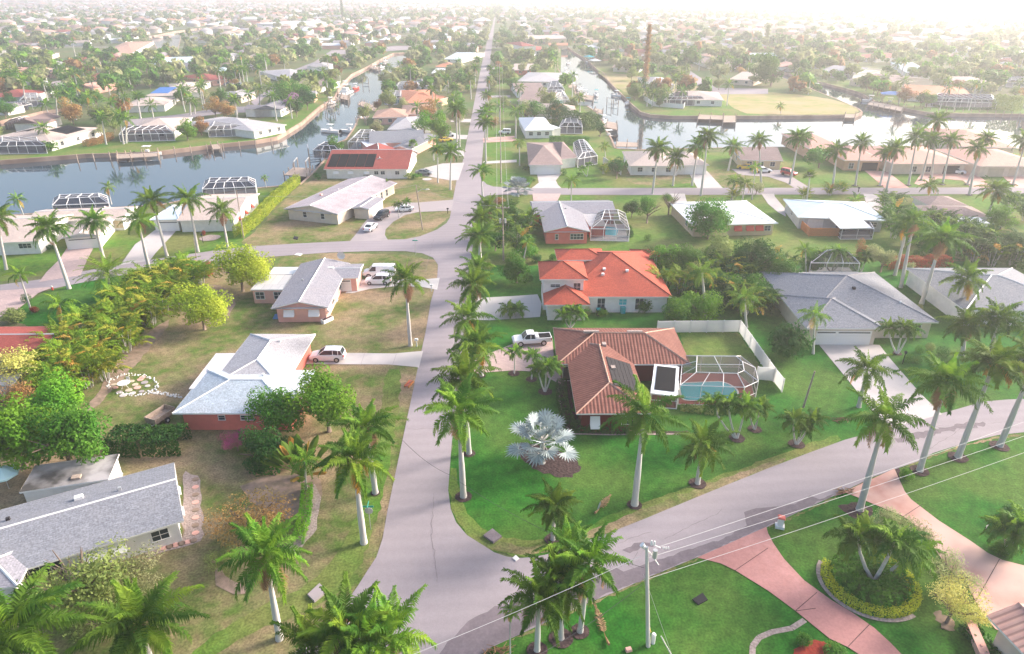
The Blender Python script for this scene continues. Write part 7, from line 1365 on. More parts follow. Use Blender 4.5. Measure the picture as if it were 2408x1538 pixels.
for x, y, z, lb in [(1512, 1478, 0, 'yellow guy guard stake on the lawn, left'), (1565, 1540, 0, 'pale guy wire guard on the lawn, right')]:
    g = G(x+18, y+8); m = MB(); q = (Vector((top1.x, top1.y, 5))-g).normalized(); m.tube([(0, 0, 0), tuple(q*2.2)], .05, 6); o = m.build('guy_guard', M['yellow'] if 'yellow g' in lb else M['offwhite']); o.location = g; tag(o, lb, 'guy wire guard'); wire(g, (top1.x, top1.y, 7.5), 'guy wire of the concrete pole, '+('left' if 'left' in lb else 'right'), .02, .012)
t, top2, _ = pole(1184, 612, 1182, 484, 'timber utility pole with crossarm and transformers beside the coral house', 1, .16)
for s in (-.45, .45):
    m = MB(); m.tube([(top2.x-G(1184, 612).x+s, 0, _-3.2), (top2.x-G(1184, 612).x+s, 0, _-2.4)], .2, 10); m.build('transformer', M['metal'], t)
t, top3, _ = pole(1178, 430, 1177, 318, 'timber utility pole right of the main road below the pink drive', 1, .15); t, top4, _ = pole(1177, 318, 1176, 226, 'tall thin utility pole right of the main road by the silver car', 1, .15); t, top5, _ = pole(1174, 240, 1175, 150, 'utility pole right of the main road in the distance', 1, .15)
for i, (a, b) in enumerate(((top2, top3), (top3, top4), (top4, top5))):
    for j, s in enumerate((-1.0, 0, 1.0)): wire(a+Vector((s, 0, .1)), b+Vector((s, 0, .1)), '%s wire of the %s span beside the main road' % (['left', 'middle', 'right'][j], ['nearest', 'middle', 'farthest'][i]), .5, .02)
t, tp, _ = pole(994, 541, 978, 435, 'leaning timber pole with a street lamp arm on the dry island', 0, .15, lamp=True); pole(1889, 958, 1916, 873, 'short brown leaning pole on the lawn beside the long pale drive', 0, .14)
pole(573, 560, 556, 448, 'weathered pole beside the tall yellow-green hedge', 0, .13); pole(1313+360, 205, 1676, 168, 'pale pole at the bend of the far street', 0, .12)
pole(462, 608, 455, 560, 'dark thin post at the side street edge', 0, .08); wire(tp, top2, 'wire from the leaning lamp pole across the main road', 1.2, .014); wire(tp, G(573, 560)+Vector((-1, 0, 9)), 'wire from the leaning lamp pole to the hedge pole', 1.2, .014)
# ---- street signs
def sign(bx, by, label, hh_=2.2, stop=False):
    b = G(bx, by); t = thing('street_sign', b, 0, label, 'sign'); m = MB(); m.tube([(0, 0, 0), (0, 0, hh_+.7)], .035, 6); m.build('post', M['metal'], t)
    m = MB(); m.box((0, -.03, hh_+.55), (1.0, .03, .18)); m.build('name_plate', M['green_sign'], t); m = MB(); m.box((0, .03, hh_+.75), (.03, .9, .18)); m.build('name_plate', M['green_sign'], t)
    if stop: m = MB(); m.tube([(0, .03, hh_), (0, .06, hh_)], .4, 8); m.build('sign_back', M['metal'], t)
sign(872, 1245, 'street sign with green name plates and a grey octagon on the dry verge', stop=True); sign(978, 598, 'green street name sign at the side street junction')
mailbox(980, 815, 'white mailbox beside the single royal palm'); mailbox(1053, 502, 'black mailbox on the dry island at the road edge', 'black', 2); mailbox(929, 680, 'black mailbox near the white crossover', 'black', 2); mailbox(1015, 685, 'small white mailbox at the slab drive end'); mailbox(2018, 452, 'dark mailbox on the upper street', 'dark', 2)
g = G(1833, 1240); t = thing('mailbox_pillar', g, -.3, 'white plastered mailbox pillar with brick-red cap by the pink drive', 'mailbox'); m = MB(); m.box((0, 0, .15), (.8, .6, .3)); m.box((0, 0, .7), (.5, .42, .9)); m.build('pillar', M['white'], t); m = MB(); m.box((0, 0, 1.22), (.68, .58, .16), taper=.8); m.build('cap', M['w_coral'], t)
g = G(1535, 1512); t = thing('cable_pedestal', g, 0, 'white cylindrical pedestal at the foot of the concrete pole', 'pedestal'); m = MB(); m.tube([(0, 0, 0), (0, 0, .95)], .17, 12); m.build('body', M['white'], t); m = MB(); m.tube([(0, 0, .9), (0, 0, 1.05)], [.19, .12], 12); m.build('cap', M['white'], t)
g = G(1478, 1530); t = thing('utility_box', g, .3, 'small pink-white utility cover on the grass', 'utility box'); m = MB(); m.box((0, 0, .12), (.5, .35, .24), taper=.85); m.build('cover', M['w_pink'], t)
g = G(124, 682); t = thing('fire_hydrant', g, 0, 'red and white hydrant by the paved drive at left', 'fire hydrant'); m = MB(); m.tube([(0, 0, 0), (0, 0, .55), (0, 0, .75)], [.16, .14, .05], 8); m.build('body', M['red'], t); m = MB(); m.tube([(0, 0, .55), (0, 0, .8)], [.17, .08], 8); m.build('cap', M['white'], t)
def slab(pts, label, m='concrete_grey', name='drain_slab', cat='drain cover', z=.25, grate=False):
    p = wpoly(pts); c = (sum(q[0] for q in p)/4, sum(q[1] for q in p)/4); t = thing(name, (c[0], c[1], 0), 0, label, cat); mb = MB(); q = [(a-c[0], b-c[1]) for a, b in p]
    ar = sum(q[i][0]*q[(i+1) % 4][1]-q[(i+1) % 4][0]*q[i][1] for i in range(4)); q = q if ar > 0 else q[::-1]; mb.prism(q, 0, z); mb.build('frame' if grate else 'slab', M[m], t)
    if grate:
        for k in (0, 1):
            g2 = MB(); a, b, c2, d = [Vector((*v, z+.01)) for v in q]; u0, u1 = (.10, .46) if k == 0 else (.54, .9); g2.face([a.lerp(b, u0).lerp(d.lerp(c2, u0), .1), a.lerp(b, u1).lerp(d.lerp(c2, u1), .1), a.lerp(b, u1).lerp(d.lerp(c2, u1), .9), a.lerp(b, u0).lerp(d.lerp(c2, u0), .9)]); g2.build('grate', M['dark'], t)
slab([(724, 1402), (740, 1418), (770, 1394), (752, 1376)], 'raised concrete drain slab on the dry lawn'); slab([(1137, 1263), (1160, 1279), (1180, 1265), (1158, 1247)], 'dark concrete drain slab on the green corner', 'road_dark'); slab([(1628, 1411), (1642, 1424), (1664, 1412), (1652, 1396)], 'black storm drain grate in the front lawn', 'dark', 'storm_drain', 'drain', .12, True)
slab([(1205, 1314), (1213, 1321), (1221, 1315), (1213, 1307)], 'small pale manhole slab at the kerb', 'w_white', z=.12); slab([(692, 600), (705, 602), (712, 598), (700, 596)], 'small pale slab at the side street edge', 'w_white', z=.1); slab([(690, 562), (700, 564), (702, 558), (692, 556)], 'dark utility cover on the dry lawn', 'dark', z=.1)
# ---- bins
bin_(1408, 741, 'black wheelie bin at the white wall of the orange roofed house'); bin_(1417, 739, 'second black bin at the white wall', 'dark', 'dark'); bin_(1464, 736, 'bright turquoise bin at the white wall', 'teal'); bin_(1896-8, 758-7, 'teal lidded bin beside the large grey house', 'teal'); bin_(1888, 748, 'dark bin beside the large grey house', 'dark', 'dark'); bin_(1893, 533, 'teal bin left of the wooden fence', 'teal'); bin_(1634-40, 512, 'green bin at the yellow house wall', 'teal'); bin_(1880, 528, 'dark bin left of the wooden fence', 'dark', 'dark')
g = G(1848, 740); t = thing('air_conditioner', g, .1, 'dark air conditioner beside the large grey house', 'air conditioner'); m = MB(); m.tube([(0, 0, .1), (0, 0, 1.1)], .55, 14); m.build('casing', M['dark'], t); m = MB(); m.tube([(0, 0, 1.08), (0, 0, 1.14)], .4, 12); m.build('fan_grille', M['metal'], t)
for x, y, lb in [(1026, 428-8, 'air conditioner at the white red-roofed house, left'), (1033, 420, 'air conditioner at the white red-roofed house, right')]:
    g = G(x-(1026-858), y); t = thing('air_conditioner', g, 0, lb, 'air conditioner'); m = MB(); m.box((0, 0, .5), (.8, .8, .9)); m.build('casing', M['metal'], t); m = MB(); m.tube([(0, 0, .95), (0, 0, 1.0)], .3, 10); m.build('fan_grille', M['dark'], t)
def dish(x, y, z, label, r_=.45):
    g = G(x, y, z); t = thing('satellite_dish', g, 0, label, 'satellite dish'); m = MB(); rings = [[(math.cos(a*.5236)*q, -.3*q*q*2+.2, math.sin(a*.5236)*q) for a in range(12)] for q in (.02, r_*.6, r_)]; m.loft(rings, cap=False); o = m.build('dish', M['offwhite'], t); o.location = (0, 0, .5); m = MB(); m.tube([(0, .1, 0), (0, .1, .5)], .03, 5); m.build('mast', M['metal'], t)
dish(803, 607, 3.5, 'grey satellite dish on the pink house ridge', .7); dish(1000, 436-436+0 if False else 0, 0, '') if False else None
dish(197, 776, 3.2, 'satellite dish on the red roof at left', .6); dish(1388, 460, 3.0, 'satellite dish behind the coral house', .6) if False else None
g = G(1436, 1006); t = thing('satellite_dish', g, 0, 'large grey ground dish beside the dark red wall', 'satellite dish'); m = MB(); m.loft([[(math.cos(a*.5236)*q, math.sin(a*.5236)*q*.8, .9+.3*q*q) for a in range(12)] for q in (.02, .45, .75)], cap=False); m.build('dish', M['offwhite'], t); m = MB(); m.tube([(0, 0, 0), (0, 0, .9)], .04, 6); m.build('mast', M['metal'], t)
g = G(1424, 1010); t = thing('garden_statue', g, 0, 'small white draped statue beside the dark red wall', 'statue'); m = MB(); m.tube([(0, 0, 0), (0, 0, .2)], .25, 10); m.build('plinth', M['white'], t); m = MB(); m.tube([(0, 0, .2), (0, 0, .6), (0, 0, 1.1), (0, 0, 1.35), (0, 0, 1.45), (0, 0, 1.55), (0, 0, 1.7)], [.2, .16, .2, .17, .06, .1, .04], 10); m.build('figure', M['white'], t, True)
# ---- garden things
g = G(381, 990); t = thing('utility_trailer', g, R(68), 'weathered grey wooden utility trailer on the dry lawn', 'trailer'); m = MB(); m.box((0, 0, .62), (2.9, 1.6, .08)); m.build('floor', M['wood'], t)
for s in (-1, 1):
    m = MB(); m.box((0, s*.8, .95), (2.9, .06, .6)); m.build('side_panel', M['wood'], t); m = MB(); m.tube([(0, s*.95-.08, .35), (0, s*.95+.08, .35)], .34, 14); w_ = m.build('wheel', M['rubber'], t); m = MB(); m.tube([(0, s*.95-.1, .35), (0, s*.95+.1, .35)], .16, 10); m.build('rim', M['white'], w_)
for s in (-1, 1): m = MB(); m.box((s*1.45, 0, .95), (.06, 1.6, .6)); m.build('tailgate', M['wood'], t)
m = MB(); m.tube([(-1.4, -.5, .5), (-2.5, 0, .45)], .05, 5); m.tube([(-1.4, .5, .5), (-2.5, 0, .45)], .05, 5); m.build('drawbar', M['metal'], t)
g = G(294, 912); t = thing('garden_table', g, 0, 'round white metal garden table on the stepping stones', 'table'); m = MB(); m.tube([(0, 0, .72), (0, 0, .76)], .75, 20); m.build('tabletop', M['white'], t)
for a in range(3): m = MB(); m.tube([(0, 0, .7), (math.cos(a*2.1)*.45, math.sin(a*2.1)*.45, 0)], .03, 5); m.build('leg', M['white'], t)
g = G(300, 903); t = thing('garden_chair', g, 0, 'white garden chair tucked behind the round table', 'chair'); m = MB(); m.box((0, 0, .45), (.45, .45, .04)); m.build('seat', M['white'], t); m = MB(); m.box((.1, .22, .7), (.45, .04, .5)); m.build('backrest', M['white'], t)
for a, b in ((-1, -1), (1, -1), (1, 1), (-1, 1)): m = MB(); m.tube([(a*.2, b*.2, 0), (a*.2, b*.2, .45)], .02, 4); m.build('leg', M['white'], t)
st = [(310, 897), (330, 893), (340, 900), (347, 908), (318, 905), (323, 912), (333, 921), (312, 925), (303, 918), (272, 912), (281, 923), (290, 930), (268, 905), (335, 888)]
for k, (x, y) in enumerate(st):
    g = G(x, y); m = MB(); q = .32+.05*(k % 3); m.prism([(math.cos(a*.45)*q, math.sin(a*.45)*q) for a in range(14)], 0, .07); o = m.build('stepping_stone', M[['w_tan', 'w_pink', 'concrete_grey', 'concrete'][k % 4]]); o.location = g; tag(o, 'round stepping stone in the ring around the white garden table', 'stepping stone', 'stepping stones around the white table')
st = [(460, 1128+k*18) for k in range(8)]+[(455-k*14, 1272+k*3.5) for k in range(6)]
for k, (x, y) in enumerate(st):
    g = G(x, y); m = MB(); q = .33; m.prism([(math.cos(a*.45)*q, math.sin(a*.45)*q*.9) for a in range(14)], 0, .08); o = m.build('stepping_stone', M['w_pink'] if k % 2 else M['bare']); o.location = g; tag(o, 'red-brown stepping stone on the gravel strip beside the long grey house', 'stepping stone', 'stepping stones beside the long grey house')
r_ = random.Random(3); mb = MB()
for k in range(150):
    t_ = k/150
    if t_ < .62: a = R(200-t_/.62*330); x, y = 312+58*math.cos(a)+r_.uniform(-3, 3), 905-24*math.sin(a)*1.0+r_.uniform(-3, 3)
    else: u = (t_-.62)/.38; x, y = 350+u*78+r_.uniform(-2, 2), 921+u*12+r_.uniform(-4, 4)
    g = G(x, y); mb.box((g.x, g.y, .05), (r_.uniform(.12, .25), r_.uniform(.12, .25), .1), r_.uniform(0, 3), taper=.7)
tag(mb.build('stone_edging', M['w_white']), 'loose white stones edging the ring and path on the dry lawn', 'stones', kind='stuff')
g = G(22, 1150); t = thing('patio_umbrella', g, 0, 'pale turquoise patio umbrella at the left edge', 'umbrella'); m = MB(); m.tube([(0, 0, 0), (0, 0, 2.5)], .03, 6); m.build('pole', M['metal'], t); m = MB()
for k in range(8):
    a0, a1 = k*.7854, (k+1)*.7854; m.face([(0, 0, 2.6), (math.cos(a0)*1.45, math.sin(a0)*1.45, 2.0), (math.cos(a1)*1.45, math.sin(a1)*1.45, 2.0)]); m.face([(math.cos(a0)*1.45, math.sin(a0)*1.45, 2.0), (math.cos(a0)*1.45, math.sin(a0)*1.45, 1.82), (math.cos(a1)*1.45, math.sin(a1)*1.45, 1.82), (math.cos(a1)*1.45, math.sin(a1)*1.45, 2.0)])
S('umbrella_blue', (.50, .68, .66), .8); m.build('canopy', M['umbrella_blue'], t)
g = G(962, 905); t = thing('wooden_rack', g, R(72), 'red-brown slatted wooden rack left at the road edge', 'rack'); m = MB()
for s in (-.28, .28): m.box((0, s, .15), (1.5, .06, .3)); 
m.build('side_rail', M['orangewood'], t)
for k in range(5): m = MB(); m.box((-.65+k*.32, 0, .24), (.12, .56, .05)); m.build('slat', M['w_coral'], t)
def dead_frond(bx, by, az, L, label):
    g = G(bx, by); m = MB(); frond(m, L, .12, .15, az, 34, .55, .06, 0, .3, Vector((0, 0, .12))); m.tube([(0, 0, .1), (-math.cos(az)*.8, -math.sin(az)*.8, .25)], [.05, .12], 5); tag(m.build('fallen_frond', M['l_dead']), label, 'palm frond').location = g
dead_frond(1424, 1500, R(100), 3.1, 'fallen brown palm frond beside the palm group'); dead_frond(1408, 1200, R(55), 2.4, 'fallen brown frond on the green lawn'); 
g = G(1405, 1200); m = MB(); m.loft([[(0, -.08, .1), (0, .08, .1), (0, 0, .2)], [(.1, -.22, .4), (.1, .22, .4), (.1, 0, .5)], [(.25, -.16, .95), (.25, .2, .95), (.25, 0, 1.0)]]); o = m.build('frond_sheath', M['offwhite']); o.location = g; tag(o, 'pale curled frond sheath beside the fallen frond', 'frond sheath')
def clippings(x, y, label, n=26):
    g = G(x, y); m = MB(); r = random.Random(int(x))
    for k in range(n): a = r.uniform(0, 6.28); q = Vector((r.uniform(-.9, .9), r.uniform(-.3, .3), r.uniform(.05, .3))); m.tube([q, q+Vector((math.cos(a)*.9, math.sin(a)*.5, r.uniform(-.05, .15)))], [.05, .02], 4)
    o = m.build('clippings_pile', M['l_dead']); o.location = g; tag(o, label, 'garden waste')
clippings(1988, 1157, 'heap of dry palm clippings at the stamped drive entrance'); clippings(1980, 990, 'reddish dry plant heap on the lawn near the long drive'); clippings(1165, 1535, 'dry leaf heap at the bottom road edge')
g = G(1178+1002, 870) if False else G(2128, 868); 
def lamp_post(x, y, label):
    g = G(x, y); t = thing('garden_lamp', g, 0, label, 'lamp'); m = MB(); m.tube([(0, 0, 0), (0, 0, 1.6)], .05, 6); m.build('post', M['black'], t); m = MB(); m.box((0, 0, 1.75), (.24, .24, .3), taper=1.2); m.build('lantern', M['glass'], t); m = MB(); m.box((0, 0, 1.95), (.34, .34, .1), taper=.4); m.build('cap', M['black'], t)
lamp_post(2122, 856, 'black garden lantern post by the ball shrubs'); lamp_post(478, 572, 'small lamp post on the green lawn at left')
g = G(2316, 1250); t = thing('garden_sign', g, R(40), 'small black framed sign at the edge of the right-hand bed', 'sign')
for s in (-.35, .35): m = MB(); m.box((s, 0, .4), (.06, .06, .8)); m.build('post', M['black'], t)
m = MB(); m.box((0, 0, .65), (.66, .04, .32)); m.build('board', M['offwhite'], t)
S('planter', (.6, .57, .53)); g = G(770, 756); t = thing('planter', g, R(55), 'long white planter box at the corner of the pink house', 'planter'); m = MB(); m.box((0, 0, .28), (1.9, .7, .56)); m.build('box', M['white'], t); m = MB(); m.box((0, 0, .565), (1.7, .5, .02)); m.build('soil', M['mulch'], t)
g = G(652, 748); t = thing('tarpaulin_pile', g, 0, 'blue covered heap at the left corner of the pink house', 'cover'); m = MB(); m.box((0, 0, .3), (1.2, .8, .6), taper=.5); m.build('cover', M['blue'], t)
# white ring bed
for x, y, rr_ in [(494, 560, 2.0), (1295, 0, 0)]:
    if rr_: mulch_ring(G(x, y), rr_, 'gravel')
mulch_ring(G(1065+227, 0+420), .01) if False else None
for x, y in [(1002+22, 420), (960+122, 437)]: mulch_ring(G(x-330+310, y+2), 1.3, 'concrete') if x < 1050 else None
# ================================================================ THE FAR NEIGHBOURHOOD
rg = random.Random(99)
ROADP_W = [ROAD]+FR+FARST
def onroad(pt):
    return any(inside(pt, p) for p in ROADP_W)
FIELD = [wpoly(p) for p in ([(1690, 226), (1700, 217), (1806, 216), (1900, 225), (1969, 236), (2022, 262), (2005, 269), (1806, 270), (1740, 266)], [(1400, 168), (1500, 178), (1560, 188), (1640, 200), (1650, 212), (1560, 218), (1500, 225), (1455, 212)])]
HC = [(c.x, c.y, r) for c, r in HOUSE_C]
def clear(x, y, m):
    for hx, hy, r in HC:
        if abs(hx-x) < 60 and math.hypot(hx-x, hy-y) < r+m: return False
    return True
def near_road(x, y, m): return any(onroad((x+dx, y+dy)) for dx, dy in ((0, 0), (m, 0), (-m, 0), (0, m), (0, -m)))
def near_water(x, y, m): return any(incanal((x+dx, y+dy)) for dx, dy in ((0, 0), (m, 0), (-m, 0), (0, m), (0, -m)))
ROOFS = ['r_tan', 'r_white', 'r_pale', 'r_grey', 'r_brown', 't_pink', 't_tan', 'r_purple', 'r_lightblue', 'r_red', 't_orange']; RW = [5, 5, 5, 3, 4, 4, 3, 3, 2, 2, 2]
RN = dict(r_tan='tan', r_white='white', r_pale='pale grey', r_grey='grey', r_brown='brown', t_pink='pink tiled', t_tan='terracotta', r_purple='mauve', r_lightblue='pale blue', r_red='dusty red', t_orange='orange')
LM = [(120, 'at the left edge'), (260, 'above the side canal'), (420, 'above the solar panel house'), (560, 'above the cage with the blue pool'), (720, 'above the purple tree'), (880, 'above the big fishing boat'), (1050, 'above the left canal end'), (1150, 'left of the far main road'), (1260, 'right of the far main road'), (1400, 'above the right canal mouth'), (1560, 'around the tall brown pine'), (1750, 'above the street bend'), (1900, 'above the straw field'), (2050, 'above the canal branch'), (2200, 'above the tan gabled house'), (2330, 'above the bright orange roof'), (9999, 'at the right edge')]
def where(x, y):
    return next(w for a, w in LM if x < a)+', '+('low and near' if y > 185 else 'nearer' if y > 150 else 'midway into the haze' if y > 115 else 'deep in the haze' if y > 90 else 'faint near the top')
# house prototypes, L x W metres, two wings
def proto(k, rm):
    h = MB(); w = MB()
    def blk(x0, x1, y0, y1, e, p):
        along = (x1-x0) > (y1-y0); hs = min(x1-x0, y1-y0)/2; z = e+p*hs
        if along: a, b = (x0+hs*(k % 2), (y0+y1)/2, z), (x1-hs*(k % 2), (y0+y1)/2, z)
        else: a, b = ((x0+x1)/2, y0+hs*(k % 2), z), ((x0+x1)/2, y1-hs*(k % 2), z)
        c = [(x0, y0, e), (x1, y0, e), (x1, y1, e), (x0, y1, e)]
        if along: h.face([c[0], c[1], b, a]); h.face([c[2], c[3], a, b]); h.face([c[1], c[2], b]); h.face([c[3], c[0], a])
        else: h.face([c[1], c[2], b, a]); h.face([c[3], c[0], a, b]); h.face([c[0], c[1], a]); h.face([c[2], c[3], b])
        o = .5; q = [(x0+o, y0+o), (x1-o, y0+o), (x1-o, y1-o), (x0+o, y1-o)]
        for i in range(4): s, t = q[i], q[(i+1) % 4]; w.face([(s[0], s[1], 0), (t[0], t[1], 0), (t[0], t[1], e-.02), (s[0], s[1], e-.02)])
    blk(-9, 9, -5.5, 5.5, 2.8, .3)
    if k > 0: blk(*((2, 9.5, -9, 1), (-9.5, -2, -9.5, 0), (-3, 5, -1, 9), (-9, -1, -2, 9))[(k-1) % 4], 2.85, .3)
    return h.mesh('roof', M[rm]), w.mesh('wall', M['w_white'])
PR = [proto(k, 'r_tan') for k in range(5)]
mwin = MB()
for x in (-6, -2.5, 3, 6.5): mwin.box((x, -5.03, 1.5), (1.3, .05, 1.1)); mwin.box((x, 5.03, 1.5), (1.3, .05, 1.1))
mcage = MB()
def cage_low():
    f = MB(); s = MB(); X, Y = 4.5, 3.2
    for x in (-X, -X/3, X/3, X):
        for y in (-Y, Y): f.bar((x, y, 0), (x, y, 2.4), .14); f.bar((x, y, 2.4), (x*.7, y*.4, 3.5), .14)
    for y, z in ((-Y, 2.4), (Y, 2.4)): f.bar((-X, y, z), (X, y, z), .14)
    for x in (-X, X): f.bar((x, -Y, 2.4), (x, Y, 2.4), .14)
    f.bar((-X*.7, -Y*.4, 3.5), (X*.7, -Y*.4, 3.5), .14); f.bar((-X*.7, Y*.4, 3.5), (X*.7, Y*.4, 3.5), .14)
    c = [(-X, -Y), (X, -Y), (X, Y), (-X, Y)]; t = [(x*.7, y*.4, 3.5) for x, y in c]
    for i in range(4):
        a, b = c[i], c[(i+1) % 4]; s.face([(*a, .1), (*b, .1), (*b, 2.4), (*a, 2.4)]); s.face([(*a, 2.4), (*b, 2.4), t[(i+1) % 4], t[i]])
    s.face(t); return f.mesh('frame', M['cageframe']), s.mesh('screen', M['screen_dark'])
CF, CS = cage_low()
cells = []
Y = 215.0
while Y < 5200:
    hw = (Y*.79+60); step = 34 if Y < 900 else 38
    X = -hw
    while X < hw:
        cells.append((X+rg.uniform(-5, 5), Y+rg.uniform(-5, 5))); X += 27 if Y < 900 else 30
    Y += step
hs = []
for x, y in cells:
    if near_water(x, y, 11) or near_road(x, y, 10) or not clear(x, y, 15 if y < 600 else 10) or any(inside((x, y), f) for f in FIELD): continue
    px = P((x, y, 0))
    if px[0] < -60 or px[0] > 2470: continue
    if abs(x-(-.0225*y)) < 14: continue
    if rg.random() < .10: continue
    hs.append((x, y))
hs.sort(key=lambda q: q[1])
NEARH = hs[:205]; FARH = hs[205:]
HX = [(x, y) for x, y in hs]
for k, (x, y) in enumerate(NEARH):
    rm = rg.choices(ROOFS, RW)[0]; pr = PR[rg.randrange(5)]; p = P((x, y, 0)); wl = rg.choice(['w_white', 'w_white', 'w_cream', 'w_yellow', 'w_pink', 'w_peach'])
    t = thing('bungalow', (x, y, 0), rg.choice([0, PI/2, PI, -PI/2])+rg.uniform(-.2, .2), '%s roofed %s bungalow %s' % (RN[rm], wl[2:], where(*p)), 'house', 'bungalows of the hazy neighbourhood beyond the canals')
    s = rg.uniform(.8, 1.12); t.scale = (s, s, 1)
    link('wall', pr[1], t, mat=M[wl]); link('roof', pr[0], t, mat=M[rm])
    if y < 520:
        if k % 2 == 0: link('cage_frame', CF, t, (rg.uniform(-3, 3), 8.5, 0), (0, 0, 0)); link('cage_screen', CS, t, (t.children[-1].location.x, 8.5, 0))
        for side in range(3): m = MB(); m.box((0, 0, 0), (1.4, .06, 1.1)); o = m.build('window', M['glass'], t); o.location = (-6+side*4.6, -5.04, 1.5)
    HC.append((x, y, 9))
# everything farther: one object
def merge(name, items, protos, mats, label, cat):
    V, F, MI = [], [], []; off = 0
    for (x, y, z, s, sz, rz, pi, mi) in items:
        v, f = protos[pi]; c, sn = math.cos(rz), math.sin(rz); q = np.empty_like(v); q[:, 0] = (v[:, 0]*c-v[:, 1]*sn)*s+x; q[:, 1] = (v[:, 0]*sn+v[:, 1]*c)*s+y; q[:, 2] = v[:, 2]*sz+z
        V.append(q); F.append(f+off); MI.append(np.full(len(f), mi)); off += len(v)
    V = np.concatenate(V); F = np.concatenate(F); MI = np.concatenate(MI); n = len(F); me = bpy.data.meshes.new(name)
    me.vertices.add(len(V)); me.vertices.foreach_set('co', V.ravel()); me.loops.add(4*n); me.loops.foreach_set('vertex_index', F.ravel()); me.polygons.add(n); me.polygons.foreach_set('loop_start', np.arange(n)*4)
    me.update(calc_edges=True)
    for m in mats: me.materials.append(m)
    me.polygons.foreach_set('material_index', MI.astype(np.int32)); return tag(link(name, me), label, cat, kind='stuff')
hv = np.array([(-9, -5, 2.8), (9, -5, 2.8), (9, 5, 2.8), (-9, 5, 2.8), (-5, 0, 4.8), (5, 0, 4.8)], float); hf = np.array([(0, 1, 5, 4), (2, 3, 4, 5), (1, 2, 5, 5), (3, 0, 4, 4)])
hv2 = np.array([(-9, -5, 2.8), (9, -5, 2.8), (9, 5, 2.8), (-9, 5, 2.8), (-5, -.1, 4.8), (-5, .1, 4.8), (5, -.1, 4.8), (5, .1, 4.8)], float); hf2 = np.array([(0, 1, 6, 4), (2, 3, 5, 7), (1, 2, 7, 6), (3, 0, 4, 5)])
wv = np.array([(x, y, z) for z in (0, 2.79) for x, y in ((-8.5, -4.5), (8.5, -4.5), (8.5, 4.5), (-8.5, 4.5))], float); wf = np.array([(0, 1, 5, 4), (1, 2, 6, 5), (2, 3, 7, 6), (3, 0, 4, 7)])
it = []; 
fm = [M[r] for r in ROOFS]+[M['w_white'], M['w_cream'], M['w_pink']]
for x, y in FARH:
    rz = rg.choice([0, PI/2])+rg.uniform(-.2, .2); s = rg.uniform(.85, 1.45); it.append((x, y, 0, s, rg.choice([1, 1, 1, 1.5]), rz, 0, ROOFS.index(rg.choices(ROOFS, RW)[0]))); it.append((x, y, 0, s, it[-1][4], rz, 1, len(ROOFS)+rg.choice([0, 0, 1, 2])))
merge('distant_houses', it, [(hv2, hf2), (wv, wf)], fm, 'pale roofs of the hazy town reaching to the horizon', 'houses')
# trees of the far field
def rays(n, ymin, ymax, seed):
    r = random.Random(seed); out = []
    for _ in range(n):
        y = 1/(1/ymin+(1/ymax-1/ymin)*r.random()**.9) if False else ymin*(ymax/ymin)**r.random(); x = r.uniform(-1, 1)*(y*.79+40); out.append((x, y))
    return out
def ok_tree(x, y, m=4):
    return not (near_water(x, y, 3) or near_road(x, y, 3) or not clear(x, y, 1.5)) and not any(inside((x, y), f) for f in FIELD)
NB, NPm = [], []
for x, y in rays(2600, 205, 760, 5):
    if (y < 330 and rg.random() < .4) or not ok_tree(x, y): continue
    if y < 230 and x > -160: continue
    if y < 300 and 40 < x < 260: continue
    NB.append((x, y))
NB.sort(key=lambda q: q[1]); NT, NPl = NB[:250], []
rest = NB[250:]
mats_ = ['l_dark', 'l_mid', 'l_mid', 'l_olive', 'l_olive', 'l_bright', 'l_pale', 'l_rust']; mn = dict(l_dark='dark green', l_mid='mid green', l_olive='olive', l_bright='bright green', l_pale='pale', l_rust='rust tinted', l_purple='purple')
npalm = 0
for k, (x, y) in enumerate(NB[:470]):
    p = P((x, y, 0))
    if rg.random() < .42 and npalm < 180:
        npalm += 1; h = rg.uniform(5, 10); t = thing('far_palm', (x, y, 0), 0, '%s palm %s' % ('short' if h < 6.5 else 'tall' if h > 8.3 else 'slender', where(*p)), 'palm tree', 'palms of the hazy gardens')
        link('trunk', TR_THIN, t, (0, 0, 0), (0, 0, 0), (.26, .26, h)); link('crown', ROYAL_LOW[k % 3], t, (0, 0, h), (0, 0, k), (1.1, 1.1, 1.1))
    elif k < 470:
        r = rg.uniform(2.2, 5.2); h = r*rg.uniform(.7, 1.0)+.6; m = rg.choice(mats_); t = thing('garden_tree', (x, y, 0), 0, '%s %s tree %s' % ('small' if r < 3.2 else 'broad' if r > 4.2 else 'rounded', mn[m], where(*p)), 'tree', 'trees of the hazy gardens')
        link('trunk', LIMB[k % 2], t, (0, 0, 0), (0, 0, k), (r*.9, r*.9, h)); link('crown', (CROWN_M if y < 330 else CROWN_L)[k % 2], t, (0, 0, h), (0, 0, k), (r, r, r*rg.uniform(.75, 1.1)), M[m])
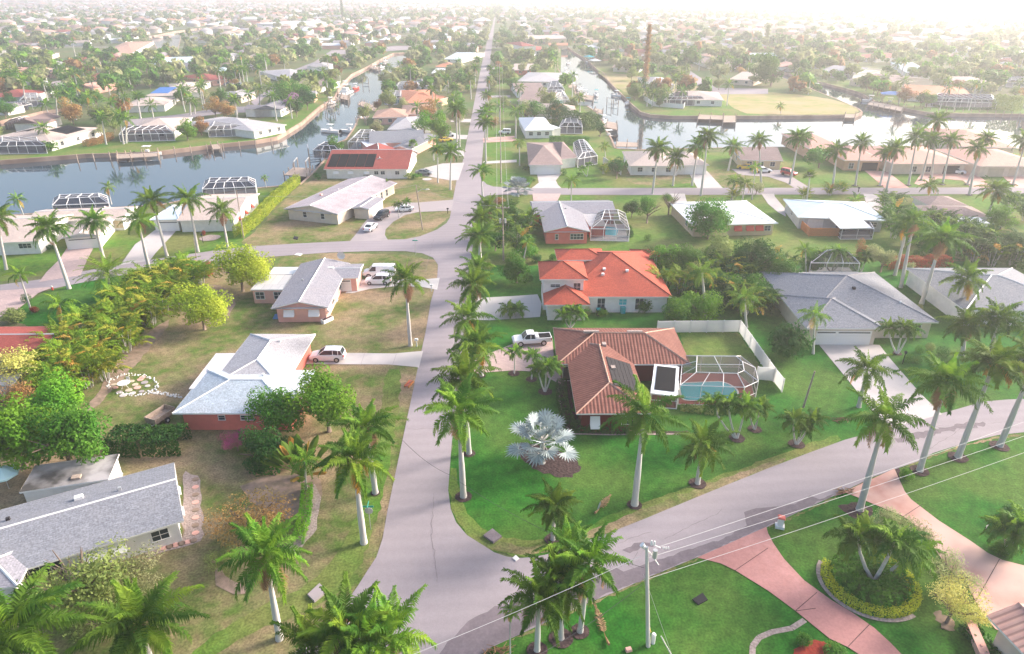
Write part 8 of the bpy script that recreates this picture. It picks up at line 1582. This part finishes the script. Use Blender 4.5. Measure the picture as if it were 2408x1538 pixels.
def arr(me):
    n = len(me.polygons); v = np.empty(len(me.vertices)*3); me.vertices.foreach_get('co', v); l = np.empty(len(me.loops), np.int64); me.loops.foreach_get('vertex_index', l); return v.reshape(-1, 3), l.reshape(n, 4)
FARC = [arr(leafy(s, 90, 6, .62)) for s in (31, 32, 33)]; FARD = [arr(leafy(s, 26, 4, 1.0)) for s in (34, 35)]
lm = [M[m] for m in ('l_dark', 'l_mid', 'l_olive', 'l_bright', 'l_pale', 'l_rust')]
it = []
for x, y in [q for q in NB[470:]]+[q for q in rays(3400, 330, 1500, 8) if ok_tree(*q)]:
    r = rg.uniform(2.5, 6.8); it.append((x, y, r*.85, r, r*rg.uniform(.8, 1.2), rg.uniform(0, 6), rg.randrange(3), rg.choices(range(6), [1, 4, 5, 3, 6, 1])[0]))
merge('distant_trees', it, FARC, lm, 'soft green trees between the roofs of the hazy town', 'trees')
it = []
for x, y in rays(9000, 1200, 5600, 9):
    r = rg.uniform(3, 7.0); it.append((x, y, r*.6, r, r*rg.uniform(.8, 1.2), rg.uniform(0, 6), rg.randrange(2), rg.choices(range(6), [2, 5, 5, 2, 3, 1])[0]))
merge('horizon_trees', it, FARD, lm, 'faint trees fading towards the horizon', 'trees')
# ---- haze
hz = MB(); hz.box((0, 3300, 29), (9000, 7000, 66)); m = bpy.data.materials.new('haze_air'); m.use_nodes = True; N = m.node_tree.nodes; N.clear()
v = N.new('ShaderNodeVolumePrincipled'); v.inputs['Color'].default_value = (.985, .97, .98, 1); v.inputs['Density'].default_value = .00052; v.inputs['Anisotropy'].default_value = .38
o = N.new('ShaderNodeOutputMaterial'); m.node_tree.links.new(v.outputs[0], o.inputs['Volume']); tag(hz.build('haze', m), kind='stuff')

# look-alikes of one label are told apart by their order from the left
seen = {}
for ob in COL.objects:
    if ob.parent is None and ob.get('label') and ob.get('group'): seen.setdefault(ob['label'], []).append(ob)
for lb, obs in seen.items():
    if 1 < len(obs) <= 12 and len(lb.split()) < 14 and 'stepping' not in lb:
        obs.sort(key=lambda ob: P(ob.location)[0])
        for k, ob in enumerate(obs): ob['label'] = lb+', '+('leftmost' if k == 0 else 'rightmost' if k == len(obs)-1 else ordn[k]+' from left')
